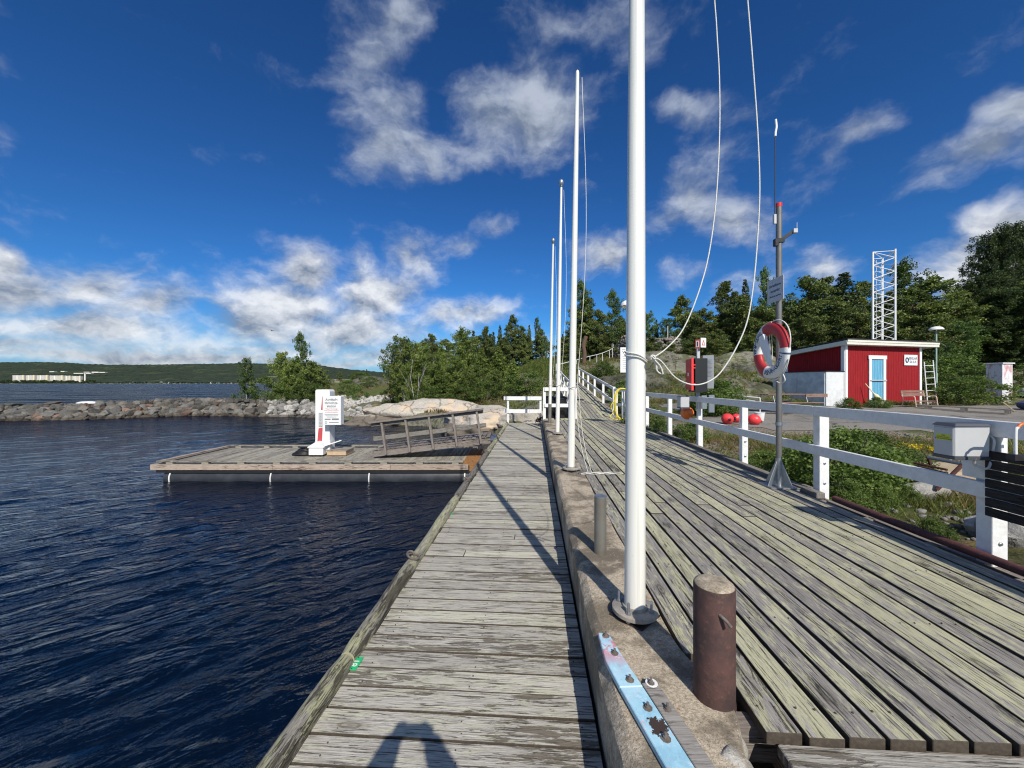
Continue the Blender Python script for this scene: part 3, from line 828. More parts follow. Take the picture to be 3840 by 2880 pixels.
me = raw_mesh('lake_water', np.stack([(WX + DX).ravel(), (WY + DY).ravel(), WZ.ravel()], -1), Qw, water_material(), smooth=True)
lake = bpy.data.objects.new('lake_water', me); COL.objects.link(lake); lake['kind'] = 'structure'

# ================================================================== FAR SHORE
def far_hills():
    us = np.linspace(-1400, 3200, 700)
    prof = np.interp(us, [-1400, -400, 0, 150, 260, 300, 420, 600, 900, 1000, 1120, 1200, 1300, 1400, 1500, 1700, 2100, 3200],
                     [1362, 1352, 1359, 1358, 1360, 1364, 1368, 1367, 1362, 1364, 1366, 1370, 1384, 1393, 1401, 1404, 1408, 1412])
    rows = []
    Yf, Yb = 3600.0, 7000.0
    NR = 60
    for j in range(NR + 3):
        t = min(1, j / (NR - 1))
        Yj = Yf + (Yb - Yf) * t
        zt = CAMZ + (1437 - prof) / F * Yb
        shape = t ** .8 * (1 - .25 * math.sin(t * math.pi))
        # terraces: a long low rise in front of the higher fells
        x = (us - 1920) / F * Yj
        z = 1.5 + zt * shape * (1 + .10 * fbm(us * .004, np.full_like(us, t * 3.1), 0, 3, 12) * math.sin(math.pi * t))
        z = z + (3.5 + 6 * t) * vnoise(us * .9, np.full_like(us, j * 1.7), 0, 3)
        if j == 0: z = np.full_like(z, -1.0)
        if j >= NR: Yj = Yb + (j - NR + 1) * 400; z = z - (j - NR + 1) * 60
        rows.append(np.stack([x, np.full_like(x, Yj), z], -1))
    V = np.concatenate(rows); n = len(us); r = len(rows)
    idx = np.arange(n * r).reshape(r, n)
    Qh = np.stack([idx[:-1, :-1], idx[:-1, 1:], idx[1:, 1:], idx[1:, :-1]], -1).reshape(-1, 4)
    m = bpy.data.materials.new('far_forest'); m.use_nodes = True
    nt = m.node_tree; b = nt.nodes['Principled BSDF']; b.inputs['Roughness'].default_value = 1; b.inputs['Specular IOR Level'].default_value = 0
    t = nd(nt, 'ShaderNodeTexCoord').outputs['Object']
    mp = nd(nt, 'ShaderNodeMapping', inp={0: t}); mp.inputs[3].default_value = (1, .45, 3)
    nn = lambda s, d=6.0, r=.65: nd(nt, 'ShaderNodeTexNoise', inp={'Vector': mp.outputs[0], 'Scale': s, 'Detail': d, 'Roughness': r}).outputs[0]
    c = mixc(nt, sstep(nt, nn(.02, 6, .75), .35, .65), (.022, .032, .026), (.055, .072, .050))
    c = mixc(nt, sstep(nt, nn(.0022, 4), .45, .62), c, (.040, .054, .038))
    c = mixc(nt, mth(nt, 'MULTIPLY', sstep(nt, nn(.0035, 5), .56, .62), .5), c, (.09, .11, .06))
    nt.links.new(c, b.inputs['Base Color'])
    bp = nd(nt, 'ShaderNodeBump', inp={'Strength': 1.0, 'Distance': 9.0, 'Height': nn(.03, 5)})
    nt.links.new(bp.outputs[0], b.inputs['Normal'])
    me = raw_mesh('far_hills', V, Qh, m, smooth=True)
    o = bpy.data.objects.new('far_hills', me); COL.objects.link(o); o['kind'] = 'structure'
far_hills()
mb = MB()
for i in range(60):
    x0, x1 = -7500 + i * 190, -7500 + (i + 1) * 190
    w = 2.0 + 1.2 * math.sin(i * 2.3)
    mb.add([(x0, 3590, .1), (x1, 3590, .1), (x1, 3603, w), (x0, 3603, w)], [(0, 1, 2, 3)])
tag(mb.build('shore_sand', mat('shore_sand', (.42, .36, .28), .9, var=(.02, .8, (.16, .15, .10)))), kind='structure')

def facade():
    m = bpy.data.materials.new('apartment_facade'); m.use_nodes = True
    nt = m.node_tree; b = nt.nodes['Principled BSDF']; b.inputs['Roughness'].default_value = .8
    t = nd(nt, 'ShaderNodeTexCoord').outputs['Object']
    br = nd(nt, 'ShaderNodeTexBrick', inp={'Vector': nd(nt, 'ShaderNodeMapping', inp={0: t, 2: (R(90), 0, 0)}).outputs[0], 'Color1': (.10, .10, .11, 1), 'Color2': (.30, .29, .28, 1), 'Mortar': (.62, .59, .53, 1),
        'Scale': 1.0, 'Mortar Size': 1.2, 'Brick Width': 6.0, 'Row Height': 3.6})
    br.offset = 0
    nt.links.new(mixc(nt, .85, (.60, .57, .52), br.outputs[0]), b.inputs['Base Color'])
    return m
M['facade'] = facade(); M['facade_end'] = mat('apartment_end_wall', (.80, .77, .68), .8); M['bay'] = mat('apartment_stair_tower', (.74, .66, .44), .8)
M['roof_grey'] = mat('far_grey_roof', (.30, .29, .28), .8); M['farwin'] = mat('far_window', (.10, .11, .13), .3)
blk = [(47, 94, 1408, 1436), (94, 134, 1408, 1436), (134, 183, 1408, 1434), (183, 240, 1409, 1432), (240, 268, 1410, 1430), (268, 306, 1411, 1428)]
for i, (u0, u1, v0, v1) in enumerate(blk):
    Yb = 3560.0 + 12 * i
    p0, p1 = PX(u0, v0, Yb), PX(u1 - 2, v1, Yb)
    zb = .2
    g = thing('apartment_building', (p0[0], Yb, zb), ['white apartment block at the left end of the lakeside row', 'white apartment block second from the left across the lake', 'white apartment block just left of the middle of the row',
        'white apartment block just right of the middle of the row', 'white apartment block second from the right across the lake', 'lowest white apartment block at the right end of the row'][i], 'building', 'white apartment blocks across the lake')
    w = p1[0] - p0[0]; h = p0[2] - zb
    a = MB(); a.box((p0[0] + w * .5, Yb + 9, zb + h / 2), (w, 18, h)); a.build('wall', M['facade'], g)
    a = MB(); a.box((p0[0] + w * .93, Yb - 2, zb + h / 2 + 2), (w * .12, 7, h + 3)); a.build('stair_tower', M['bay'], g)
    a = MB(); a.box((p0[0] + w * .42, Yb - 1, zb + h / 2 + 1), (w * .10, 5, h + 1)); a.build('stair_tower', M['facade_end'], g)
    a = MB(); a.box((p0[0] + w * .5, Yb + 9, zb + h + .8), (w + 1, 19, 1.6)); a.build('roof', M['facade_end'], g)
a = MB(); c = PX(319, 1400, 3700); a.lathe((c[0], 3700, 1), [(7, 0), (5.5, c[2] - 6), (6, c[2] - 5), (6, c[2] - 1)], 12)
tag(a.build('chimney_stack', M['facade_end']), 'slim pale tower beside the white apartment row', 'tower')
hs = [(285, 1433, 22, 6, 3590, 'white house on the shore right of the apartment blocks'), (468, 1431, 12, 6, 3590, 'left house of the small white cluster on the far shore'), (482, 1433, 10, 5, 3600, 'low house in the small white cluster on the far shore'),
      (500, 1432, 14, 7, 3590, 'white house right of the small far shore cluster'), (540, 1434, 12, 5, 3590, 'white house by itself halfway along the far shore'), (605, 1429, 11, 8, 3600, 'tall white house left of the breakwater birch across the lake'),
      (635, 1431, 8, 6, 3600, 'small white house near the tall white far house'), (795, 1428, 16, 7, 3600, 'white house on the far shore with a long outbuilding'), (815, 1431, 24, 4, 3590, 'long low white outbuilding on the far shore'),
      (865, 1433, 14, 4, 3590, 'white house left of the birch trunk across the lake'), (955, 1435, 16, 4, 3590, 'white house just right of the birch trunk across the lake')]
for (u, v, wpx, hpx, Yh, lb) in hs:
    c = PX(u, v, Yh); w = wpx / F * Yh * .7; h = hpx / F * Yh * .6
    g = thing('lake_house', (c[0], Yh, 1.0), lb, 'house', 'white houses along the far shore')
    a = MB(); z0 = 1.0; h2 = max(3.0, min(h, c[2] + h / 2 - z0)); a.box((c[0], Yh, z0 + h2 / 2), (w, 10, h2)); a.build('wall', M['facade_end'], g)
    a = MB(); a.prism([(-w * .55, h2), (0, h2 + h * .45), (w * .55, h2)], (c[0], Yh - 6, z0), (1, 0, 0), (0, 0, 1), (0, 1, 0), 12); a.build('roof', M['roof_grey'], g)
    a = MB(); a.box((c[0], Yh - 5.2, z0 + h2 * .55), (w * .3, .5, h2 * .3)); a.build('window', M['farwin'], g)
for (u, v, wpx, hpx, Yh, lb) in [(300, 1398.5, 36, 3, 4300, 'long white hall on the hillside left of the pale tower'), (337, 1399, 18, 3, 4300, 'white hall on the hillside right of the pale tower'), (330, 1394.5, 22, 2.5, 4400, 'upper white hall above the pale tower'),
                                 (362, 1394, 26, 4, 4400, 'widest white hall high on the wooded hillside'), (388, 1395, 20, 3, 4400, 'right hand white hall high on the wooded hillside'), (200, 1392.5, 18, 3, 4500, 'small pale roof in the forest above the apartments'), (240, 1391.5, 14, 3, 4500, 'second pale roof in the forest above the apartments'),
                                 (805, 1414, 24, 4, 4200, 'white warehouse beside the pale clearing strip')]:
    c = PX(u, v, Yh); w = wpx / F * Yh; h = hpx / F * Yh
    g = thing('hillside_hall', (c[0], Yh, c[2] - h / 2), lb, 'building', 'white halls on the far hillside')
    a = MB(); a.box((c[0], Yh, c[2] - h * .5), (w, 30, h * .9)); a.build('wall', M['facade_end'], g)
    a = MB(); a.box((c[0], Yh, c[2] + .6), (w + 2, 33, 1.2)); a.build('roof', M['roof_grey'], g)
a = MB(); 
for (u0, u1, v) in [(790, 1000, 1415.5), (1000, 1130, 1413)]:
    p, q = PX(u0, v, 4100), PX(u1, v, 4100); a.box(((p[0] + q[0]) / 2, 4100, p[2] - 6), (q[0] - p[0], 60, 16))
tag(a.build('cleared_strip', mat('cleared_strip', (.33, .33, .22), .9, var=(.01, .6, (.16, .2, .1)))), kind='structure')
# ================================================================== JETTY, QUAY, DECK
rg = random.Random(11)
g = thing('boardwalk', P(-.4, 6, ZB), 'low weathered grey boardwalk of cross planks along the water', 'boardwalk')
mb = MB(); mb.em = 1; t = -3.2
while t < 15.85:
    w = .1335 + rg.uniform(-.002, .003)
    z = ZB - .0225 + rg.uniform(-.003, .003); a = rg.uniform(-.0012, .0012)
    mb.r = rg.random()
    if rg.random() < .16:
        sm = rg.uniform(-.7, 0)
        mb.beam(P(-1.055, t - a, z), P(sm - .002, t, z + .001), w, .045, uvx=rg.uniform(0, 40))
        mb.r = rg.random()
        mb.beam(P(sm + .002, t, z), P(.295, t + a, z), w, .045, uvx=rg.uniform(0, 40))
    else:
        mb.beam(P(-1.055 + rg.uniform(-.012, .006), t - a, z), P(.295, t + a, z + rg.uniform(-.002, .002)), w, .045, uvx=rg.uniform(0, 40))
    if t < 7:
        mb.m = 1
        for s_ in (-.95, -.35, .22):
            for dt in (-.035, .035): mb.lathe(P(s_ + rg.uniform(-.012, .012), t + dt + rg.uniform(-.006, .006), ZB + .0005), [(.0048, -.004), (.0045, .0028), (.002, .0032)], 7)
        mb.m = 0
    t += .1435
mb.build('planking', [M['boards'], M['ends_gap_shade']], g, bevel=.004)
mb = MB()
for s in (-.95, -.35, .22): mb.beam(P(s, -3.2, ZB - .13), P(s, 15.85, ZB - .13), .07, .17)
for t in np.arange(-2, 15.9, 2.0): mb.beam(P(-1.0, t, ZB - .3), P(.3, t, ZB - .3), .16, .18); mb.tube([P(-.9, t, -1.2), P(-.9, t, ZB - .3)], .10, 10)
mb.build('frame', M['gang'], g)
mb = MB(); rg2 = random.Random(5); joints = [-3.3, .1, 2.2, 5.4, 8.8, 12.1, 15.75]
for a, b in zip(joints[:-1], joints[1:]):
    n = int((b - a) / .12); pts = []; rs = []
    mb.r = rg2.random(); of = rg2.uniform(-.006, .006)
    for i in range(n + 1):
        t = a + .008 + (b - a - .016) * i / n
        pts.append(P(-1.115 + of + .007 * float(vnoise(t * 1.3, 3.0, 0, 8)), t, ZB + .012 + of + .006 * float(vnoise(t * 1.1, 9.0, 0, 4))))
        rs.append((.056 + .006 * float(vnoise(t * 2.2, 1.0, 0, 2))) * (.80 if i in (0, n) else 1))
    mb.tube(pts, rs, 14)
mb.build('edge_log', M['log'], g, smooth=50)

# quay wall with its kerb
g = thing('quay_wall', P(.5, 6, ZD), 'rough concrete quay kerb carrying the flagpoles and bollards', 'quay wall')
mb = MB(); ts = np.concatenate([np.arange(-3.2, 3.5, .035), np.arange(3.5, 16.0, .12)])
def kerb_right(t):
    return .722 + .085 * math.exp(-((t - 1.66) / .20) ** 2) + .012 * float(vnoise(t * 5, 2.0)) - (.085 if t < 1.37 else 0)
rows = []
for t in ts:
    sr = kerb_right(t)
    rough = (.017 if t < 3 else .008)
    e = rough * float(fbm(t * 7, 3.3, 0, 3, 6)); e2 = rough * float(fbm(t * 9, 8.3, 0, 3, 2))
    prof = [(.312, -1.6), (.312, .9), (.312 + e * .4, ZD - .048 + e), (.332 + e2, ZD - .020 + e2 * .5), (.358 + e, ZD - .003)]
    for k in range(1, 8): prof.append((.358 + (sr - .375) * k / 8, ZD + .0025 * float(fbm(t * 3, k * .9, 0, 2, 9))))
    prof += [(sr, ZD - .004), (sr + .012, ZD - .03), (sr + .012, ZD - .5), (sr, -1.6)]
    rows.append([P(s_, t, z_) for s_, z_ in prof])
n = len(rows[0]); vs = [p for r in rows for p in r]
fs = [(i * n + k, i * n + k + 1, (i + 1) * n + k + 1, (i + 1) * n + k) for i in range(len(rows) - 1) for k in range(n - 1)]
fs += [tuple(range(n)), tuple((len(rows) - 1) * n + k for k in range(n))[::-1]]
mb.add(vs, fs); mb.build('kerb', M['concrete'], g, smooth=22)
a = MB(); a.rock(P(.675, 1.40, ZD - .055), .085, 14, (1, .9, .8), 3, .25); a.rock(P(.75, 1.53, ZD - .09), .09, 15, (1, 1.2, .8), 3, .2)
tag(a.build('broken_edge', M['concrete2'], g, smooth=45), 'pale freshly broken lump at the kerb end')
a = MB(); a.rock((0.875, 1.275, ZD - .085), .105, 23, (1.1, .95, .8), 3, .12)
tag(a.build('concrete_chunk', M['concrete'], smooth=40), 'grey concrete chunk lying loose beside the broken kerb end', 'rubble')

# upper deck
g = thing('timber_deck', P(2.0, 7, ZD), 'wide deck of long yellow lichened planks between kerb and white fence', 'deck')
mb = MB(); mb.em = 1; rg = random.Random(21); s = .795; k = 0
row_cut = {}
while s < 3.30:
    w = .1275; t0 = 1.50 + rg.uniform(-.008, .008)
    if s < .90: t0 = 1.86 if s < .82 else 1.62
    if s < .82: t0 = 1.92
    cuts = [t0] + sorted([c for c in (4.0 + (k % 3) * .35 + rg.uniform(-.1, .1), 8.3 + ((k + 1) % 3) * .9) if rg.random() < .9]) + [13.86]
    for a_, b_ in zip(cuts[:-1], cuts[1:]):
        mb.r = rg.random(); z = ZD - .0225 + rg.uniform(-.003, .004)
        j = rg.uniform(-.003, .003)
        mb.beam(P(s + j, a_ + .003, z + rg.uniform(-.002, .002)), P(s - j, b_ - .003, z), w + rg.uniform(-.003, .002), .045, uvx=rg.uniform(0, 60))
    mb.m = 1
    for tj in np.arange(1.62, 6.4, .62):
        if tj > t0:
            for ds in (-.035, .035): mb.lathe(P(s + ds + rg.uniform(-.006, .006), tj + rg.uniform(-.012, .012), ZD + .001), [(.005, -.004), (.0046, .0030), (.002, .0034)], 7)
    mb.m = 0
    s += .1475; k += 1
mb.build('planking', [M['deck'], M['ends_gap_shade']], g, bevel=.004)
mb = MB(); t = 1.43; i = 0                                   # the crosswise boards by the camera, one step lower
while t > -3:
    mb.r = rg.random(); s0 = [.90, .925, .91][i % 3] + rg.uniform(-.01, .01)
    mb.beam(P(s0, t, ZD - .052 + rg.uniform(-.003, .003)), P(3.42, t, ZD - .052), .125, .045, uvx=rg.uniform(0, 60)); t -= .134; i += 1
mb.build('cross_boards', M['boards'], g, bevel=.004)
mb = MB()
for t in np.arange(1.62, 13.9, .62): mb.beam(P(.74, t, ZD - .12), P(3.42, t, ZD - .12), .07, .14)
for s in (1.0, 3.2): mb.beam(P(s, -3, ZD - .16), P(s, 13.9, ZD - .16), .08, .12)
mb.build('joist', M['gang'], g)
mb = MB(); mb.beam(P(3.345, 4.70, ZD + .0), P(3.345, 13.9, ZD + .0), .10, .07); mb.build('edge_board', M['grey_timber'], g, bevel=.006)
mb = MB(); pts = [P(3.345 + .006 * math.sin(t * 3), t, ZD + .028) for t in np.arange(-3, 4.66, .25)]; mb.tube(pts, .034, 14)
mb.build('edge_pipe', M['rust_pipe'], g, smooth=50)
mb = MB(); mb.beam(P(3.43, -3, ZD - .26), P(3.43, 13.9, ZD - .26), .06, .42); mb.build('edge_beam', M['gang'], g)

# ramp climbing inland
g = thing('wooden_ramp', P(2.4, 14, ZD), 'plank ramp climbing from the deck end towards the wooded hill', 'ramp')
RL = 28.2
def zr(t): return ZD + max(0, t - 14.6) * .103
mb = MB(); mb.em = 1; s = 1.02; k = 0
while s < 3.28:
    segs = [13.88, 14.62, 18.6 + (k % 3), 23 + (k % 2) * 1.3, RL]
    s_in = s
    for a_, b_ in zip(segs[:-1], segs[1:]):
        if s < 1.55 and a_ > 14: continue
        mb.r = rg.random(); mb.beam(P(s, a_, zr(a_) - .0225), P(s, b_ - .006, zr(b_) - .0225), .134, .045, uvx=rg.uniform(0, 60))
    s += .1475; k += 1
mb.build('planking', [M['deck'], M['ends_gap_shade']], g, bevel=.004)
mb = MB(); 
for s in (.80, .9475): mb.beam(P(s, 13.88, ZD - .0225), P(s, 14.2, ZD - .0225), .13, .045)
for s in (1.6, 3.2): mb.beam(P(s, 14.6, ZD - .16), P(s, RL, zr(RL) - .16), .08, .2)
mb.build('side_beam', M['gang'], g)

# ------------------------------------------------------------------ white fences
def post(mb, s, t, z0, z1, w=.095):
    mb.beam(P(s, t, z0), P(s, t, z1), w, w, up=PT)
g = thing('rail_fence', P(3.45, 7, ZD), 'white two rail fence running along the right edge of the deck', 'fence')
ts = [-.45, 1.35, 3.13, 4.87, 6.60, 8.30, 10.1, 12.1]
for i, t in enumerate(ts):
    mb = MB(); post(mb, 3.468, t, ZD - .45, ZD + .95 + .05, .11 if i < 4 else .095)
    o = mb.build('fence_post', M['fence_white'], g, bevel=.004)
    b2 = MB()
    for zz in (ZD + .12, ZD + .36): b2.lathe(P(3.468, t - .058, zz), [(.014, -.004), (.014, .004), (.008, .007)], 10, ax=[PS, UZ, -PT])
    if i < 5: b2.build('bolt', M['steel'], o)
for (z0, nm) in ((ZD + .985, 'top_rail'), (ZD + .515, 'lower_rail')):
    mb = MB(); mb.beam(P(3.388, -2.2, z0), P(3.388, 4.86, z0), .042, .118); mb.build(nm, M['fence_white'], g, bevel=.004)
    mb = MB(); mb.beam(P(3.388, 4.864, z0), P(3.40, 12.16, z0), .042, .115); mb.build(nm, M['fence_white'], g, bevel=.004)
mb = MB(); mb.beam(P(3.402, 3.00, ZD + .76), P(3.402, 3.26, ZD + .76), .02, .34); mb.build('mounting_board', M['fence_white'], g, bevel=.003)

g = thing('gate_fence', P(3.2, 14.5, ZD), 'short white fence section behind the coiled yellow hose', 'fence')
for s, t, h in ((3.12, 15.35, 1.18), (3.34, 14.75, 1.0), (3.56, 14.1, 1.05)):
    mb = MB(); post(mb, s, t, ZD - .3, ZD + h, .10); mb.build('fence_post', M['fence_white'], g, bevel=.004)
for z in (ZD + 1.06, ZD + .50):
    mb = MB(); mb.beam(P(3.12, 15.28, z), P(3.60, 13.98, z), .04, .11); mb.build('rail', M['fence_white'], g, bevel=.004)

g = thing('ramp_railing', P(3.2, 20, 2), 'white sloping railing on the right side of the ramp', 'railing')
for t in (15.45, 18.3, 20.9, 23.4, 25.8, 28.0):
    mb = MB(); post(mb, 3.22, t, zr(t) - .1, zr(t) + 1.0, .10 if t > 15.5 else .12); mb.build('railing_post', M['fence_white'], g, bevel=.004)
for dz in (1.0, .48):
    mb = MB(); mb.beam(P(3.16, 15.4, zr(15.4) + dz), P(3.16, 28.1, zr(28.1) + dz), .045, .12); mb.build('rail', M['fence_white'], g, bevel=.004)
g = thing('ramp_railing', P(1.6, 20, 2), 'white sloping railing on the left side of the ramp', 'railing')
for t in (15.4, 18.3, 20.9, 23.4, 25.8, 28.0):
    mb = MB(); post(mb, 1.58, t, zr(t) - .1, zr(t) + 1.0 + (.35 if t == 28.0 else 0), .10); mb.build('railing_post', M['fence_white'], g, bevel=.004)
for dz in (1.0, .48):
    mb = MB(); mb.beam(P(1.64, 15.4, zr(15.4) + dz), P(1.64, 28.1, zr(28.1) + dz), .045, .12); mb.build('rail', M['fence_white'], g, bevel=.004)

g = thing('deck_end_fence', P(.9, 14.25, ZD), 'white two rail barrier across the deck end left of the ramp', 'fence')
for s in (.36, 1.5):
    mb = MB(); post(mb, s, 14.3, ZD - .45, ZD + 1.16, .10); mb.build('fence_post', M['fence_white'], g, bevel=.004)
for z in (ZD + 1.10, ZD + .50):
    mb = MB(); mb.beam(P(.36, 14.22, z), P(1.5, 14.22, z), .04, .13, up=UZ); mb.build('rail', M['fence_white'], g, bevel=.004)
g = thing('boardwalk_barrier', P(-.4, 15.8, ZB), 'white two rail barrier closing the far end of the boardwalk', 'fence')
for s in (-1.10, .24):
    mb = MB(); post(mb, s, 15.82, ZB - .3, ZB + 1.07, .085); mb.build('fence_post', M['fence_white'], g, bevel=.004)
for z in (ZB + 1.03, ZB + .50):
    mb = MB(); mb.beam(P(-1.27, 15.76, z), P(.28, 15.76, z), .04, .155, up=UZ); mb.build('rail', M['fence_white'], g, bevel=.004)
mb = MB()
for i in range(6): 
    th = i * 1.1; mb.tube([P(.12 + .1 * math.cos(q) + i * .02, 15.3 + .05 * math.sin(q), ZB + .06 + .03 * i + .1 * abs(math.sin(q + th))) for q in np.linspace(0, 5.5, 12)], .012, 6)
tag(mb.build('black_chain', M['black']), 'black chain heaped at the right end of the boardwalk barrier', 'chain')
for (s0, lb) in ((.98, 'tall black bin behind the deck end barrier'), (.55, 'narrow black bin behind the deck end barrier')):
    g = thing('waste_bin', P(s0, 14.75, .9), lb, 'bin')
    a = MB(); a.lathe(P(s0, 14.75, 1.0), [(.19, 0), (.22, .05), (.24, 1.0)], 18); a.build('body', M['black'], g, smooth=40)
    a = MB(); a.lathe(P(s0, 14.75, 2.0), [(.26, 0), (.26, .05), (.18, .10), (.04, .12)], 18); a.build('lid', M['black'], g, smooth=40)

# ================================================================== FLAGPOLES
def flagpole(t, s, h, r0, r1, label, knob, lean, wire=True, sleeve=False, base=True, rope_z=2.25):
    b = P(s, t, ZD)
    g = thing('flagpole', b, label, 'flagpole', 'white flagpoles standing on the quay kerb')
    z0 = .62 if sleeve else .055
    top = b + np.array([lean, 0, h])
    def at(z): return b + np.array([lean * z / h, 0, z])
    mb = MB(); zz = np.linspace(z0, h, 14)
    mb.tube([at(z) for z in zz], [r0 + (r1 - r0) * (z / h) ** 1.5 for z in zz], 28); mb.build('pole', M['pole_white'], g, smooth=50)
    if sleeve:
        mb = MB(); mb.tube([at(0), at(.62)], r0 * 1.1, 20); mb.build('sleeve', M['dull_steel'], g, smooth=50)
    if knob:
        mb = MB(); mb.lathe(top, [(.02, -.02), (.045, .0), (.03, .02), (.06, .07), (.07, .12), (.05, .17), (.015, .20)], 16); mb.build('finial', M['steel'], g, smooth=60)
    else:
        mb = MB(); mb.lathe(top, [(r1, 0), (r1 * .8, .03), (.005, .05)], 16); mb.build('finial', M['pole_white'], g, smooth=60)
    if base:
        rp = .125 if r0 > .05 else .1
        mb = MB(); mb.lathe(b + UZ * .004, [(rp, .026), (rp, .045), (rp - .004, .048), (r0 + .012, .05), (r0 + .010, .062), (r0, .064)], 36)
        pl = mb.build('base_plate', M['plate'], g, smooth=40)
        mb = MB(); mb.box(b + UZ * .006, (.2, .2, .008), ax=[unit(PS + PT), unit(PT - PS), UZ]); mb.build('foot', M['dark'], g)
        for k in range(4):
            an = math.pi / 4 + k * math.pi / 2 + .12; c = b + np.array([math.cos(an), math.sin(an), 0]) * (rp - .032)
            mb = MB(); mb.lathe(c, [(.0075, 0), (.0075, .11), (.006, .115)], 10); mb.lathe(c, [(.0145, .05), (.0145, .064)], 6); mb.lathe(c, [(.0145, .008), (.0145, .022)], 6)
            mb.build('anchor_bolt', M['steel'], g, smooth=40)
    if wire:
        zc = rope_z
        # halyard drooping from the head to its tie and on down
        pts = []
        for q in np.linspace(0, 1, 22):
            z = h - .1 - (h - 1.25) * q; pts.append(at(z) + np.array([r0 * 1.1 + .10 * math.sin(math.pi * q) ** 1.2, -.05, 0]))
        mb = MB(); mb.tube(pts, .004, 5)
        mb.tube([at(1.25 + .02 * math.sin(a * 1.5)) + np.array([math.cos(a), math.sin(a), 0]) * (r0 + .006) for a in np.linspace(0, 11, 40)], .0045, 5)
        mb.build('halyard', M['rope'], g)
    return g
flagpole(2.215, .567, 6.3, .0575, .022, 'nearest and thickest white flagpole, running out of the top', False, .02, wire=False)
flagpole(5.84, .545, 6.0, .056, .027, 'white flagpole second from the camera, with a plain top', False, .10)
flagpole(9.95, .585, 6.38, .055, .028, 'white flagpole third from the camera, with a metal knob', True, .10)
flagpole(12.95, .50, 6.0, .053, .028, 'farthest white flagpole, standing in a brown steel sleeve', True, .12, sleeve=True, base=False)

# the long slack line blown out from the nearest pole
Y1 = 2.1
def smoothpts(pts, n=8):
    pts = [np.asarray(p, float) for p in pts]; out = []
    for i in range(len(pts) - 1):
        p0, p1, p2, p3 = pts[max(i - 1, 0)], pts[i], pts[i + 1], pts[min(i + 2, len(pts) - 1)]
        for k in range(n):
            t = k / n
            out.append(.5 * ((2 * p1) + (-p0 + p2) * t + (2 * p0 - 5 * p1 + 4 * p2 - p3) * t * t + (-p0 + 3 * p1 - 3 * p2 + p3) * t ** 3))
    out.append(pts[-1]); return out
K = 3840 / 2212
g = thing('halyard', PX(1415 * K, 772 * K, Y1), 'slack white halyard looping out from the nearest flagpole', 'rope')
mb = MB()
r1 = [(1412, 772), (1440, 752), (1475, 712), (1506, 640), (1530, 555), (1546, 440), (1554, 300), (1554, 170), (1548, 60), (1543, -60)]
pts = [PX(x * K, y * K, Y1 + .02 * i) for i, (x, y) in enumerate(r1)] + [np.array([1.28, 2.3, 5.4]), np.array([1.05, 2.25, 6.5]), np.array([.78, 2.2, 7.5])]
mb.tube(smoothpts(pts), .0036, 6)
r2 = [(1412, 773), (1428, 780), (1455, 812), (1480, 827), (1507, 831), (1535, 822), (1560, 800), (1592, 748), (1615, 690), (1628, 610), (1636, 520), (1641, 410), (1637, 290), (1628, 160), (1615, 0), (1608, -60)]
pts = [PX(x * K, y * K, Y1 + .012 * i) for i, (x, y) in enumerate(r2)] + [np.array([1.45, 2.35, 5.4]), np.array([1.12, 2.28, 6.5]), np.array([.79, 2.2, 7.52])]
mb.tube(smoothpts(pts), .0038, 6)
mb.build('line', M['rope'], g, smooth=80)
mb = MB(); cpole = P(.567, 2.215, 0); cpole = cpole + np.array([.005, 0, 0])
zc = CAMZ - (772 * K - 1437) / F * 2.12
for (dz, tw) in ((.010, 1.0), (-.004, .8)):
    ring = []
    for a in np.linspace(0, 2 * math.pi, 40):
        ring.append(cpole + np.array([math.cos(a) * .0595, math.sin(a) * .0595, zc + dz - math.cos(a) * .026 * tw + .004 * math.sin(a * 3)]))
    mb.tube(ring, .0042, 6)
kn = PX(1408 * K, 772 * K, 2.10)
for i in range(4): mb.tube([kn + np.array([.012 * math.cos(q + i), -.006 * i, .011 * math.sin(q * 1.3 + i * 2)]) for q in np.linspace(0, 6, 14)], .0038, 6)
mb.tube(smoothpts([PX(x * K, y * K, 2.10) for x, y in ((1411, 775), (1418, 790), (1419, 800), (1425, 806), (1432, 808))]), .0040, 6)
mb.tube(smoothpts([PX(x * K, y * K, 2.09) for x, y in ((1413, 777), (1424, 788), (1430, 799), (1432, 808))]), .0040, 6)
mb.build('knot', M['rope'], g, smooth=80)
# rope tail heaped on deck by the second pole
mb = MB(); c0 = P(.80, 5.62, ZD + .01)
for i in range(5):
    ph = i * .9; mb.tube([c0 + np.array([.08 * i + .14 * math.cos(q + ph), .06 * math.sin(q * 1.3) - .01 * i, .006 + .003 * i]) for q in np.linspace(0, 5.4, 20)], .0045, 5)
for dx in (.0, .05): mb.tube(smoothpts([P(.60 + dx, 5.75, 2.55), P(.64 + dx, 5.74, 2.0), P(.70 + dx, 5.70, 1.6), P(.78 + dx, 5.66, ZD + .01)]), .0042, 5)
tag(mb.build('rope_heap', M['rope'], smooth=80), 'thin white rope heaped on the planks beside the second flagpole', 'rope')
a = MB(); a.tube([P(.64, 5.63, ZD + .02), P(.67, 5.6, ZD + .06), P(.70, 5.62, ZD + .02)], .008, 6); a.box(P(.67, 5.62, ZD + .008), (.06, .04, .012))
tag(a.build('deck_cleat', M['steel']), 'small grey cleat at the foot of the second flagpole', 'cleat')

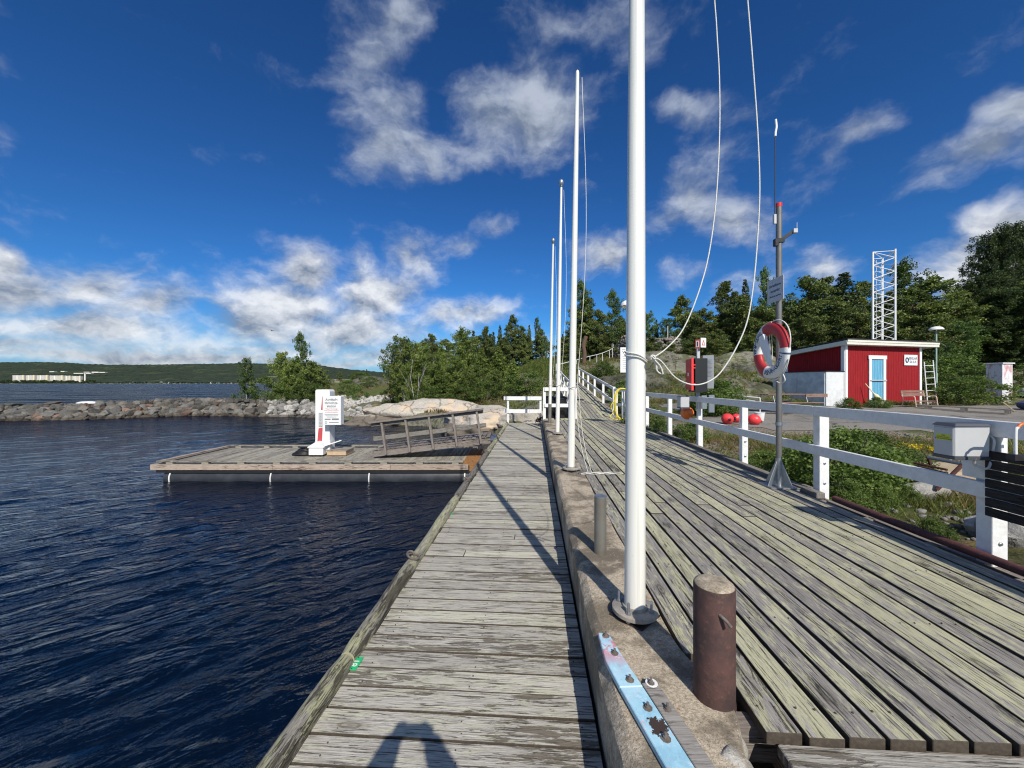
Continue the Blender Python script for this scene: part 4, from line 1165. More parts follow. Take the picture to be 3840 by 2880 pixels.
# ================================================================== BOLLARDS, BOARDS ON THE KERB
c = np.array([.855, 1.625, ZD - .02])
g = thing('mooring_bollard', c, 'big rusty brown steel bollard filled with concrete', 'bollard')
mb = MB(); mb.lathe(c, [(.083, 0), (.0805, .03), (.0805, .485), (.078, .49)], 40); mb.build('pipe', M['rust'], g, smooth=40)
mb = MB(); mb.lathe(c + UZ * .485, [(.078, 0), (.076, .010), (.06, .017), (.03, .020), (.002, .021)], 32); mb.build('concrete_cap', M['concrete'], g, smooth=60)
mb = MB(); q = c + np.array([-.018, -.076, .405]); mb.tube([q, q + np.array([.014, -.026, -.010]), q + np.array([.026, -.038, -.026])], .0065, 8); mb.build('peg', M['rust_bolt'], g, smooth=50)
c = np.array([.688, 2.99, ZD - .01])
g = thing('mooring_post', c, 'slim dull steel post on the kerb behind the nearest flagpole', 'bollard')
mb = MB(); mb.lathe(c, [(.0465, 0), (.0465, .445)], 32); mb.build('pipe', M['dull_steel'], g, smooth=40)
mb = MB(); mb.lathe(c + UZ * .445, [(.0475, 0), (.0475, .008), (.03, .016), (.002, .018)], 28); mb.build('cap', M['steel'], g, smooth=60)

def painted_board():
    m = bpy.data.materials.new('worn_blue_paint'); m.use_nodes = True
    nt = m.node_tree; b = nt.nodes['Principled BSDF']; b.inputs['Roughness'].default_value = .5
    t = nd(nt, 'ShaderNodeTexCoord').outputs['Object']
    n = lambda s, d=6.0, r=.65: nd(nt, 'ShaderNodeTexNoise', inp={'Vector': t, 'Scale': s, 'Detail': d, 'Roughness': r}).outputs[0]
    c = mixc(nt, sstep(nt, n(9), .35, .65), (.44, .67, .78), (.32, .58, .72))
    sep = nd(nt, 'ShaderNodeSeparateXYZ', inp={0: t}); yy = sep.outputs[1]
    pk = mth(nt, 'MULTIPLY', sstep(nt, n(16), .45, .52), sstep(nt, yy, .28, .50))
    c = mixc(nt, pk, c, (.58, .22, .25))
    c = mixc(nt, sstep(nt, n(24, 6, .75), .60, .64), c, (.58, .30, .33))
    c = mixc(nt, mth(nt, 'MULTIPLY', sstep(nt, n(48, 5, .75), .54, .62), .55), c, (.62, .74, .80))
    c = mixc(nt, mth(nt, 'MULTIPLY', sstep(nt, n(7, 5, .7), .55, .62), .4), c, (.22, .42, .55))
    c = mixc(nt, sstep(nt, n(60, 4), .69, .73), c, (.05, .035, .03))
    d = nd(nt, 'ShaderNodeVectorMath', operation='DISTANCE', inp={0: t, 1: (.052, .045, .02)}).outputs['Value']
    dd = mth(nt, 'ADD', d, mth(nt, 'MULTIPLY', mth(nt, 'SUBTRACT', n(38, 5, .7), .5), .13))
    c = mixc(nt, sstep(nt, dd, .035, .04, 1.0, 0.0), c, (.05, .032, .025))
    nt.links.new(c, b.inputs['Base Color'])
    return m
M['blue_board'] = painted_board()
b0 = np.array([.50, 1.40, ZD])
z0 = ZD + .004
g = thing('blue_board', b0, 'worn pale blue painted board bolted along the kerb, red showing through', 'board')
def flat_board(mb, pts, th):
    n = len(pts); mb.add([(x, y, z0) for x, y in pts] + [(x, y, z0 + th) for x, y in pts], [tuple(range(n))[::-1], tuple(range(n, 2 * n))] + [(i, (i + 1) % n, n + (i + 1) % n, n + i) for i in range(n)])
mb = MB(); flat_board(mb, [(.445, 1.985), (.436, 1.79), (.458, 1.632), (.558, 1.636), (.527, 1.80), (.498, 1.985)], .026); mb.build('upper_board', M['blue_board'], g, bevel=.003)
mb = MB(); flat_board(mb, [(.459, 1.628), (.520, 1.277), (.60, .80), (.71, .80), (.617, 1.277), (.558, 1.632)], .026); mb.build('lower_board', M['blue_board'], g, bevel=.003)
for (u, v) in ((2272, 2385), (2305, 2450), (2362, 2550), (2429, 2655), (2497, 2770)):
    q = GP(u, v, z0 + .026); mb = MB(); mb.lathe(q, [(.019, 0), (.019, .002), (.011, .003), (.011, .010), (.006, .011), (.006, .022), (.004, .023)], 8); mb.build('bolt', M['rust_bolt'], g, smooth=30)
g = thing('grey_board', np.array([.6, 1.3, ZD]), 'bare grey board lying beside the pale blue board', 'board')
mb = MB(); flat_board(mb, [(.560, 1.660), (.629, 1.665), (.690, 1.277), (.76, .80), (.715, .80), (.622, 1.277)], .022); mb.build('plank', M['bare_grey'], g, bevel=.003)
for (u, v) in ((2441, 2562), (2503, 2660)):
    q = GP(u, v, z0 + .022); mb = MB(); mb.lathe(q, [(.016, 0), (.016, .002), (.010, .003), (.010, .010), (.006, .011), (.006, .024)], 8); mb.build('bolt', M['rust_bolt'], g, smooth=30)
q = GP(2443, 2560, z0 + .0225); mb = MB(); mb.lathe(q, [(.026, 0), (.025, .0012)], 20); mb.build('paint_spot', M['white'], g)

# number tags
for (u, v, lb, tx, gcol) in ((1332, 2488, 'green berth number tag reading 81 on the boardwalk edge', '81', 'green'), (1687, 1927, 'green berth tag on the boardwalk edge beyond the mooring rings', None, 'green'), (1798, 1749, 'turquoise tag on the boardwalk edge near the pontoon', None, 'green')):
    c = GP(u, v, ZB + .004)
    g = thing('berth_tag', c, lb, 'number tag')
    a = MB(); a.box(c, (.055, .105, .004), ax=PAX); a.build('plate', M['green'], g, bevel=.001)
    if tx:
        a = MB(); put_text(a, tx, .058, c + UZ * .0032, PT, -PS, bold=True); a.build('lettering', M['white'], g)
        for dy in (-.044, .044):
            a = MB(); a.lathe(c + PT * dy + UZ * .002, [(.004, 0), (.004, .001)], 8); a.build('screw', M['ink'], g)
# mooring rings on the log
for (u, v, lb) in ((1555, 2085, 'nearest rusty mooring ring on the boardwalk edge log'), (1738, 1800, 'mooring ring on the log opposite the pontoon beam'), (1817, 1693, 'mooring ring on the log near the gangway foot'), (1858, 1631, 'farthest mooring ring on the log at the gangway top')):
    tt = None
    for t in np.arange(2, 15, .01):
        q = P(-1.115, t, ZB + .07)
        if 1437 + F * (CAMZ - q[2]) / q[1] < v: tt = t; break
    c = P(-1.115, tt, ZB + .07)
    g = thing('mooring_ring', c, lb, 'mooring ring', 'mooring rings on the boardwalk edge log')
    a = MB(); a.tube([c + PS * .032 * math.cos(q) + UZ * (.032 * math.sin(q) + .010) - PS * .02 for q in np.linspace(0, 2 * math.pi, 20, endpoint=False)], .009, 8, closed=True); a.build('eye', M['rust_bolt'], g, smooth=60)
    a = MB(); a.tube([c + PS * (.016 + .046 * math.cos(q)) - PT * (.060 * math.sin(q)) * .8 - PT * .03 + UZ * (.008 - .015 * math.cos(q)) for q in np.linspace(0, 2 * math.pi, 24, endpoint=False)], .009, 8, closed=True); a.build('ring', M['rust_bolt'], g, smooth=60)

# ================================================================== PONTOON, GANGWAY, PUMP STATION
ZP = .485
g = thing('floating_pontoon', (-5, 11.5, 0), 'floating timber pontoon with raised edge boards on dark pipe floats', 'pontoon')
xL, xR, yF, yB = -9.5, -.95, 10.12, 12.95
rg = random.Random(7); mb = MB(); x = xL + .1
while x < xR - .25:
    mb.r = rg.random(); mb.beam((x, yF + .03, ZP - .05), (x, yB - .03, ZP - .05 + rg.uniform(-.002, .002)), .118, .03, uvx=rg.uniform(0, 50)); x += .124
mb.build('decking', M['pontoon'], g, bevel=.003)
M['algae'] = wood('rust_stained_wood', (.24, .115, .045), (.40, .20, .075), (.10, .05, .02), None, 0, .3, False, .5)
mb = MB(); mb.beam((xR - .17, yF + .03, ZP - .045), (xR - .17, yB - .4, ZP - .045), .42, .03); mb.beam((xR - .17, yF - .005, ZP - .13), (xR + .02, yF - .005, ZP - .13), .05, .14)
tag(mb.build('stained_end', M['algae'], g), 'rust orange stained end boards')
for (y, nm) in ((yF, 'front'), (yB, 'back')):
    mb = MB(); 
    for a_, b_ in ((xL, -6.3), (-6.296, -3.2), (-3.196, xR - .2)): mb.r = rg.random(); mb.beam((a_, y, ZP - .10), (b_, y, ZP - .10), .05, .145, uvx=rg.uniform(0, 50))
    mb.build('side_beam', M['beam'], g, bevel=.004)
    mb = MB(); yy = y + (.13 if y < 11 else -.13)
    mb.r = .4; mb.beam((xL + .05, yy, ZP + .035), (-4.6, yy, ZP + .035), .11, .038, uvx=3); mb.beam((-4.596, yy, ZP + .035), (xR - .35, yy, ZP + .035), .11, .038, uvx=13)
    x = xL + .3
    while x < xR - .4: mb.beam((x, yy, ZP - .009), (x + .18, yy, ZP - .009), .1, .05); x += .95
    mb.build('edge_board', M['pontoon'], g, bevel=.003)
mb = MB(); mb.beam((xL, yF - .02, ZP - .10), (xL, yB + .02, ZP - .10), .05, .145); mb.beam((xL + .1, yF + .2, ZP + .03), (xL + .1, yB - .2, ZP + .03), .11, .04)
mb.build('end_beam', M['beam'], g, bevel=.004)
M['float'] = mat('black_float_pipe', (.03, .032, .038), .4, var=(3, .5, (.065, .07, .08)))
for y in (yF + .27, yB - .27):
    mb = MB(); mb.tube([(xL + .28, y, .07), (xR - .15, y, .07)], .25, 24); mb.build('float_pipe', M['float'], g, smooth=40)
for x in (-9.05, -6.38, -3.78, -1.25):
    mb = MB(); mb.tube([(x, yF + .27 - .262 * math.cos(a), .07 + .262 * math.sin(a)) for a in np.linspace(-.9, 1.7, 14)], .018, 6); mb.build('strap', M['white'], g, smooth=40)
mb = MB(); mb.beam((xL + .1, yF + .05, ZP - .21), (xR - .1, yF + .05, ZP - .21), .06, .08); mb.beam((xL + .1, yB - .05, ZP - .21), (xR - .1, yB - .05, ZP - .21), .06, .08); mb.build('bearer', M['dark'], g)

# gangway: near side railing only
g = thing('gangway', (-2.2, 11.5, .8), 'sloping wooden gangway with one handrail between pontoon and boardwalk', 'gangway')
A = np.array([-3.95, 11.0, ZP + .10]); B = np.array([-.62, 11.0, ZB + .02]); dirg = unit(B - A)
mb = MB()
for y in (11.0, 12.15): mb.beam(A + (0, y - 11.0, 0), B + (0, y - 11.0, 0), .06, .19)
mb.build('stringer', M['gang'], g, bevel=.004)
mb = MB(); n = 24
for i in range(n):
    c = A + (B - A) * (i + .5) / n + UZ * .085; mb.r = rg.random(); mb.beam(c + (0, -.03, 0), c + (0, 1.2, 0), .115, .028, up=np.cross(dirg, (0, 1, 0)) * -1)
mb.build('planking', M['gang'], g)
for i in range(5):
    q = .16 + i * .665 ; q = (np.array([565, 765, 962, 1160, 1362]) - 460)[i] / (1440 - 460)
    base = A + (B - A) * q; upd = np.array([-.14, 0, .99]); upd = unit(upd + .0 * dirg)
    mb = MB(); mb.beam(base + (0, -.05, 0) - upd * .06, base + (0, -.05, 0) + upd * .86, .10, .06, up=dirg); mb.build('railing_post', M['gang'], g, bevel=.004)
tipA = A + np.array([-.13, -.05, .86]); tipB = A + (B - A) * .97 + np.array([-.10, -.05, .87])
mb = MB(); mb.beam(tipA + UZ * .03, tipB + UZ * .03, .15, .045); mb.build('handrail', M['gang'], g, bevel=.004)
mb = MB(); mb.beam(tipA + (0.05, .04, -.045), tipB + (0, .04, -.045), .03, .09); mb.build('handrail_board', M['grey_timber'], g, bevel=.004)
mb = MB(); mb.beam(A + (-.02, .0, .42), B + (-.12, .0, .43), .03, .125); mb.build('middle_rail', M['grey_timber'], g, bevel=.004)
mb = MB(); mb.box((-.55, 11.5, ZB + .03), (.28, 1.1, .02)); mb.build('landing_plate', M['steel'], g)

# pump-out station
yS = 11.40
g = thing('pump_station', (-5.65, yS, ZP), 'white pump-out pillar with red arrow panels on the pontoon', 'pump station')
xl, xr = (1182 - 1920) / F * yS, (1236 - 1920) / F * yS
poly = [(xl, ZP + .05), (xr, ZP + .05)] + [(xr - .07 + .07 * math.cos(a), 2.34 + .07 * math.sin(a)) for a in np.linspace(0, math.pi / 2, 6)] + [(xl + .05 - .05 * math.sin(a), 2.36 + .05 * math.cos(a)) for a in np.linspace(0, math.pi / 2, 6)]
mb = MB(); mb.prism(poly, (0, yS, 0), (1, 0, 0), (0, 0, 1), (0, 1, 0), .34); mb.build('pillar', M['white'], g, bevel=.01, seg=2)
def pq(u, v, Y): p = PX(u, v, Y); return (p[0], p[2])
mb = MB(); mb.prism([pq(1204, 1537, yS), pq(1210, 1537, yS), pq(1210, 1487, yS), pq(1209, 1487, yS)], (0, yS - .006, 0), (1, 0, 0), (0, 0, 1), (0, 1, 0), .005)
mb.prism([pq(1190, 1657, yS), pq(1208, 1655, yS), pq(1210, 1603, yS), pq(1195, 1606, yS)], (0, yS - .006, 0), (1, 0, 0), (0, 0, 1), (0, 1, 0), .005)
mb.build('red_panel', mat('faded_red', (.50, .07, .075), .5), g)
mb = MB(); q0, q1 = pq(1196, 1598, yS), pq(1210, 1547, yS); mb.box(((q0[0] + q1[0]) / 2, yS - .012, (q0[1] + q1[1]) / 2), (q1[0] - q0[0], .02, q1[1] - q0[1])); mb.build('instruction_plate', M['grey_box'], g)
mb = MB()
for i in range(9): mb.box(((q0[0] + q1[0]) / 2, yS - .0235, q1[1] - .03 - i * .042), (.085 - .02 * (i % 3), .002, .010))
mb.build('lettering', M['grey_ink'], g)
mb = MB(); x0, x1 = (1157 - 1920) / F * 11.2, (1211 - 1920) / F * 11.2
mb.box(((x0 + x1) / 2, 11.43, ZP + .12), (x1 - x0, .46, .21)); mb.build('base_box', M['white'], g, bevel=.012, seg=2)
mb = MB(); zt = ZP + .225
mb.prism([(x0 - .03, zt), (x1 + .03, zt), (x1 + .03, zt + .03), (x1 - .06, zt + .16), (x0 + .22, zt + .18), (x0 - .03, zt + .03)], (0, 11.18, 0), (1, 0, 0), (0, 0, 1), (0, 1, 0), .5); mb.build('skirt', M['white'], g, bevel=.008)
mb = MB(); mb.beam((x1 - .05, 11.3, zt + .03), (x1 + .38, 11.55, zt + .17), .16, .03, up=(-.3, 0, 1)); mb.build('holder_arm', M['white'], g, bevel=.006)
# its notice board
xa, xb = (1211 - 1920) / F * 11.15, (1278 - 1920) / F * 11.15; za, zb_ = CAMZ - (1594 - 1437) / F * 11.15, CAMZ - (1486 - 1437) / F * 11.15
mb = MB(); mb.box(((xa + xb) / 2, 11.15 + .11, (za + zb_) / 2), (xb - xa, .22, zb_ - za)); nb = mb.build('notice_board', M['white'], g, bevel=.01, seg=2)
mb = MB(); cx = (xa + xb) / 2; H = zb_ - za
for i, tx in enumerate(('Avgiftsfri', 'tömnings-', 'station')): put_text(mb, tx, .098, (cx - .01, 11.145, zb_ - .10 - i * .093), (1, 0, 0), (0, 0, 1), bold=True)
mb.build('lettering', M['grey_ink'], nb)
mb = MB()
for i, tx in enumerate(('Tillägg vid denna brygga', 'endast under den tid det tar', 'att tömma din septitank')): put_text(mb, tx, .037, (cx - .01, 11.145, zb_ - .365 - i * .048), (1, 0, 0), (0, 0, 1))
mb.build('red_lettering', M['red_ink'], nb)
mb = MB()
for i, (w, o) in enumerate(((.40, 0), (.36, .01), (.28, 0))): mb.box((cx - .01 + o, 11.146, zb_ - .53 - i * .036), (w, .003, .009))
mb.box((cx - .12, 11.146, zb_ - .665), (.17, .003, .03)); mb.box((cx + .10, 11.146, zb_ - .665), (.20, .003, .045)); mb.box((cx + .06, 11.146, zb_ - .755), (.28, .003, .018))
mb.tube([(cx - .17 + .028 * math.cos(a), 11.146, zb_ - .76 + .028 * math.sin(a)) for a in np.linspace(0, 2 * math.pi, 18, endpoint=False)], .006, 5, closed=True)
mb.build('small_print', M['grey_ink'], nb)
# wooden step and black hose
xa, xb = (1223 - 1920) / F * 11.3, (1297 - 1920) / F * 11.3
g = thing('wooden_step', ((xa + xb) / 2, 11.5, ZP), 'low boxy wooden step right of the white pump-out pillar', 'step box')
mb = MB(); mb.box(((xa + xb) / 2, 11.6, ZP + .05), (xb - xa - .02, .56, .13)); mb.build('box', M['fresh'], g, bevel=.004)
mb = MB()
for i in range(5): mb.r = rg.random(); mb.beam((xa - .02, 11.36 + i * .12, ZP + .132), (xb + .02, 11.36 + i * .12, ZP + .132), .112, .028)
mb.build('tread_board', M['pontoon'], g, bevel=.003)
mb = MB(); c = np.array([-6.25, 11.5, ZP])
for i in range(5): mb.tube([c + np.array([(.30 - .03 * i) * math.cos(a) + .03 * i, .22 * math.sin(a), .005 + .04 * i + .01 * math.sin(a * 3 + i)]) for a in np.linspace(0, 2 * math.pi, 26, endpoint=False)], .024, 8, closed=True)
mb.tube(smoothpts([c + (.2, .1, .18), c + (.32, .25, .5), c + (.42, .28, .9), c + (.5, .2, 1.1)]), .022, 8)
tag(mb.build('suction_hose', M['black'], smooth=60), 'coiled black hose lying left of the white pump-out pillar', 'hose')
# ================================================================== LIFEBUOY POLE
c = np.array([3.42, 4.92, ZD])
g = thing('rescue_pole', c, 'grey metal pole with red cap and thin aerial at the deck edge', 'pole')
mb = MB(); mb.tube([c + UZ * .36, c + UZ * 3.58], .034, 24); mb.build('pole', M['grey_pole'], g, smooth=50)
mb = MB(); mb.tube([c + UZ * 3.575, c + UZ * 3.625], .036, 20); mb.build('cap', M['red'], g, smooth=50)
mb = MB()
mb.tube([c, c + UZ * .36], .036, 20)
for a in (.3, 1.87, 3.44, 5.01):
    d = np.array([math.cos(a), math.sin(a), 0]); n_ = np.array([-d[1], d[0], 0])
    mb.prism([(.03, .015), (.19, .015), (.035, .33)], c - n_ * .004, d, UZ, n_, .008)
mb.box(c + UZ * .008, (.36, .30, .016), ax=PAX); mb.build('foot_bracket', M['steel'], g, bevel=.002)
mb = MB(); mb.beam(c + PS * -.24 + UZ * -.02, c + PS * .42 + UZ * -.02, .30, .035, up=UZ); mb.build('mounting_plank', M['grey_timber'], g, bevel=.004)
mb = MB(); ta = c + np.array([-.055, 0, 3.5]); mb.tube([ta + UZ * -.14, ta + UZ * .55, ta + np.array([.006, 0, 1.05])], .0055, 8); mb.build('aerial', M['dark'], g)
mb = MB(); q = ta + np.array([.008, 0, .98]); mb.tube(smoothpts([q, q + (.004, 0, .06), q + (.014, 0, .12), q + (.008, 0, .19), q + (.004, 0, .22)]), [.010] + [.014] * 31 + [.008], 8) ; mb.build('aerial_sleeve', M['white'], g, smooth=60)
mb = MB(); mb.box(ta + (0, 0, -.08), (.03, .03, .12)); mb.build('aerial_clamp', M['grey_box'], g)
mb = MB(); z = 3.16; mb.box(c + UZ * (z - .02), (.09, .09, .05)); mb.box(c + np.array([-.06, -.03, z - .05]), (.04, .05, .09)); mb.beam(c + np.array([.03, -.01, z + .0]), c + np.array([.135, -.05, z + .075]), .03, .04)
mb.build('bracket', M['dark'], g)
mb = MB(); e = c + np.array([.155, -.06, z + .085]); mb.box(e, (.05, .05, .05)); mb.tube([e + (.03, 0, 0), e + (.032, 0, .11)], .004, 6); mb.build('bracket_end', M['grey_box'], g)
mb = MB(); q = c + UZ * .80; mb.tube([q - UZ * .02, q + UZ * .02], .042, 16); mb.box(q + (.055, -.02, 0), (.05, .02, .035)); mb.build('clamp', M['steel'], g)
# its sign faces the deck
yc = 4.92; xs_ = 3.36
mb = MB(); sc = np.array([xs_, 4.90, CAMZ + 1.19]); mb.box(sc, (.006, .33, .30), ax=PAX); sg = mb.build('sign', mat('pale_grey_sign', (.50, .53, .57), .5), g, bevel=.001)
mb = MB(); cc = np.array([xs_ - .0045, 4.90, 0])
for i, (tx, sz) in enumerate((('Livräddnings-', .046), ('utrustning', .046), ('Missbruk beivras', .034))): put_text(mb, tx, sz, cc + UZ * (CAMZ + 1.25 - i * .068), -PT, UZ, bold=True)
mb.build('lettering', M['navy'], sg)
mb = MB()
for dz in (-.14, .14): mb.beam(sc + (.0, -.10, dz), sc + (.08, .10, dz + .0), .02, .015)
mb.build('sign_bracket', M['grey_box'], g)

# lifebuoy
Rr, rr = .275, .075
bc = np.array([3.235, 4.80, 3.005])
tw = R(-4); N_ = unit(-PS * math.cos(tw) + PT * math.sin(tw)); U_ = unit(np.cross(UZ, N_)) * -1; V_ = UZ
U_ = PT * 1.0                                     # away from the camera along the deck
g = thing('lifebuoy', bc, 'red and white lifebuoy hanging on the grey pole', 'lifebuoy')
def ringpt(a, b, k=1.0):
    cdir = U_ * math.cos(a) + V_ * math.sin(a)
    return bc + cdir * (Rr + rr * 1.0 * k * math.cos(b)) + N_ * (rr * .62 * k * math.sin(b))
def ringseg(mb, a0, a1, n=24, k=1.0):
    nb_ = 20; vs = []
    for i in range(n + 1):
        a = a0 + (a1 - a0) * i / n
        for j in range(nb_): vs.append(ringpt(a, 2 * math.pi * j / nb_, k))
    mb.add(vs, [(i * nb_ + j, i * nb_ + (j + 1) % nb_, (i + 1) * nb_ + (j + 1) % nb_, (i + 1) * nb_ + j) for i in range(n) for j in range(nb_)])
# seen from the deck, angle 0 points left (away from the camera), pi points right
segs = [('red', 85, -10, ), ]
def seen(deg): return math.pi - R(deg)            # deg measured as it looks in the photo, 0 = right, ccw
mb = MB(); ringseg(mb, seen(2), seen(112)); ringseg(mb, seen(188), seen(252)); mb.build('red_cover', mat('faded_red_cover', (.44, .028, .03), .5, var=(6, .4, (.42, .03, .035))), g, smooth=60)
mb = MB(); ringseg(mb, seen(112), seen(188)); ringseg(mb, seen(252), seen(362)); mb.build('white_cover', M['white'], g, smooth=60)
mb = MB(); ringseg(mb, seen(352), seen(359), 4, 1.03); mb.build('band', M['white'], g, smooth=60)
mb = MB(); ringseg(mb, seen(348.5), seen(351), 2, 1.035); mb.build('strap', M['navy'], g, smooth=60)
mb = MB()
def ringtext(tx, a0, a1, outer):
    n = len(tx)
    for i, ch in enumerate(tx):
        d = a0 + (a1 - a0) * (i + .5) / n
        a = seen(d)
        if ch == ' ': continue
        v, f = text_geo(ch, .078, True)
        if len(v) == 0: continue
        rad = U_ * math.cos(a) + V_ * math.sin(a); tan = -U_ * -math.sin(a) + -V_ * math.cos(a)
        # letters: top towards 'rad' when outer
        tdir = unit(-(U_ * -math.sin(a) + V_ * math.cos(a))) * (1 if True else -1)
        up_ = rad if outer else -rad
        tdir = np.cross(up_, N_) if True else tdir
        vs = []
        for p in v:
            off = p[1]; rho = off if outer else -off
            bb = max(-1, min(1, rho / rr)); hgt = rr * .62 * math.sqrt(max(0, 1 - bb * bb)) + .002
            vs.append(bc + rad * (Rr + rho) + tdir * p[0] + N_ * hgt)
        mb.add(vs, f)
ringtext('TRYGG-HANSA', 118, 186, False)
ringtext('TRYGG-HANSA', 346, 258, False)
mb.build('lettering', M['navy'], g)
# grab line and paddle-shaped line float in the middle
mb = MB()
for (a0, a1, bul) in ((2, 85, .055), (88, 178, .012), (182, 258, .010), (262, 340, .02)):
    pts = []
    for q in np.linspace(0, 1, 16):
        a = seen(a0 + (a1 - a0) * q); rad = U_ * math.cos(a) + V_ * math.sin(a); pts.append(bc + rad * (Rr + rr + .008 + bul * math.sin(math.pi * q)) + N_ * .0)
    mb.tube(pts, .007, 8)
mb.tube(smoothpts([bc + PT * -.24 + UZ * -.30, bc + PT * -.27 + UZ * -.37, bc + PT * -.20 + UZ * -.41, bc + PT * -.12 + UZ * -.385]), .007, 8)
mb.build('grab_line', M['rope'], g, smooth=80)
mb = MB(); o = bc + N_ * .045
poly = [(.20, .20), (.05, .235), (.015, .20), (-.105, -.02), (-.10, -.075), (-.165, -.20), (-.10, -.215), (-.045, -.105), (.02, -.085), (.14, .07)]
poly = [(-x * .66 + .01, y * .92) for x, y in poly]
mb.prism([(x, y) for x, y in poly], o, -PT, UZ, N_, .045); mb.build('throw_line_case', M['white'], g, bevel=.012, seg=3)
mb = MB(); mb.tube([bc + PT * -.02 + UZ * .2, bc + PT * -.03 + UZ * -.1], .004, 6); mb.tube([bc + PT * .03 + UZ * .2, bc + PT * .01 + UZ * -.05], .004, 6); mb.build('throw_line', M['rope'], g)
mb = MB(); mb.tube([c + UZ * 1.98 + N_ * .03, c + UZ * 1.98 + N_ * .12, c + UZ * 2.02 + N_ * .15], .006, 6); 
mb.build('hook', M['steel'], bpy.data.objects['rescue_pole'])

# ================================================================== METER BOXES ON THE FENCE
def meter_box(cx, cy, z0, w_s, w_t, h, label, sticker):
    c = np.array([cx, cy, z0]); g = thing('meter_box', c, label, 'electric box', 'grey electric boxes on the white fence')
    def fr(s, t, z): return c + PS * s + PT * t + UZ * z
    k = .82
    vs = [fr(0, 0, .012), fr(w_s, 0, .012), fr(w_s, w_t, .012), fr(0, w_t, .012), fr(0, 0, h), fr(w_s * 1.0, -.004, h), fr(w_s, w_t, h), fr(-.004, w_t, h)]
    mb = MB(); mb.add(vs, [(0, 3, 2, 1), (4, 5, 6, 7), (0, 1, 5, 4), (1, 2, 6, 5), (2, 3, 7, 6), (3, 0, 4, 7)]); mb.build('housing', M['grey_box'], g, bevel=.004)
    mb = MB(); mb.add([fr(-.010, -.012, h), fr(w_s + .004, -.012, h), fr(w_s + .004, w_t + .01, h), fr(-.010, w_t + .01, h), fr(.012, .006, h + .022), fr(w_s, .006, h + .022), fr(w_s, w_t - .006, h + .022), fr(.012, w_t - .006, h + .022)],
        [(0, 3, 2, 1), (4, 5, 6, 7), (0, 1, 5, 4), (1, 2, 6, 5), (2, 3, 7, 6), (3, 0, 4, 7)]); mb.build('lid', M['lid'], g, bevel=.002)
    mb = MB(); mb.box(fr(w_s * .5, w_t * .5, 0), (w_s + .012, w_t + .012, .025), ax=PAX); mb.build('bottom_rim', M['lid'], g, bevel=.002)
    mb = MB(); mb.box(fr(-.004, w_t * .5, h * .5), (.006, w_t * .92, h * .88), ax=PAX); d = mb.build('door', M['grey_box'], g, bevel=.002)
    if sticker:
        mb = MB(); mb.box(fr(-.008, w_t * .48, h * .63), (.002, w_t * .68, .045), ax=PAX); st = mb.build('warning_sticker', M['yellow'], d)
        mb = MB()
        for i, tx in enumerate(('OBS!', 'STÄNG LOCKET', 'EFTER ANVÄNDNING')): put_text(mb, tx, .0125, fr(-.0096, w_t * .48, h * .63 + .013 - i * .013), -PT, UZ, bold=True)
        mb.build('lettering', M['ink'], st)
    return g
g = meter_box(3.275, 2.84, 2.045, .24, .15, .235, 'big grey electric box on the near fence post, yellow warning sticker', True)
c0 = np.array([3.275, 2.84, 2.045])
mb = MB()
mb.tube(smoothpts([c0 + PS * .14 + UZ * .0, c0 + PS * .16 + PT * .02 - UZ * .05, c0 + PS * .20 - UZ * .07 + PT * -.02, c0 + PS * .25 - UZ * .02 + PT * .0, c0 + PS * .262 + UZ * .06, c0 + PS * .262 + UZ * .15, c0 + PS * .25 + UZ * .2 + PT * .1]), .0085, 8)
mb.build('cable', M['grey_box'], g, smooth=70)
g = meter_box(3.52, 8.00, 2.085, .17, .20, .235, 'smaller grey electric box on the fence below the notice boards', False)

# dark slatted panel and bent tube at the right edge
g = thing('slatted_panel', P(3.35, 2.7, 1.6), 'charcoal slatted wooden panel hanging inside the near fence', 'panel')
zt, zb_ = 2.105, 1.615
for i in range(7):
    z = zb_ + (i + .5) * (zt - zb_) / 7
    mb = MB(); mb.r = (i * .37) % 1; mb.beam(P(3.352, 3.06, z), P(3.352, 1.3, z), .018, .062, uvx=i * 3.3); mb.build('slat', M['dark_slat'], g, bevel=.002)
mb = MB()
for t in (2.72, 1.9): mb.beam(P(3.366, t, zb_), P(3.366, t, zt + .02), .03, .02, up=PS)
mb.build('batten', M['dark'], g)
g = thing('bent_tube', P(3.3, 2.6, 2.1), 'bent white and orange tube hooked on the slatted panel', 'tube')
b_ = GP(3808, 1690, 2.12); b_ = np.array([3.41, 2.60, 2.10])
mb = MB(); mb.tube(smoothpts([b_, b_ + (0, 0, .17), b_ + (.015, 0, .20)]), .009, 10); mb.build('pale_end', M['white'], g, smooth=60)
mb = MB(); mb.tube(smoothpts([b_ + (.015, 0, .20), b_ + (.04, 0, .222), b_ + (.09, 0, .225), b_ + (.3, -.02, .225)]), .009, 10); mb.build('orange_end', M['orange'], g, smooth=60)
mb = MB(); mb.box(b_ + UZ * 0, (.07, .05, .04)); mb.build('clamp', M['dark'], g)

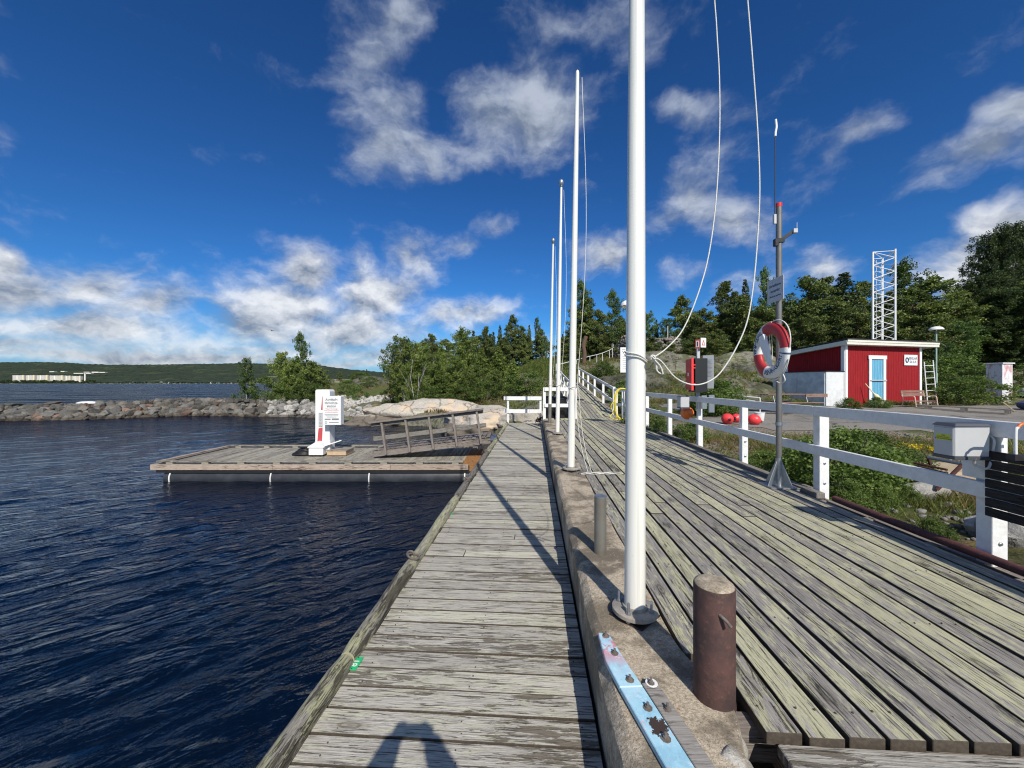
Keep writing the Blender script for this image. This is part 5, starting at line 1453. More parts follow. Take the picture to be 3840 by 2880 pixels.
# ================================================================== NOTICE POST WITH RED CABINET (fence post by the electric box)
Yn = 8.0
g = thing('notice_post', P(3.44, 8.22, ZD + .95), 'post with warning signs, dark notice case and grey board above the fence', 'notice board')
cx = (2626 - 1920) / F * Yn
def at(u, v, Y=Yn): return PX(u, v, Y)
mb = MB(); mb.beam((cx, Yn + .1, ZD + .78), (cx, Yn + .1, CAMZ - (1285 - 1437) / F * Yn), .06, .06); mb.build('post', M['grey_box'], g, bevel=.003)
p = at(2594, 1345); q = at(2640, 1470)
mb = MB(); mb.box(((p[0] + q[0]) / 2, Yn - .0, (p[2] + q[2]) / 2), (q[0] - p[0], .30, p[2] - q[2])); mb.build('case', mat('dark_case', (.016, .016, .016), .45), g, bevel=.006)
p = at(2640, 1333); q = at(2668, 1457); cc = (p + q) / 2
bx = [unit(np.array([.80, -.60, 0])), unit(np.array([.60, .80, 0])), UZ]
mb = MB(); mb.box(cc + (0, -.02, 0), (.20, .03, p[2] - q[2]), ax=bx); nb = mb.build('notice_sheet', mat('grey_notice', (.38, .40, .43), .5, var=(12, .3, (.30, .32, .35))), g, bevel=.003)
mb = MB()
for i in range(14): mb.box(cc + (0, -.02, .25 - i * .026) - bx[1] * .017, (.15 - .03 * (i % 3), .002, .008), ax=bx)
mb.build('print', M['grey_ink'], nb)
mb = MB(); mb.box(cc + (.02, -.02, -.20) - bx[1] * .017, (.09, .002, .17), ax=bx); mb.build('teal_picture', mat('teal_print', (.04, .25, .36), .5, var=(14, .6, (.12, .35, .3))), nb)
for (u0, u1, v0, v1, ang, lb, tri) in ((2611, 2622, 1273, 1307, -.9, 'small red framed warning sign', False), (2626, 2649, 1267, 1303, .25, 'white sign with red triangle', True)):
    p = at(u0, v0); q = at(u1, v1); cc2 = (p + q) / 2; w = (q[0] - p[0]) / max(.5, math.cos(ang)); h = p[2] - q[2]
    sx = [np.array([math.cos(ang), math.sin(ang), 0]), np.array([-math.sin(ang), math.cos(ang), 0]), UZ]
    a = MB(); a.box(cc2, (w, .008, h), ax=sx); sgn = a.build('warning_sign', M['white'] if tri else M['red_ink'], g, bevel=.001)
    a = MB(); o_ = cc2 - sx[1] * .006
    if tri:
        a.prism([(-.045, -.055), (.045, -.055), (0, .06)], o_, sx[0], UZ, -sx[1], .002); a.build('triangle', M['red_ink'], sgn)
        a = MB(); a.prism([(-.022, -.042), (.022, -.042), (0, .022)], cc2 - sx[1] * .0085, sx[0], UZ, -sx[1], .001); a.build('triangle_middle', M['white'], sgn)
    else:
        a.box(o_, (w * .6, .003, h * .7), ax=sx); a.build('panel', M['white'], sgn)
        a = MB(); a.box(o_ - sx[1] * .003, (w * .2, .003, h * .5), ax=sx); a.build('symbol', M['ink'], sgn)
p = at(2571, 1345, 7.85); q = at(2592, 1462, 7.85); cc = (p + q) / 2
g2 = thing('rescue_cabinet', cc, 'bright red rescue equipment cabinet on the dark notice case', 'cabinet')
k0 = np.array([q[0], 7.85, cc[2]]); hh_ = p[2] - q[2]
mb = MB(); mb.box(k0 + PS * .022 + PT * .15, (.050, .28, hh_), ax=PAX); mb.build('body', M['red'], g2, bevel=.012, seg=2)
mb = MB(); mb.box(k0 + PS * .022, (.044, .03, hh_ + .03), ax=PAX)
for dz in (.19, .13, -.2): mb.box(k0 + PS * .055 + UZ * dz, (.05, .03, .025), ax=PAX)
mb.build('door_frame', mat('bright_red', (.85, .05, .05), .35), g2, bevel=.004)
mb = MB(); mb.box(k0 - PS * .005 + PT * .14, (.004, .07, .07), ax=PAX); mb.build('label_plate', M['white'], g2)
# grey clamps at the fence
mb = MB(); mb.box((cx + .02, Yn - .12, ZD + .93), (.10, .04, .28)); mb.box((cx + .16, Yn - .14, ZD + .90), (.11, .04, .36)); mb.build('clamp_plate', M['steel'], g, bevel=.003)
# orange buoy behind the rail
def buoy(cc, r, L, d, mt, lb, grp):
    g = thing('buoy', cc, lb, 'buoy', grp); d = unit(d)
    x = unit(np.cross(d, UZ)) if abs(d[2]) < .9 else np.array([1., 0, 0]); y = np.cross(d, x)
    prof = [(.03, -L * .5 - r * .45), (.055, -L * .5 - r * .3), (r * .75, -L * .5 - r * .05), (r * .96, -L * .5 + r * .3), (r, 0), (r * .96, L * .5 - r * .3), (r * .7, L * .5), (.07, L * .5 + r * .22), (.055, L * .5 + r * .5), (.02, L * .5 + r * .55)]
    mb = MB(); mb.lathe(cc, prof, 28, ax=[x, y, d]); mb.build('body', mt, g, smooth=60)
    mb = MB(); e = cc - d * (L * .5 + r * .42); mb.tube([e + x * .03 * math.cos(a) - d * .02 * math.sin(a) * 1.5 for a in np.linspace(0, 2 * math.pi, 12, endpoint=False)], .012, 6, closed=True); mb.lathe(e - d * .002, [(.045, -.006), (.045, .0)], 14, ax=[x, y, d]); mb.build('eye', M['black'], g)
    return g
p = PX(2577, 1549, 8.45); buoy(p, .14, .12, (-.6, -.8, .1), M['orange'], 'orange buoy hanging on the fence under the small electric box', 'buoys around the yard')
p = PX(2728, 1549, 12.3); buoy(np.array([p[0], p[1], gz(p[0], p[1]) + .165]), .175, .22, (.15, 1, .05), M['red_buoy'], 'red buoy on the asphalt, leftmost of the three', 'buoys around the yard')
p = PX(2761, 1548, 12.6); buoy(np.array([p[0], p[1], gz(p[0], p[1]) + .155]), .15, .12, (1, .9, .02), M['red_buoy'], 'red buoy half hidden by the fence post, middle of the three', 'buoys around the yard')
p = PX(2828, 1552, 12.0); buoy(np.array([p[0], p[1], gz(p[0], p[1]) + .165]), .165, .26, (-.75, .6, .25), M['red_buoy'], 'long red buoy beside the white bucket on the asphalt', 'buoys around the yard')
p = PX(2848, 1545, 12.9); z = gz(p[0], p[1])
g = thing('bucket', (p[0], p[1], z), 'white bucket standing behind the long red buoy', 'bucket')
mb = MB(); mb.lathe((p[0], p[1], z), [(.12, 0), (.125, .01), (.155, .28), (.165, .285), (.165, .295), (.145, .295), (.115, .02), (.01, .015)], 24); mb.build('pail', M['white'], g, smooth=40)
mb = MB(); mb.tube([(p[0] + .16 * math.cos(a), p[1], z + .28 - .1 * math.sin(a)) for a in np.linspace(0, math.pi, 12)], .004, 5); mb.build('handle', M['steel'], g)
mb = MB(); a, b = GP(2800, 1563, 1.31), GP(2857, 1583, 1.31); mb.tube([a + UZ * .03, b + UZ * .03], .02, 8); tag(mb.build('metal_pipe', M['steel']), 'pale metal pipe lying on the asphalt before the red buoys', 'pipe')
# sign behind the nearest flagpole
Yb = 11.6; p = PX(2326, 1303, Yb); q = PX(2400, 1397, Yb)
g = thing('welcome_board', ((p[0] + q[0]) / 2, Yb, ZD), 'tall white welcome board mostly hidden by the nearest flagpole', 'sign')
mb = MB(); mb.box(((p[0] + q[0]) / 2, Yb, (p[2] + q[2]) / 2), (q[0] - p[0], .02, p[2] - q[2])); mb.build('board', M['white'], g, bevel=.003)
mb = MB(); put_text(mb, 'Vi', .12, (p[0] + .11, Yb - .012, p[2] - .15), (1, 0, 0), (0, 0, 1), True); mb.build('lettering', M['navy'], g)
mb = MB(); 
for i in range(7): mb.box((p[0] + .12, Yb - .011, p[2] - .27 - i * .062), (.11 - .03 * (i % 2), .002, .009))
mb.box((p[0] + .10, Yb - .011, p[2] - .065), (.10, .002, .014)); mb.build('small_print', M['grey_ink'], g)
mb = MB(); xm = (p[0] + q[0]) / 2; mb.tube([(xm, Yb + .03, ZD - .02), (xm, Yb + .03, p[2] - .05)], .022, 10); mb.build('post', M['steel'], g)
# ashtray post at the fence end
c = P(3.30, 11.75, ZD)
g = thing('ashtray_post', c, 'thin metal post with a steel cup and hook at the fence end', 'post')
mb = MB(); mb.tube([c, c + UZ * 1.55], .022, 12); mb.build('post', M['steel'], g)
mb = MB(); mb.lathe(c + (-.13, -.02, 1.05), [(.065, 0), (.07, .01), (.075, .20), (.07, .20), (.06, .02), (.01, .02)], 18); mb.build('cup', M['steel'], g, smooth=40)
mb = MB(); mb.box(c + (.0, -.03, 1.16), (.05, .04, .12)); mb.box(c + (0, -.02, 1.5), (.06, .04, .16)); mb.build('plate', M['grey_box'], g)
c = P(3.12, 12.1, ZD)
g = thing('water_tap', c, 'slim dark tap post beside the fence end', 'tap')
mb = MB(); mb.box(c + UZ * .35, (.07, .07, .70)); mb.build('post', M['dark'], g); mb = MB(); mb.box(c + UZ * .78, (.09, .09, .16)); mb.build('head', M['white'], g); mb = MB(); mb.tube([c + (.04, -.03, .9), c + (-.06, -.03, .92)], .01, 6); mb.build('handle', M['white'], g)

# coiled yellow hose
hc = P(3.22, 14.45, ZD)
g = thing('garden_hose', hc, 'coiled yellow hose hanging on the short white fence', 'hose')
mb = MB(); rg = random.Random(3)
for i in range(7):
    w = .27 + rg.uniform(-.03, .03); h = .55 + rg.uniform(-.04, .03); cx_ = rg.uniform(-.03, .03); y_ = -.04 - .012 * i; pts = []
    for a in np.linspace(0, 2 * math.pi, 30, endpoint=False):
        ca, sa = math.cos(a), math.sin(a)
        x = w * math.copysign(abs(ca) ** .7, ca) + cx_; z = (h * math.copysign(abs(sa) ** .85, sa)) + .56
        pts.append(hc + PS * x + UZ * max(.03, z) + PT * (y_ - (.12 if z < .1 else 0)))
    mb.tube(pts, .0125, 6, closed=True)
mb.tube(smoothpts([hc + PS * -.2 + UZ * .75 + PT * -.1, hc + PS * -.42 + UZ * .5 + PT * -.15, hc + PS * -.36 + UZ * .25 + PT * -.2, hc + PS * -.5 + UZ * .1 + PT * -.4, hc + PS * -.3 + UZ * .03 + PT * -.6, hc + PS * .1 + UZ * .03 + PT * -.5]), .0125, 6)
mb.build('coil', M['hose'], g, smooth=70)

# ================================================================== RED SHED
def shed_mat(name, c):
    m = bpy.data.materials.new(name); m.use_nodes = True
    nt = m.node_tree; b = nt.nodes['Principled BSDF']; b.inputs['Roughness'].default_value = .8; b.inputs['Specular IOR Level'].default_value = .2
    uv = nd(nt, 'ShaderNodeUVMap', uv_map='uv').outputs[0]
    sp = nd(nt, 'ShaderNodeSeparateXYZ', inp={0: uv})
    fr = mth(nt, 'FRACT', mth(nt, 'MULTIPLY', sp.outputs[0], 9.0))
    grv = sstep(nt, mth(nt, 'ABSOLUTE', mth(nt, 'SUBTRACT', fr, .5)), .38, .48)
    mp = nd(nt, 'ShaderNodeMapping', inp={0: uv}); mp.inputs[3].default_value = (9, 1.2, 1)
    n = nd(nt, 'ShaderNodeTexNoise', inp={'Vector': mp.outputs[0], 'Scale': 1.5, 'Detail': 6.0, 'Roughness': .7}).outputs[0]
    cc = mixc(nt, sstep(nt, n, .3, .7), c, tuple(x * .72 for x in c))
    nt.links.new(cc, b.inputs['Base Color'])
    bp = nd(nt, 'ShaderNodeBump', inp={'Strength': 1.0, 'Distance': .02, 'Height': mth(nt, 'SUBTRACT', 1.0, grv)})
    nt.links.new(bp.outputs[0], b.inputs['Normal'])
    return m
M['shed'] = shed_mat('falu_red_boards', (.34, .018, .022))
M['blue_door'] = shed_mat('sky_blue_boards', (.17, .47, .68))
C0 = np.array([15.60, 18.0, 0.0]); W = unit([4.85, 1.2, 0]); Bk = np.array([-W[1], W[0], 0]); wid, dep = 5.0, 3.0
zf = 1.36
zF, zK = 4.40, 4.02
g = thing('red_shed', C0 + UZ * zf, 'small red wooden shed with white trim and a pale blue door', 'shed')
def SH(a, b, z): return C0 + W * a + Bk * b + UZ * z
def wallq(mb, a0, b0, a1, b1, zt0, zt1):
    L = math.hypot(a1 - a0, b1 - b0); mb.add([SH(a0, b0, zf), SH(a1, b1, zf), SH(a1, b1, zt1), SH(a0, b0, zt0)], [(0, 1, 2, 3)], [[(0, 0), (L, 0), (L, zt1 - zf), (0, zt0 - zf)]])
mb = MB(); wallq(mb, 0, 0, wid, 0, zF, zF); wallq(mb, wid, 0, wid, dep, zF, zK); wallq(mb, wid, dep, 0, dep, zK, zK); wallq(mb, 0, dep, 0, 0, zK, zF); mb.build('wall', M['shed'], g)
mb = MB()
def bb(a, b, w=.15, zt=zF):
    mb.beam(SH(a, b, zf + .02), SH(a, b, zt - .02), w, .03, up=Bk)
for (a_, b_, zt_, w_, u_) in ((.07, -.02, zF, .15, Bk), (wid - .07, -.02, zF, .15, Bk), (-.02, .075, zF - .02, .15, W), (-.02, dep - .1, zK, .13, W)):
    mb = MB(); mb.beam(SH(a_, b_, zf), SH(a_, b_, zt_), w_, .03, up=u_); mb.build('corner_board', M['white'], g, bevel=.004)
mb = MB(); o0 = .28
mb.beam(SH(-.25, -o0, zF + .09), SH(wid + .75, -o0, zF + .09), .03, .20, up=UZ); mb.beam(SH(-.25, -o0 - .02, zF + .16), SH(wid + .75, -o0 - .02, zF + .16), .03, .10, up=UZ)
mb.beam(SH(-.25, -o0, zF + .09), SH(-.25, dep + .3, zK + .09), .03, .20, up=UZ); mb.beam(SH(wid + .75, -o0, zF + .09), SH(wid + .75, dep + .3, zK + .09), .03, .20, up=UZ)
mb.build('fascia', mat('cream_fascia', (.74, .72, .62), .6, var=(6, .4, (.6, .58, .48))), g, bevel=.004)
mb = MB(); vs = [SH(-.29, -o0 - .05, zF + .215), SH(wid + .79, -o0 - .05, zF + .215), SH(wid + .79, dep + .35, zK + .215), SH(-.29, dep + .35, zK + .215)]
mb.add(vs + [v + UZ * .05 for v in vs], [(0, 3, 2, 1), (4, 5, 6, 7), (0, 1, 5, 4), (1, 2, 6, 5), (2, 3, 7, 6), (3, 0, 4, 7)])
mb.build('roof', mat('tar_felt', (.035, .036, .04), .9, bump=(30, .6)), g)
mb = MB(); vs = [SH(-.2, -o0 + .02, zF + .0), SH(wid + .7, -o0 + .02, zF), SH(wid + .7, dep + .2, zK), SH(-.2, dep + .2, zK)]
mb.add(vs, [(0, 1, 2, 3)]); mb.build('soffit', M['white'], g)
# door
a0 = 1.62; dw = .74; dh = 2.28
dz0 = zf + .10
mb = MB(); mb.add([SH(a0, -.03, dz0), SH(a0 + dw, -.03, dz0), SH(a0 + dw, -.03, dz0 + dh), SH(a0, -.03, dz0 + dh)], [(0, 1, 2, 3)], [[(0, 0), (dw * 1.1, 0), (dw * 1.1, dh), (0, dh)]]); dr = mb.build('door', M['blue_door'], g)
mb = MB(); mb.beam(SH(a0 - .12, -.09, dz0 + 1.28), SH(a0 + dw + .16, -.09, dz0 + 1.28), .03, .05); mb.build('lock_bar', M['grey_box'], dr)
mb = MB(); 
mb.beam(SH(a0 - .09, -.045, dz0 - .05), SH(a0 - .09, -.045, dz0 + dh + .02), .17, .04, up=Bk); mb.beam(SH(a0 + dw + .09, -.045, dz0 - .05), SH(a0 + dw + .09, -.045, dz0 + dh + .02), .17, .04, up=Bk)
mb.beam(SH(a0 - .22, -.05, dz0 + dh + .10), SH(a0 + dw + .22, -.05, dz0 + dh + .10), .045, .18, up=UZ); mb.build('door_frame', M['white'], g, bevel=.004)
# sign
mb = MB(); sx0, sx1, sz0, sz1 = 3.78, 4.68, zf + 2.12, zf + 2.64
mb.beam(SH(sx0, -.03, (sz0 + sz1) / 2), SH(sx1, -.03, (sz0 + sz1) / 2), .03, sz1 - sz0, up=UZ); sgn = mb.build('sign', M['white'], g, bevel=.004)
mb = MB(); put_text(mb, 'SEGLAR', .165, SH(4.36, -.047, sz0 + .34), W, UZ, True); put_text(mb, 'SK  LA', .165, SH(4.36, -.047, sz0 + .17), W, UZ, True); mb.build('lettering', M['navy'], sgn)
mb = MB(); mb.tube([SH(4.385 + .035 * math.cos(a), -.047, sz0 + .17 + .048 * math.sin(a)) for a in np.linspace(0, 2 * math.pi, 16, endpoint=False)], .008, 5, closed=True)
mb.tube([SH(3.95 + .085 * math.cos(a), -.047, sz0 + .26 + .11 * math.sin(a)) for a in np.linspace(0, 2 * math.pi, 20, endpoint=False)], .028, 6, closed=True); mb.build('emblem', M['navy'], sgn)
# grey white cabinet against the side wall
ch = 1.78
g = thing('storage_cabinet', SH(-.55, 1.5, zf), 'big white metal cabinet with double doors against the shed side', 'cabinet')
mb = MB(); mb.box(SH(-.55, 1.40, zf + ch / 2), (1.08, 2.75, ch), ax=[W, Bk, UZ]); mb.build('body', mat('white_metal', (.72, .73, .73), .5, var=(4, .5, (.50, .52, .52))), g, bevel=.01)
for k in (0, 1):
    mb = MB(); mb.box(SH(-1.105, .74 + 1.34 * k, zf + ch / 2), (.025, 1.30, ch - .1), ax=[W, Bk, UZ]); d = mb.build('door', mat('stained_door', (.60, .63, .66), .5, var=(3, .7, (.34, .37, .40))), g, bevel=.004)
    mb = MB(); mb.box(SH(-1.13, 1.30 + .20 * k, zf + .72), (.03, .14, .05), ax=[W, Bk, UZ]); mb.build('latch', M['steel'], d)
mb = MB(); mb.box(SH(-.56, 1.40, zf + ch + .015), (1.14, 2.82, .03), ax=[W, Bk, UZ]); mb.build('top', M['dark'], g)

# bench in front
def SB(a, b, z): return SH(a, b, zf + z)
g = thing('park_bench', SB(2.65, -1.4, 0), 'old bench with pinkish tube legs in front of the red shed', 'bench')
M['bench_wood'] = wood('bench_wood', (.20, .12, .09), (.34, .22, .18), (.08, .05, .04), None, 0, .4, False)
mb = MB(); 
for i in range(3): mb.beam(SB(1.9, -1.15 - i * .13, .43), SB(3.4, -1.15 - i * .13, .43), .10, .03)
mb.build('seat', M['bench_wood'], g, bevel=.003)
mb = MB(); mb.beam(SB(1.9, -1.02, .72), SB(3.4, -1.02, .72), .03, .12); mb.beam(SB(1.9, -1.0, .86), SB(3.4, -1.0, .86), .03, .10); mb.build('backrest', M['bench_wood'], g, bevel=.003)
M['pink'] = mat('pink_tube', (.66, .40, .30), .5, var=(12, .5, (.7, .6, .55)))
for a in (1.98, 3.34):
    mb = MB(); mb.tube(smoothpts([SB(a, -1.55, 0), SB(a, -1.50, .42), SB(a, -1.47, .62), SB(a, -1.38, .66), SB(a, -1.10, .64)]), .022, 8); mb.tube([SB(a, -.95, 0), SB(a, -1.08, .45), SB(a, -.98, .9)], .02, 8); mb.tube([SB(a, -1.5, .40), SB(a, -1.05, .40)], .018, 6)
    mb.build('leg', M['pink'], g, smooth=60)
# ladder at the shed corner
g = thing('ladder', SB(5.3, .1, 0), 'light metal ladder standing beside the right corner of the red shed', 'ladder')
for k in (0, 1):
    mb = MB(); mb.tube([SB(5.12 + .56 * k, -.1 - .15, 0), SB(5.12 + .62 * k, -.05, 2.4)] if k else [SB(5.12, -.2, 0), SB(5.12, -.05, 2.3)], .022, 8); mb.build('stile', M['white'], g)
for i in range(7):
    mb = MB(); z = .25 + i * .31; mb.tube([SB(5.12, -.18 + .05 * z, z), SB(5.70, -.22 + .06 * z, z + .02)], .016, 6); mb.build('rung', M['white'], g)
# oar and pad leaning by the door, junk strip
g = thing('leaning_oar', SB(1.55, -.4, 0), 'pale yellow oar blade leaning at the left of the blue door', 'oar')
mb = MB(); a = SB(1.50, -.75, .05); b = SB(.98, -.2, 1.22); d = b - a
mb.tube([a + d * q for q in (0, .08, .3, .52, .58, .62, 1.0)], [.03, .085, .11, .10, .05, .022, .018], 10); mb.build('blade', mat('cream_plastic', (.70, .62, .38), .6), g, smooth=60)
g = thing('low_platform', SB(2.6, -.9, 0), 'low grey step platform below the blue shed door', 'step')
mb = MB(); mb.box(SB(1.9, -.40, .16), (1.4, .5, .05), ax=[W, Bk, UZ]); mb.build('top', M['grey_box'], g, bevel=.005)
mb = MB(); mb.box(SB(1.9, -.85, .05), (1.5, .40, .06), ax=[W, Bk, UZ]); mb.build('lower_step', mat('green_step', (.22, .27, .22), .6), g, bevel=.005)
mb = MB()
for s_ in (-.7, .7): mb.box(SB(1.9 + s_ * .8, -.40, .06), (.08, .4, .14), ax=[W, Bk, UZ])
mb.build('foot', M['grey_timber'], g)

# picnic table left of the cabinet
pc = np.array([(2950 - 1920) / F * 15.0, 15.2, 0]); pc[2] = gz(pc[0], pc[1])
g = thing('picnic_table', pc, 'reddish brown picnic table with bench seats before the white cabinet', 'picnic table')
px_ = unit([1, .12, 0]); py_ = np.array([-px_[1], px_[0], 0])
mb = MB()
for i in range(5): mb.r = i * .2; mb.beam(pc + px_ * -.95 + py_ * (-.3 + i * .15) + UZ * .74, pc + px_ * .95 + py_ * (-.3 + i * .15) + UZ * .74, .13, .035)
mb.build('table_top', M['bench_wood'], g, bevel=.004)
for k in (-.72, .72):
    mb = MB()
    for i in range(2): mb.beam(pc + px_ * -.95 + py_ * (k + i * .13 - .06) + UZ * .44, pc + px_ * .95 + py_ * (k + i * .13 - .06) + UZ * .44, .12, .035)
    mb.build('seat', M['bench_wood'], g, bevel=.004)
mb = MB(); mb.beam(pc + px_ * .1 + py_ * -.92 + UZ * .72, pc + px_ * 1.0 + py_ * -.92 + UZ * .72, .03, .13); mb.build('backrest', M['bench_wood'], g, bevel=.004)
for k in (-.7, .7):
    mb = MB(); mb.tube(smoothpts([pc + px_ * k + py_ * -.75 + UZ * .42, pc + px_ * k + py_ * -.6 + UZ * .3, pc + px_ * k + py_ * -.70 + UZ * .05, pc + px_ * (k + .12) + py_ * -.85 + UZ * .02]), .02, 7)
    mb.tube([pc + px_ * k + py_ * -.7 + UZ * .4, pc + px_ * k + py_ * .7 + UZ * .4], .02, 7); mb.tube([pc + px_ * k + py_ * -.3 + UZ * .72, pc + px_ * k + py_ * -.5 + UZ * .0], .02, 7); mb.tube([pc + px_ * k + py_ * .3 + UZ * .72, pc + px_ * k + py_ * .5], .02, 7)
    mb.build('leg_frame', M['steel'], g, smooth=60)
# fallen white rails near it
mb = MB(); a = PX(2715, 1480, 15.5); b = PX(2850, 1493, 14.2); mb.tube([a, b], .03, 8); a2 = PX(2720, 1487, 15.0); b2 = PX(2830, 1505, 13.6); mb.tube([a2, b2], .025, 8); mb.tube([b, (b[0], b[1], gz(b[0], b[1]))], .02, 6); mb.tube([a, (a[0], a[1], gz(a[0], a[1]) - .1)], .02, 6)
tag(mb.build('white_spar', M['white']), 'white boat spars propped low left of the picnic table', 'spar')

# ================================================================== LATTICE MAST, LAMPS
Yt = 23.0
zb_ = 1.6; ztop = 10.45
L3 = [np.array([(3273 - 1920) / F * Yt, Yt, 0]), np.array([(3357 - 1920) / F * (Yt - .25), Yt - .25, 0]), np.array([(3309 - 1920) / F * (Yt + 1.15), Yt + 1.15, 0])]
g = thing('lattice_mast', (L3[0] + L3[1] + L3[2]) / 3 + UZ * zb_, 'white triangular lattice mast rising behind the red shed', 'mast')
for k, l in enumerate(L3):
    mb = MB(); mb.tube([l + UZ * zb_, l + UZ * (ztop + (.10 if k == 1 else 0))], .055, 12); mb.build('leg', M['fence_white'], g, smooth=50)
nn = 11; dz = (ztop - zb_) / nn
for k in range(3):
    a, b = L3[k], L3[(k + 1) % 3]; mb = MB()
    for i in range(nn):
        z0_, z1_ = zb_ + i * dz, zb_ + (i + 1) * dz
        mb.tube([a + UZ * z0_, b + UZ * (z0_ + dz / 2)], .022, 6); mb.tube([b + UZ * (z0_ + dz / 2), a + UZ * z1_], .022, 6)
    mb.tube([a + UZ * ztop, b + UZ * ztop], .022, 6); mb.build('bracing', M['fence_white'], g)
mb = MB(); cl = L3[0] * .45 + L3[2] * .55
for dx in (-.16, .16): mb.tube([cl + (dx, -.05, zb_), cl + (dx, -.05, ztop - .3)], .014, 5)
z = zb_
while z < ztop - .4: mb.tube([cl + (-.16, -.05, z), cl + (.16, -.05, z)], .010, 5); z += .3
mb.build('climbing_ladder', M['fence_white'], g)

def lamp(u, vtop, Y, label, r=.36, mt=None):
    x = (u - 1920) / F * Y; z0 = gz(x, Y); zt = CAMZ - (vtop - 1437) / F * Y
    g = thing('lamp_post', (x, Y, z0), label, 'lamp', 'mushroom lamps in the park')
    mb = MB(); mb.tube([(x, Y, z0 - .2), (x, Y, zt - .35)], .04, 10); mb.tube([(x, Y, z0), (x, Y, z0 + 1.5)], .06, 10); mb.build('post', mt, g, smooth=50)
    mb = MB(); mb.lathe((x, Y, zt - .33), [(.05, 0), (.12, .03), (r * .75, .06), (r, .13)], 24); mb.build('reflector', M['chrome'], g, smooth=60)
    mb = MB(); mb.lathe((x, Y, zt - .2), [(r, 0), (r * .96, .07), (r * .75, .15), (r * .4, .20), (.01, .22)], 24); mb.build('globe', M['white'], g, smooth=60)
lamp(3511, 1225, 23.5, 'mushroom lamp on a pale green post right of the red shed', .34, mat('pale_green_post', (.36, .47, .42), .5))
lamp(2351, 1128, 15.0, 'chrome bottomed mushroom lamp half hidden by the nearest flagpole', .24, M['steel'])

# old kiosk box on the right, pallets, covered thing
x0 = (3759 - 1920) / F * 20.5; zk = CAMZ - (1520 - 1437) / F * 20.5
g = thing('utility_box', (x0, 20.5, zk), 'flaking white and red painted hut-like box standing right of the bushes', 'cabinet')
KW = unit([.98, .12, 0]); KB = np.array([-KW[1], KW[0], 0]); kc = np.array([x0, 20.5, zk])
def flaky():
    m = mat('flaking_paint', (.70, .68, .68), .7); nt = m.node_tree; b = nt.nodes['Principled BSDF']
    t = nd(nt, 'ShaderNodeTexCoord').outputs['Object']; mp = nd(nt, 'ShaderNodeMapping', inp={0: t}); mp.inputs[3].default_value = (3, 3, 1)
    n1 = nd(nt, 'ShaderNodeTexNoise', inp={'Vector': mp.outputs[0], 'Scale': 1.3, 'Detail': 6.0, 'Roughness': .7}).outputs[0]
    n2 = nd(nt, 'ShaderNodeTexNoise', inp={'Vector': mp.outputs[0], 'Scale': 3.7, 'Detail': 6.0, 'Roughness': .7}).outputs[0]
    c = mixc(nt, mth(nt, 'MULTIPLY', sstep(nt, n1, .50, .60), .7), (.72, .70, .70), (.55, .14, .15)); c = mixc(nt, sstep(nt, n2, .55, .62), c, (.42, .42, .44)); nt.links.new(c, b.inputs['Base Color']); return m
mb = MB(); mb.box(kc + KW * .33 + KB * .33 + UZ * 1.25, (.66, .66, 1.95), ax=[KW, KB, UZ]); mb.build('body', flaky(), g, bevel=.01)
mb = MB(); mb.box(kc + KW * .33 + KB * .33 + UZ * 2.25, (.78, .78, .06), ax=[KW, KB, UZ]); mb.build('roof', M['white'], g, bevel=.005)
mb = MB(); mb.box(kc + KW * .33 + KB * .33 + UZ * .05, (.62, .6, .5), ax=[KW, KB, UZ]); mb.build('plinth', M['concrete2'], g, bevel=.01)
p = PX(3615, 1530, 15.6); z = gz(p[0], p[1])
g = thing('pallet', (p[0], p[1], z), 'long slatted wooden pallet lying at the edge of the bushes', 'pallet')
mb = MB(); dd = unit([.55, -.83, 0]); sd = np.array([-dd[1], dd[0], 0])
for i in range(4): mb.r = i * .3; mb.beam(np.array([p[0], p[1], z + .22]) - dd * 1.3 + sd * (i * .2 - .3), np.array([p[0], p[1], z + .16]) + dd * 1.2 + sd * (i * .2 - .3), .10, .03)
mb.build('slat', M['grey_timber'], g, bevel=.003)
mb = MB()
for q in (-1.0, 0, 1.1):
    for s_ in (-.3, .3): cc = np.array([p[0], p[1], z + .09]) + dd * q + sd * s_; mb.box(cc, (.12, .12, .16), ax=[dd, sd, UZ])
mb.build('block', M['grey_timber'], g)
p = PX(3850, 1505, 15.5); z = gz(p[0], p[1])
g = thing('covered_bundle', (p[0], p[1], z), 'dark blue covered bundle at the right edge of the yard', 'bundle')
mb = MB(); mb.rock((p[0] + .1, p[1], z + .22), .42, 51, (1, .7, .62), 3, .2); mb.build('cover', M['bluebox'], g, smooth=60)
mb = MB(); mb.tube(smoothpts([(p[0] - .3, p[1] - .3, z + .1), (p[0] - .15, p[1] - .32, z + .45), (p[0] + .2, p[1] - .34, z + .5)]), .02, 6); mb.build('strap', M['white'], g)
p = PX(3805, 1500, 15.2); mb = MB(); mb.beam((p[0], p[1], gz(p[0], p[1]) + .03), (p[0] - .22, p[1] + .2, gz(p[0], p[1]) + .38), .10, .03); tag(mb.build('plank_offcut', M['fresh'], bevel=.003), 'pale board offcut leaning left of the dark blue bundle', 'board')
p = PX(3835, 1460, 21.5); z = gz(p[0], p[1])
g = thing('upturned_dinghy', (p[0] + 1.6, p[1], z), 'pale upturned dinghy beyond the flaking box at the right edge', 'boat')
mb = MB(); n = 14; vs = []
for i in range(n + 1):
    q = i / n; w = .62 * math.sin(math.pi * min(1, q * .8 + .2)) ** .6 if q > 0 else .02; xx = -1.5 + 3 * q
    for k in range(9): a = math.pi * k / 8; vs.append((p[0] + 1.6 + xx, p[1] + w * math.cos(a), z + .25 + .45 * math.sin(a) * (w / .62) ** .7))
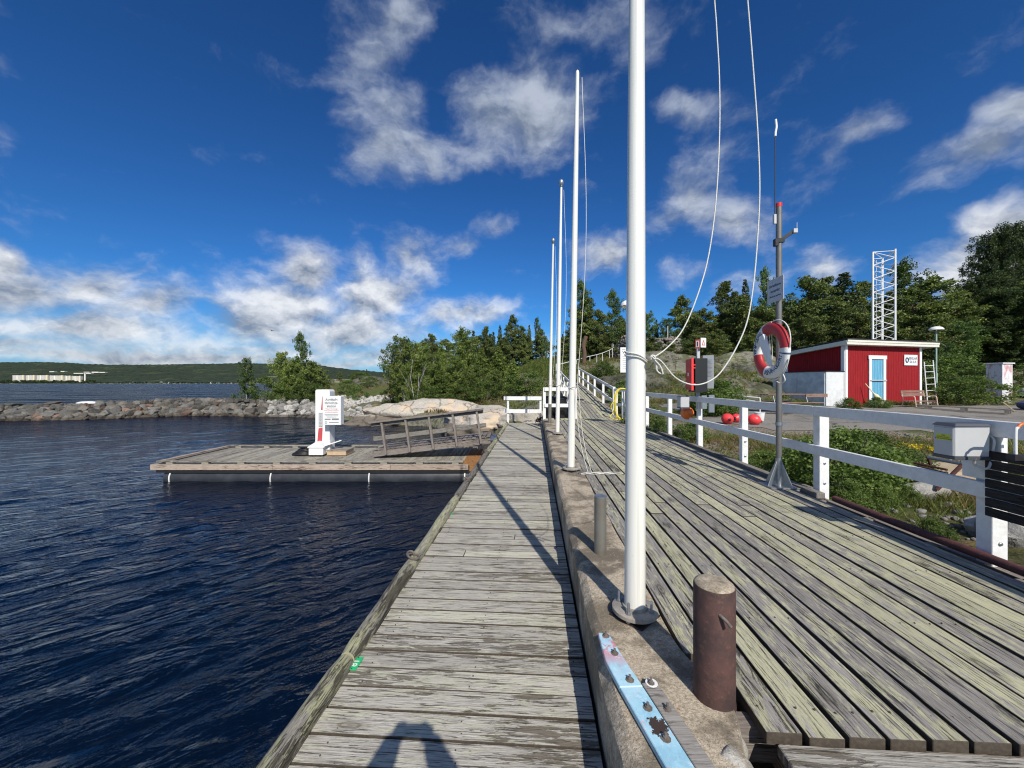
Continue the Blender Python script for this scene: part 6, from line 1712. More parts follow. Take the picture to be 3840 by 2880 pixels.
mb.add(vs, [(i * 9 + k, i * 9 + k + 1, (i + 1) * 9 + k + 1, (i + 1) * 9 + k) for i in range(n) for k in range(8)]); mb.build('hull', M['white'], g, smooth=70)
mb = MB(); mb.tube([(p[0] + .15, p[1] - .3, z + .25), (p[0] + 3.1, p[1] - .6, z + .25)], .03, 6); mb.box((p[0] + 1.0, p[1], z + .10), (.1, 1.3, .3)); mb.box((p[0] + 2.3, p[1], z + .10), (.1, 1.3, .3)); mb.build('gunwale', M['grey_timber'], g)
# rusty frame / bench among the gravel below the near box
g = thing('scrap_frame', (6.6, 5.2, 1.0), 'rusty metal frame lying in the gravel behind the near fence', 'scrap frame')
p = PX(3500, 1720, 5.6)
mb = MB(); A1, B1 = PX(3480, 1716, 5.7), PX(3610, 1741, 5.3); mb.tube([A1, B1], .022, 8); mb.build('pale_bar', M['steel'], g)
mb = MB(); mb.tube([A1 + (.1, .1, 0), A1 + (.3, .15, -.42)], .02, 7); mb.tube([B1, B1 + (-.25, .1, -.38)], .025, 7); mb.tube([A1 + (-.1, .1, -.10), B1 + (-.1, .1, -.10)], .016, 7); mb.tube([A1 + (-.05, .1, -.15), B1 + (-.1, .1, -.15)], .014, 7); mb.build('rusty_bar', M['rust_pipe'], g)
p = GP(3420, 1800, .98); mb = MB(); mb.box(PX(3450, 1745, 6.2) + (0.2, .2, -.2), (1.6, .9, .3), ax=[unit([1, -.2, 0]), unit([.2, 1, 0]), UZ]); tag(mb.build('sandstone_block', mat('yellow_sandstone', (.42, .34, .23), .9, var=(5, .6, (.34, .25, .15)), bump=(20, .6)), bevel=.04, seg=2), 'yellowish flat stone block behind the near electric box', 'stone block')
# guard wire along the bank
mb = MB(); mb.tube([P(3.62, t, 1.12 + .02 * math.sin(t)) for t in np.arange(2.0, 8.4, .3)], .008, 6)
for t in (2.2, 4.2, 6.2, 8.2): mb.tube([P(3.62, t, .6), P(3.62, t, 1.14)], .012, 6)
tag(mb.build('rusty_wire', M['rust_pipe']), 'thin rusty guard wire running outside the white fence', 'wire')

# ================================================================== HILL FURNITURE
def rail_run(pts, label, post_idx, hgt=1.0):
    pts = [p if len(p) == 3 else np.array([p[0], p[1], gz(p[0], p[1]) + hgt]) for p in pts]
    g = thing('handrail', pts[0] - UZ * hgt, label, 'railing')
    mb = MB(); mb.tube(smoothpts(pts, 5), .03, 7); mb.build('rail', M['fence_white'], g, smooth=60)
    for i in post_idx: mb = MB(); mb.tube([pts[i] - UZ * (hgt + .35), pts[i]], .028, 7); mb.build('railing_post', M['fence_white'], g)
def ux(u, Y): return ((u - 1920) / F * Y, Y)
rail_run([PX(u, v, Y) for u, v, Y in ((2100, 1366, 35.5), (2130, 1358, 36.3), (2162, 1350, 37.5), (2186, 1343, 38.2), (2212, 1336, 39), (2238, 1330, 40.5), (2259, 1324, 42), (2285, 1313, 44.5), (2297, 1306, 47), (2301, 1297, 50), (2295, 1289, 54), (2271, 1281, 62), (2257, 1281, 65), (2240, 1282, 67))],
         'thin white handrail curving up the hill beside the footpath', [0, 2, 3, 4, 5, 6, 7, 8, 9, 10, 12])
rail_run([ux(2040, 50), ux(2052, 49), ux(2068, 48), ux(2085, 47)], 'short white handrail on the grassy slope behind the flagpoles', [0, 1, 3])
def stone_pile(name, pts, label, cat, seed, r=.28):
    g = None; mb = MB(); rg = random.Random(seed)
    for (x, y, z) in pts: mb.rock((x, y, z), r * rg.uniform(.7, 1.3), rg.randint(0, 9999), (1, 1, .75), 1, .3, rg.uniform(0, 6))
    return tag(mb.build(name, M['boulder'], smooth=20), label, cat)
rg = random.Random(91); pts = []
cxx, cyy = ux(2478, 44); z0 = gz(cxx, cyy)
for i in range(420):
    a = rg.uniform(0, 6.28); z = rg.uniform(-.3, 2.7); rad = 2.15 - .12 * z + rg.uniform(-.12, .12); pts.append((cxx + rad * math.cos(a), cyy + rad * math.sin(a), z0 + z))
for i in range(90): a = rg.uniform(0, 6.28); rad = rg.uniform(0, 1.9); pts.append((cxx + rad * math.cos(a), cyy + rad * math.sin(a), z0 + 2.65 + rg.uniform(-.1, .1)))
stone_pile('round_stone_tower', pts, 'round drystone tower on the hill left of the pine wood', 'stone ruin', 4)
mb = MB(); mb.tube([(cxx + .8, cyy, z0 + 2.5), (cxx + .8, cyy, z0 + 4.3)], .035, 6); tag(mb.build('thin_pole', M['fence_white']), 'thin pale pole standing on the round stone tower', 'pole')
pts = []; x0_, y0_ = ux(2290, 50); x1_, y1_ = ux(2350, 47)
for i in range(380):
    q = rg.random(); hh = 1.3 + 1.9 * min(1, q * 1.3); pts.append((x0_ + (x1_ - x0_) * q, y0_ + (y1_ - y0_) * q + rg.uniform(-.2, .2), gz(x0_ + (x1_ - x0_) * q, y0_) - .2 + rg.uniform(0, hh)))
stone_pile('drystone_wall', pts, 'dark sloping drystone wall behind the nearest flagpole', 'stone wall', 8, .27)
pts = []; xr_, yr_ = ux(1470, 62); zr_ = gz(xr_, yr_)
for i in range(300): q = rg.random(); pts.append((xr_ + q * 4.2, yr_ + rg.uniform(-.3, .3), zr_ - .2 + rg.uniform(0, 2.6)))
stone_pile('stone_ruin', pts, 'dark square stone ruin beside the left end of the grove', 'stone ruin', 9, .3)
p = PX(2692, 1366, 29); mb = MB(); mb.box((p[0], 29, p[2] - .15), (1.0, .8, .75)); tag(mb.build('concrete_block', M['concrete2'], bevel=.03), 'square pale concrete block on the bare rock left of the lifebuoy', 'concrete block')

# gull in the air
g = thing('gull', PX(1021, 1240, 60), 'dark gull gliding above the breakwater trees', 'gull')
c = PX(1021, 1240, 60); mb = MB(); mb.tube([c + (-.28, 0, -.02), c + (-.16, 0, .01), c + (0, 0, .02), c + (.16, 0, .03), c + (.26, 0, .04)], [.01, .05, .07, .05, .01], 8); mb.build('body', M['grey_ink'], g, smooth=60)
for s_ in (-1, 1):
    mb = MB(); vs = [c + (-.07, 0, .03), c + (.09, 0, .05), c + (.02 + .12 * s_, .28 * s_, .14), c + (-.02 + .12 * s_, .28 * s_, .13), c + (.30 * s_, .52 * s_, .10)]
    mb.add(vs + [v - UZ * .015 for v in vs], [(0, 1, 2, 3), (3, 2, 4), (5, 8, 7, 6), (8, 9, 7), (0, 3, 8, 5), (3, 4, 9, 8), (1, 6, 7, 2), (2, 7, 9, 4)]); mb.build('wing', M['grey_ink'], g)
# ================================================================== VEGETATION
def leafmat(name, dark, mid, light, trans=.25, rough=.6):
    m = bpy.data.materials.new(name); m.use_nodes = True
    nt = m.node_tree; b = nt.nodes['Principled BSDF']; b.inputs['Roughness'].default_value = rough; b.inputs['Specular IOR Level'].default_value = .3
    a = nd(nt, 'ShaderNodeAttribute', attribute_name='tint').outputs['Fac']
    oi = nd(nt, 'ShaderNodeObjectInfo').outputs['Random']
    t = nd(nt, 'ShaderNodeTexCoord').outputs['Object']
    n = nd(nt, 'ShaderNodeTexNoise', inp={'Vector': t, 'Scale': .8, 'Detail': 3.0}).outputs[0]
    k = mth(nt, 'ADD', mth(nt, 'MULTIPLY', a, .75), mth(nt, 'MULTIPLY', mth(nt, 'SUBTRACT', n, .4), .9), clamp=True)
    c = mixc(nt, sstep(nt, k, 0, .5), dark, mid); c = mixc(nt, sstep(nt, k, .45, 1.0), c, light)
    kk = mth(nt, 'MULTIPLY_ADD', oi, .5, .75)
    c = mixc(nt, 1.0, c, nd(nt, 'ShaderNodeCombineXYZ', inp={0: kk, 1: kk, 2: kk}).outputs[0], 'MULTIPLY')
    nt.links.new(c, b.inputs['Base Color'])
    tr = nd(nt, 'ShaderNodeBsdfTranslucent'); nt.links.new(mixc(nt, 1.0, c, (1.3, 1.5, .6), 'MULTIPLY'), tr.inputs[0])
    mx = nd(nt, 'ShaderNodeMixShader', inp={0: trans}); nt.links.new(b.outputs[0], mx.inputs[1]); nt.links.new(tr.outputs[0], mx.inputs[2])
    nt.links.new(mx.outputs[0], nt.nodes['Material Output'].inputs[0])
    return m
LM = {'pine': leafmat('pine_needles', (.040, .062, .020), (.115, .150, .042), (.29, .31, .09), .22),
      'spruce': leafmat('spruce_needles', (0.0245, 0.0455, 0.021), (0.063, 0.091, 0.035), (0.1488, 0.1837, 0.06125), .1),
      'birch': leafmat('birch_leaves', (0.035, 0.0665, 0.0175), (0.07875, 0.1313, 0.0315), (0.175, 0.245, 0.063), .25),
      'big': leafmat('aspen_leaves', (0.021, 0.0385, 0.014), (0.0525, 0.0805, 0.0245), (0.1313, 0.1663, 0.049), .2),
      'grove': leafmat('willow_leaves', (0.06125, 0.09625, 0.021), (0.1488, 0.2013, 0.04375), (0.315, 0.35, 0.09625), .3),
      'bush': leafmat('bush_leaves', (0.0455, 0.078, 0.0182), (0.1105, 0.1625, 0.039), (0.221, 0.273, 0.078), .3),
      'dry': leafmat('dry_grass', (.08, .055, .02), (.20, .14, .06), (.32, .25, .12), .2),
      'grass': leafmat('grass_blades', (.05, .08, .015), (.13, .17, .04), (.24, .27, .08), .3),
      'flower': leafmat('yellow_flowers', (.35, .25, .01), (.60, .45, .02), (.75, .6, .04), .2)}
BARK = {'pine': mat('pine_bark', (.13, .075, .045), .9, var=(5, .6, (.07, .055, .045))), 'spruce': mat('spruce_bark', (.07, .055, .045), .9), 'birch': mat('birch_bark', (.48, .46, .43), .8, var=(7, .8, (.10, .09, .08))),
        'bush': mat('twig_bark', (.13, .10, .075), .9)}

def cards(centres, rads, per, w, l, rng, flat=.0, droop=0.0, squash=.8):
    """leaf cards in blobs round the centres; returns vertices, quads, tint"""
    centres = np.asarray(centres); n = len(centres) * per
    ci = np.repeat(np.arange(len(centres)), per)
    d = rng.normal(size=(n, 3)); d /= np.linalg.norm(d, axis=1)[:, None]
    r = rng.random(n) ** .45
    off = d * r[:, None] * np.asarray(rads)[ci][:, None]; off[:, 2] *= squash
    p = centres[ci] + off
    a = rng.normal(size=(n, 3)) * (1 - flat) + d * flat * 1.5; a[:, 2] += -droop
    a /= np.linalg.norm(a, axis=1)[:, None]
    b = np.cross(a, rng.normal(size=(n, 3))); b /= np.linalg.norm(b, axis=1)[:, None]
    L = l * rng.uniform(.6, 1.3, n)[:, None]; W = w * rng.uniform(.6, 1.3, n)[:, None]
    v = np.stack([p - a * L / 2 - b * W * .25, p + b * W / 2, p + a * L / 2 + b * W * .1, p - b * W / 2], 1)
    tint = np.clip(.5 + .22 * rng.normal(size=n) + (rng.random(len(centres))[ci] - .5) * .7, 0, 1)
    return v.reshape(-1, 3), np.arange(n * 4).reshape(-1, 4), tint

def plant(name, lab, cat, kind, crown_args, trunk_mb, bark, loc=(0, 0, 0), group=None):
    g = thing(name, loc, lab, cat, group)
    V, Fq, tint = crown_args
    me = raw_mesh('crown', V, Fq, LM[kind], {'tint': ('FACE', tint)})
    o = bpy.data.objects.new('crown', me); COL.objects.link(o); o.parent = g
    trunk_mb.build('trunk', bark, g, smooth=60)
    return g

def merge(parts):
    V = []; Q = []; T = []; n = 0
    for v, q, t in parts: V.append(v); Q.append(q + n); T.append(t); n += len(v)
    return np.concatenate(V), np.concatenate(Q), np.concatenate(T)

def make_pine(seed, H=9.0, low=.22, wide=2.2, dens=1.0):
    rng = np.random.default_rng(seed); rg = random.Random(seed); mb = MB()
    bend = [np.array([.25 * math.sin(z * .5 + seed) * z / H, .2 * math.cos(z * .4 + seed) * z / H, z]) for z in np.linspace(-.4, H * .96, 12)]
    mb.tube(bend, [.17 * (1 - .85 * i / 11) for i in range(12)], 9)
    C_ = []; Rd = []
    nb_ = int(52 * dens)
    for i in range(nb_):
        q = low + (1 - low) * (i + rg.random()) / nb_; z = H * q; base = bend[min(11, max(0, int(q * 11.5)))]
        rad = wide * (1 - ((q - .45) / .62) ** 2 * (1 if q > .45 else .35)) * rg.uniform(.6, 1.12) * (1 if q < .93 else .5)
        rad = max(.35, rad)
        a = rg.uniform(0, 6.283) ; tip = np.array([base[0] + rad * math.cos(a), base[1] + rad * math.sin(a), z + rad * rg.uniform(-.05, .35)])
        mid = (np.array([base[0], base[1], z]) + tip) / 2 + np.array([0, 0, -.1])
        mb.tube([np.array([base[0], base[1], z - .1]), mid, tip], [.045, .03, .012], 5)
        k = max(2, int(rad / .42))
        for j in range(k):
            f = (j + 1) / k; c = np.array([base[0], base[1], z]) * (1 - f) + tip * f + rng.normal(size=3) * .16
            C_.append(c); Rd.append(rg.uniform(.34, .56))
    for j in range(5): C_.append(np.array([bend[-1][0], bend[-1][1], H * (.93 + .015 * j)]) + rng.normal(size=3) * .12); Rd.append(.28)
    return cards(C_, Rd, 60, .115, .27, rng, flat=.5, squash=.7), mb

def make_spruce(seed, H=8.0, wide=1.6):
    rng = np.random.default_rng(seed); rg = random.Random(seed); mb = MB()
    mb.tube([(0, 0, -.4), (0, 0, H * .5), (0, 0, H * .98)], [.12, .07, .015], 8)
    C_ = []; Rd = []; z = .5
    while z < H * .98:
        q = z / H; rad = wide * (1 - q) ** .85 + .08
        nb_ = max(3, int(6 * (1 - q) + 3)); a0 = rg.uniform(0, 6)
        for b in range(nb_):
            a = a0 + 6.283 * b / nb_ + rg.uniform(-.3, .3); r = rad * rg.uniform(.65, 1.1)
            k = max(1, int(r / .27))
            for j in range(k):
                f = (j + .7) / k; C_.append(np.array([r * f * math.cos(a), r * f * math.sin(a), z - .22 * r * f + rng.normal() * .04])); Rd.append(.20 if r > .3 else .12)
        z += .30 * (1.05 - q * .4)
    return cards(C_, Rd, 32, .10, .22, rng, flat=.5, droop=.25, squash=.65), mb

def make_birch(seed, H=7.5, wide=1.7, low=.25, droop=.5, dens=1.0, wind=0.0):
    rng = np.random.default_rng(seed); rg = random.Random(seed); mb = MB()
    lean = rg.uniform(-.05, .05)
    tr = [np.array([lean * z + .08 * math.sin(z * 1.1 + seed), .07 * math.cos(z * .9), z]) for z in np.linspace(-.4, H * .95, 12)]
    mb.tube(tr, [.085 * H / 7.5 * (1 - .9 * i / 11) for i in range(12)], 8)
    C_ = []; Rd = []; n = int(62 * dens)
    for i in range(n):
        q = low + (1 - low) * ((i + rg.random()) / n); z = H * q; b = tr[min(11, int(q * 11.5))]
        rad = wide * (math.sin(math.pi * min(1, (q - low * .6) / (1.08 - low * .6))) ** .7) * rg.uniform(.55, 1.1)
        rad = max(.25, rad); a = rg.uniform(0, 6.283)
        tip = np.array([b[0] + rad * math.cos(a) + wind * rad, b[1] + rad * math.sin(a), z + rad * .45])
        mb.tube([np.array([b[0], b[1], z - .15]), (np.array([b[0], b[1], z]) + tip) / 2 + (0, 0, .06), tip], [.025, .016, .006], 4)
        k = max(2, int(rad / .36))
        for j in range(k):
            f = (j + .8) / k; c = np.array([b[0], b[1], z]) * (1 - f) + tip * f + rng.normal(size=3) * .12; c[2] -= .12 * droop
            C_.append(c); Rd.append(rg.uniform(.22, .40))
    return cards(C_, Rd, 52, .11, .145, rng, droop=droop * .6, squash=1.0), mb

def make_shrub(seed, H=2.6, wide=1.3, leaf=.09, n=60, per=55, stems=7, rad=.3):
    rng = np.random.default_rng(seed); rg = random.Random(seed); mb = MB(); C_ = []; Rd = []
    for i in range(stems):
        a = rg.uniform(0, 6.283); r = wide * rg.uniform(.2, .8); h = H * rg.uniform(.6, .95)
        mb.tube([(0.1 * math.cos(a), .1 * math.sin(a), -.2), (r * .5 * math.cos(a), r * .5 * math.sin(a), h * .5), (r * math.cos(a), r * math.sin(a), h)], [.022 * H / 2.6, .015 * H / 2.6, .004], 5)
    for i in range(n):
        a = rg.uniform(0, 6.283); q = rg.random(); z = H * (.08 + .9 * q); r = wide * math.sqrt(max(0.02, 1 - (q * 1.02 - .32) ** 2 * 1.6)) * rg.random() ** .5 * (1 if q < .8 else .6)
        C_.append(np.array([r * math.cos(a), r * math.sin(a), z])); Rd.append(rad * rg.uniform(.6, 1.2))
    return cards(C_, Rd, per, leaf * .75, leaf, rng, squash=.9), mb

FAR = (0, -400, -60)      # prototypes are used themselves for the first planting
protos = {}
def proto(key, kind, name, cat, builder, bark):
    V, mb = builder
    protos[key] = [plant(name, 'x', cat, kind, V, mb, BARK[bark]), False]
for i in range(3): proto('pine%d' % i, 'pine', 'pine_tree', 'pine tree', make_pine(31 + i, 9.0, [.2, .34, .12][i], [2.3, 2.0, 2.6][i]), 'pine')
for i in range(2): proto('spruce%d' % i, 'spruce', 'spruce_tree', 'spruce tree', make_spruce(51 + i, 8.0, [1.5, 1.9][i]), 'spruce')
for i in range(3): proto('birch%d' % i, 'birch', 'birch_tree', 'birch tree', make_birch(71 + i, 7.5, [1.6, 1.9, 1.3][i], [.25, .15, .3][i], .5, 1.0, [0, 0, .25][i]), 'birch')
for i in range(2): proto('aspen%d' % i, 'big', 'aspen_tree', 'tree', make_birch(171 + i, 13.0, 3.4, .08, .2, 3.2), 'spruce')
for i in range(2): proto('grove%d' % i, 'grove', 'young_birch', 'young tree', make_birch(81 + i, 6.0, 1.9, .05, .3, 1.3), 'birch')
proto('ypine0', 'grove', 'young_pine', 'young pine', make_spruce(88, 6.0, 1.9), 'spruce')
for i in range(2): proto('shrub%d' % i, 'bush', 'leafy_bush', 'bush', make_shrub(91 + i, 2.4, 1.4, .10, 70, 60), 'bush')
for i in range(2): proto('nearbush%d' % i, 'bush', 'leafy_bush', 'bush', make_shrub(95 + i, 1.0, .62, .042, 130, 75, 12, .15), 'bush')

PH = {'pine': 9.0, 'spruce': 8.0, 'birch': 7.5, 'aspen': 13.0, 'grove': 6.0, 'ypine': 6.0, 'shrub': 2.4, 'nearbush': 1.0}
def put(key, x, y, h, rot, label, group, wsc=1.0, z=None):
    base = PH[key.rstrip('0123456789')]; s = h / base
    z = gz(x, y) - .05 if z is None else z
    pr = protos[key]
    if not pr[1]: o = pr[0]; pr[1] = True
    else: o = dup(pr[0])
    o.location = (x, y, z); o.rotation_euler = (0, 0, rot); o.scale = (s * wsc, s * wsc, s)
    o['label'] = label; o['group'] = group
    return o

rg = random.Random(77)
def tree(key, u, vtop, Y, label, group, wsc=1.0):
    x = (u - 1920) / F * Y; z = gz(x, Y); zt = CAMZ - (vtop - 1437) / F * Y
    put(key, x, Y, max(1.5, zt - z), rg.uniform(0, 6.28), label, group, wsc)
GW = 'trees of the wood on the hill'; GG = 'young trees of the shore grove'; GB = 'trees on the breakwater'; GS = 'small trees on the dark headland'; GR = 'trees behind the red shed'
T_ = [
 # behind the flagpoles
 ('birch2', 2180, 1060, 52, 'tall wind bent birch just right of the second flagpole', GW, .7), ('pine0', 2195, 1120, 50, 'dense dark pine right of the second flagpole', GW, 1.1), ('pine2', 2245, 1165, 49, 'broad dark pine above the curved handrail', GW, 1.0),
 ('birch2', 2300, 1095, 54, 'wispy birch leaning right, left of the nearest flagpole', GW, .75), ('pine1', 2325, 1190, 56, 'dark pine beside the nearest flagpole, left side', GW, 1.0), ('pine0', 2150, 1215, 48, 'low pine between the thin flagpoles and the handrail', GW, 1.1),
 ('spruce0', 2110, 1250, 56, 'small dark conifer between the third and second flagpoles', GW, 1.0), ('pine2', 2170, 1290, 44, 'short bushy pine beside the bent trunk', GW, 1.0),
 ('birch1', 2432, 1175, 52, 'light birch just right of the nearest flagpole', GW, .8), ('spruce0', 2462, 1195, 55, 'thin spruce right of the light birch', GW, .8), ('birch0', 2495, 1200, 50, 'green birch above the round stone tower', GW, .9),
 ('pine1', 2562, 1120, 50, 'dark flat crowned pine standing out against the sky', GW, 1.0), ('birch1', 2600, 1180, 54, 'rounded birch between two dark pines', GW, 1.0), ('pine2', 2640, 1160, 47, 'broad pine above the notice post', GW, 1.1),
 ('pine1', 2715, 1070, 50, 'open crowned old pine with sky showing through', GW, 1.1), ('spruce1', 2795, 1040, 56, 'ragged topped spruce left of the grey rescue pole', GW, .7), ('pine0', 2780, 1110, 46, 'large pine left of the lifebuoy', GW, 1.3),
 ('birch2', 2872, 1015, 56, 'bluish feathery birch behind the small grey sign', GW, .55), ('pine2', 2860, 1150, 44, 'dense pine right behind the lifebuoy', GW, 1.2), ('pine1', 2920, 1130, 48, 'pine behind the grey rescue pole', GW, 1.1),
 ('birch0', 2540, 1240, 45, 'low birch right of the round stone tower', GW, 1.0), ('pine0', 2600, 1255, 42, 'low dark pine over the bare rock', GW, 1.2), ('pine2', 2690, 1235, 41, 'low spreading pine over the bare rock', GW, 1.3), ('pine0', 2960, 1215, 40, 'low dense pine above the storage cabinet', GW, 1.3),
 # behind the shed
 ('pine2', 3030, 1045, 42, 'light topped pine left of the peaked pine', GR, 1.1), ('pine0', 3085, 1050, 44, 'second light topped pine near the peaked pine', GR, 1.0), ('spruce1', 3165, 1015, 40, 'tall peaked conifer above the red shed', GR, 1.5), ('pine1', 3135, 1120, 37, 'dark pine filling the wood above the shed', GR, 1.3),
 ('pine0', 3240, 1060, 42, 'pine left of the white lattice mast', GR, 1.0), ('pine2', 3020, 1180, 36, 'low pine above the left end of the shed', GR, 1.3), ('pine2', 3215, 1160, 34, 'pine directly behind the shed roof, left of the mast', GR, 1.3),
 ('birch2', 3400, 985, 40, 'curving birch right behind the lattice mast', GR, .9), ('pine1', 3350, 1100, 38, 'pine seen through the lattice mast', GR, 1.1), ('pine0', 3430, 1090, 33, 'olive green pine right of the lattice mast', GR, 1.5), ('pine2', 3330, 1190, 32, 'broad low pine at the foot of the mast', GR, 1.3),
 ('pine2', 3505, 1045, 36, 'big olive green pine above the mushroom lamp', GR, 1.3), ('pine1', 3580, 1110, 33, 'sloping pine right of the mushroom lamp', GR, 1.3), ('birch1', 3600, 1210, 29, 'low leafy tree between lamp and flaking box', GR, 1.2), ('pine0', 3490, 1200, 29, 'dense olive pine behind the mushroom lamp', GR, 1.3),
 ('aspen1', 3745, 880, 37, 'huge dark leafy tree at the right edge, left half', GR, .8), ('aspen0', 3835, 855, 38, 'huge dark leafy tree at the right edge, tallest top', GR, .85), ('aspen1', 3680, 1040, 35, 'dark leafy side tree below the huge one', GR, 1.1), ('aspen0', 3790, 1090, 32, 'dark leafy tree above the flaking box', GR, 1.5), ('aspen0', 3880, 1050, 32, 'dark leafy tree cut off by the right edge', GR, 1.5),
 ('shrub0', 3560, 1330, 25, 'bright bush right of the lamp post', GR, 1.2), ('shrub1', 3620, 1350, 24, 'bright bush left of the flaking box', GR, 1.3), ('shrub0', 3670, 1370, 22.5, 'bright bush touching the flaking box', GR, 1.2), ('shrub1', 3590, 1425, 20, 'low bush in front of the lamp post', GR, 1.2), ('shrub0', 3660, 1460, 18.5, 'low spreading bush behind the pallet', GR, 1.6), ('shrub1', 3850, 1400, 26, 'bush right of the flaking box', GR, 1.4), ('shrub1', 3520, 1400, 24, 'bush at the right wall of the red shed', GR, 1.2), ('birch1', 3560, 1290, 27, 'leafy sapling right of the shed roof', GR, 1.1),
 # shore grove
 ('grove0', 1500, 1275, 30, 'leafy young tree at the left end of the grove', GG, .95), ('grove1', 1560, 1290, 31, 'young leafy tree with bare stems before it', GG, 1.0), ('ypine0', 1655, 1275, 31, 'bright green young conifer in the grove', GG, .9), ('grove0', 1740, 1245, 33, 'tallest rounded leafy tree of the grove', GG, 1.0), ('grove1', 1625, 1330, 29, 'low leafy tree in the grove left of centre', GG, 1.0),
 ('grove1', 1700, 1340, 28.5, 'low yellowish tree in the middle of the grove', GG, 1.1), ('ypine0', 1805, 1300, 31, 'olive young pine right of the tallest grove tree', GG, 1.2), ('ypine0', 1870, 1295, 32, 'broad olive young pine in the grove', GG, 1.2), ('grove1', 1780, 1370, 28, 'low bushy tree above the granite slab', GG, 1.1), ('ypine0', 1925, 1340, 30, 'olive young pine at the right end of the grove', GG, 1.2),
 ('grove0', 1860, 1390, 27, 'low leafy tree behind the boardwalk barrier', GG, 1.0), ('grove1', 1530, 1370, 29, 'low bushy tree above the pale riprap', GG, .9), ('shrub0', 1930, 1420, 26, 'grey green bush behind the barrier', GG, 1.3), ('shrub1', 1990, 1430, 25, 'grey green bush left of the far flagpole', GG, 1.3), ('shrub0', 1660, 1440, 28, 'low bush at the top of the granite slab', GG, 1.5), ('shrub1', 1600, 1440, 28.5, 'low bush above the left of the granite slab', GG, 1.5), ('shrub0', 1740, 1440, 27.5, 'low bush above the middle of the granite slab', GG, 1.5), ('shrub1', 1815, 1445, 26.5, 'low bush above the right of the granite slab', GG, 1.5),
 # dark conifers behind the grove
 ('pine0', 1620, 1255, 46, 'dark pine behind the left of the grove', GW, .9), ('spruce0', 1775, 1235, 50, 'leftmost small dark spruce on the skyline', GW, .9), ('pine1', 1820, 1232, 52, 'dark pine on the skyline above the grove', GW, .9), ('spruce0', 1850, 1240, 50, 'small dark spruce on the skyline, left of the tall one', GW, .8), ('spruce1', 1875, 1215, 52, 'pointed dark spruce on the skyline', GW, .7), ('pine1', 1925, 1190, 52, 'highest skyline pine left of the flagpoles', GW, .8),
 ('spruce0', 1900, 1235, 50, 'dark spruce below the highest skyline pine', GW, .9), ('pine0', 1960, 1225, 50, 'dark pine between skyline pine and flagpoles', GW, .9), ('spruce0', 1985, 1215, 53, 'thin spruce close to the far flagpoles', GW, .7), ('birch2', 2015, 1195, 52, 'thin sparse birch near the far flagpole', GW, .5), ('pine0', 2030, 1235, 50, 'dark pine left of the far flagpole', GW, .9), ('pine2', 1890, 1265, 46, 'dark low pine behind the olive grove pines', GW, 1.0), ('pine2', 1830, 1270, 45, 'dark low pine behind the tallest grove tree', GW, 1.0), ('pine0', 1960, 1270, 46, 'dark low pine above the grassy slope', GW, 1.0), ('birch0', 2045, 1265, 47, 'pale birch by the short white handrail', GW, .7),
 # breakwater
 ('birch0', 925, 1345, 32.6, 'slim birch standing alone on the breakwater', GB, .8), ('birch2', 1128, 1255, 33, 'tall feathery birch on the breakwater', GB, .62), ('grove0', 1060, 1330, 33.2, 'dark leafy tree left of the tall breakwater birch', GB, .75), ('grove1', 1100, 1350, 32.8, 'dense leafy tree below the tall breakwater birch', GB, .85), ('grove0', 1160, 1360, 33.4, 'leafy tree right of the tall breakwater birch', GB, .8), ('grove1', 1205, 1385, 33.8, 'leafy tree at the right of the breakwater group', GB, .9),
 ('shrub0', 1000, 1410, 33, 'low bush at the left of the breakwater group', GB, 1.0), ('shrub1', 925, 1450, 33.4, 'small bush at the foot of the lone birch', GB, .9), ('shrub1', 1130, 1440, 32.4, 'grey green bush under the tall breakwater birch', GB, 1.5), ('shrub0', 1075, 1440, 32.6, 'grey green bush in the breakwater group, left part', GB, 1.3), ('shrub0', 1190, 1440, 32.6, 'grey green bush at the right foot of the breakwater group', GB, 1.3),
 # headland
 ('pine2', 1275, 1405, 52, 'low spreading pine on the dark headland', GS, 1.0), ('spruce1', 1375, 1382, 58, 'small pointed conifer on the dark headland', GS, 1.1), ('pine0', 1325, 1410, 56, 'low pine between two headland conifers', GS, 1.0), ('shrub0', 1350, 1440, 52, 'dark bush under the pointed headland conifer', GS, 2.0), ('birch0', 1440, 1380, 64, 'tiny windswept tree beside the stone ruin', GS, .6), ('shrub1', 1300, 1465, 40, 'yellow green bush at the upper edge of the riprap', GS, 1.2), ('shrub0', 1385, 1455, 45, 'dark bush on the rock above the riprap', GS, 1.6), ('shrub1', 1340, 1480, 35, 'small green bush in the pale riprap', GS, 1.2), ('shrub0', 1470, 1490, 31, 'thin bush where the riprap meets the grove', GS, 1.1)]
for (k, u, v, Y, lb, gr, w) in T_: tree(k, u, v, Y, lb, gr, w)
# the back rows of the wood
for i, u in enumerate(range(2130, 3900, 52)):
    Y = rg.uniform(58, 68); vt = np.interp(u, [2130, 2350, 2450, 2700, 3000, 3300, 3600, 3900], [1230, 1200, 1240, 1170, 1150, 1150, 1130, 1100]) + rg.uniform(-25, 35)
    tree('pine%d' % rg.choice((0, 2, 2)), u + rg.uniform(-15, 15), vt, Y, 'dark pine deep in the back rows of the wood, ' + ('left of the nearest flagpole' if u < 2370 else 'right of the nearest flagpole' if u < 2620 else 'behind the lifebuoy' if u < 2980 else 'above the shed' if u < 3300 else 'right of the lattice mast'), GW, 1.35)
for i, u in enumerate(range(2440, 3300, 75)):
    tree('pine2', u + rg.uniform(-15, 15), 1262 + rg.uniform(-15, 25), rg.uniform(39, 43), 'low dark pine at the front foot of the wood, ' + ('above the stone tower' if u < 2640 else 'above the notice board' if u < 2800 else 'behind the lifebuoy' if u < 3000 else 'above the shed roof'), GW, 1.7)
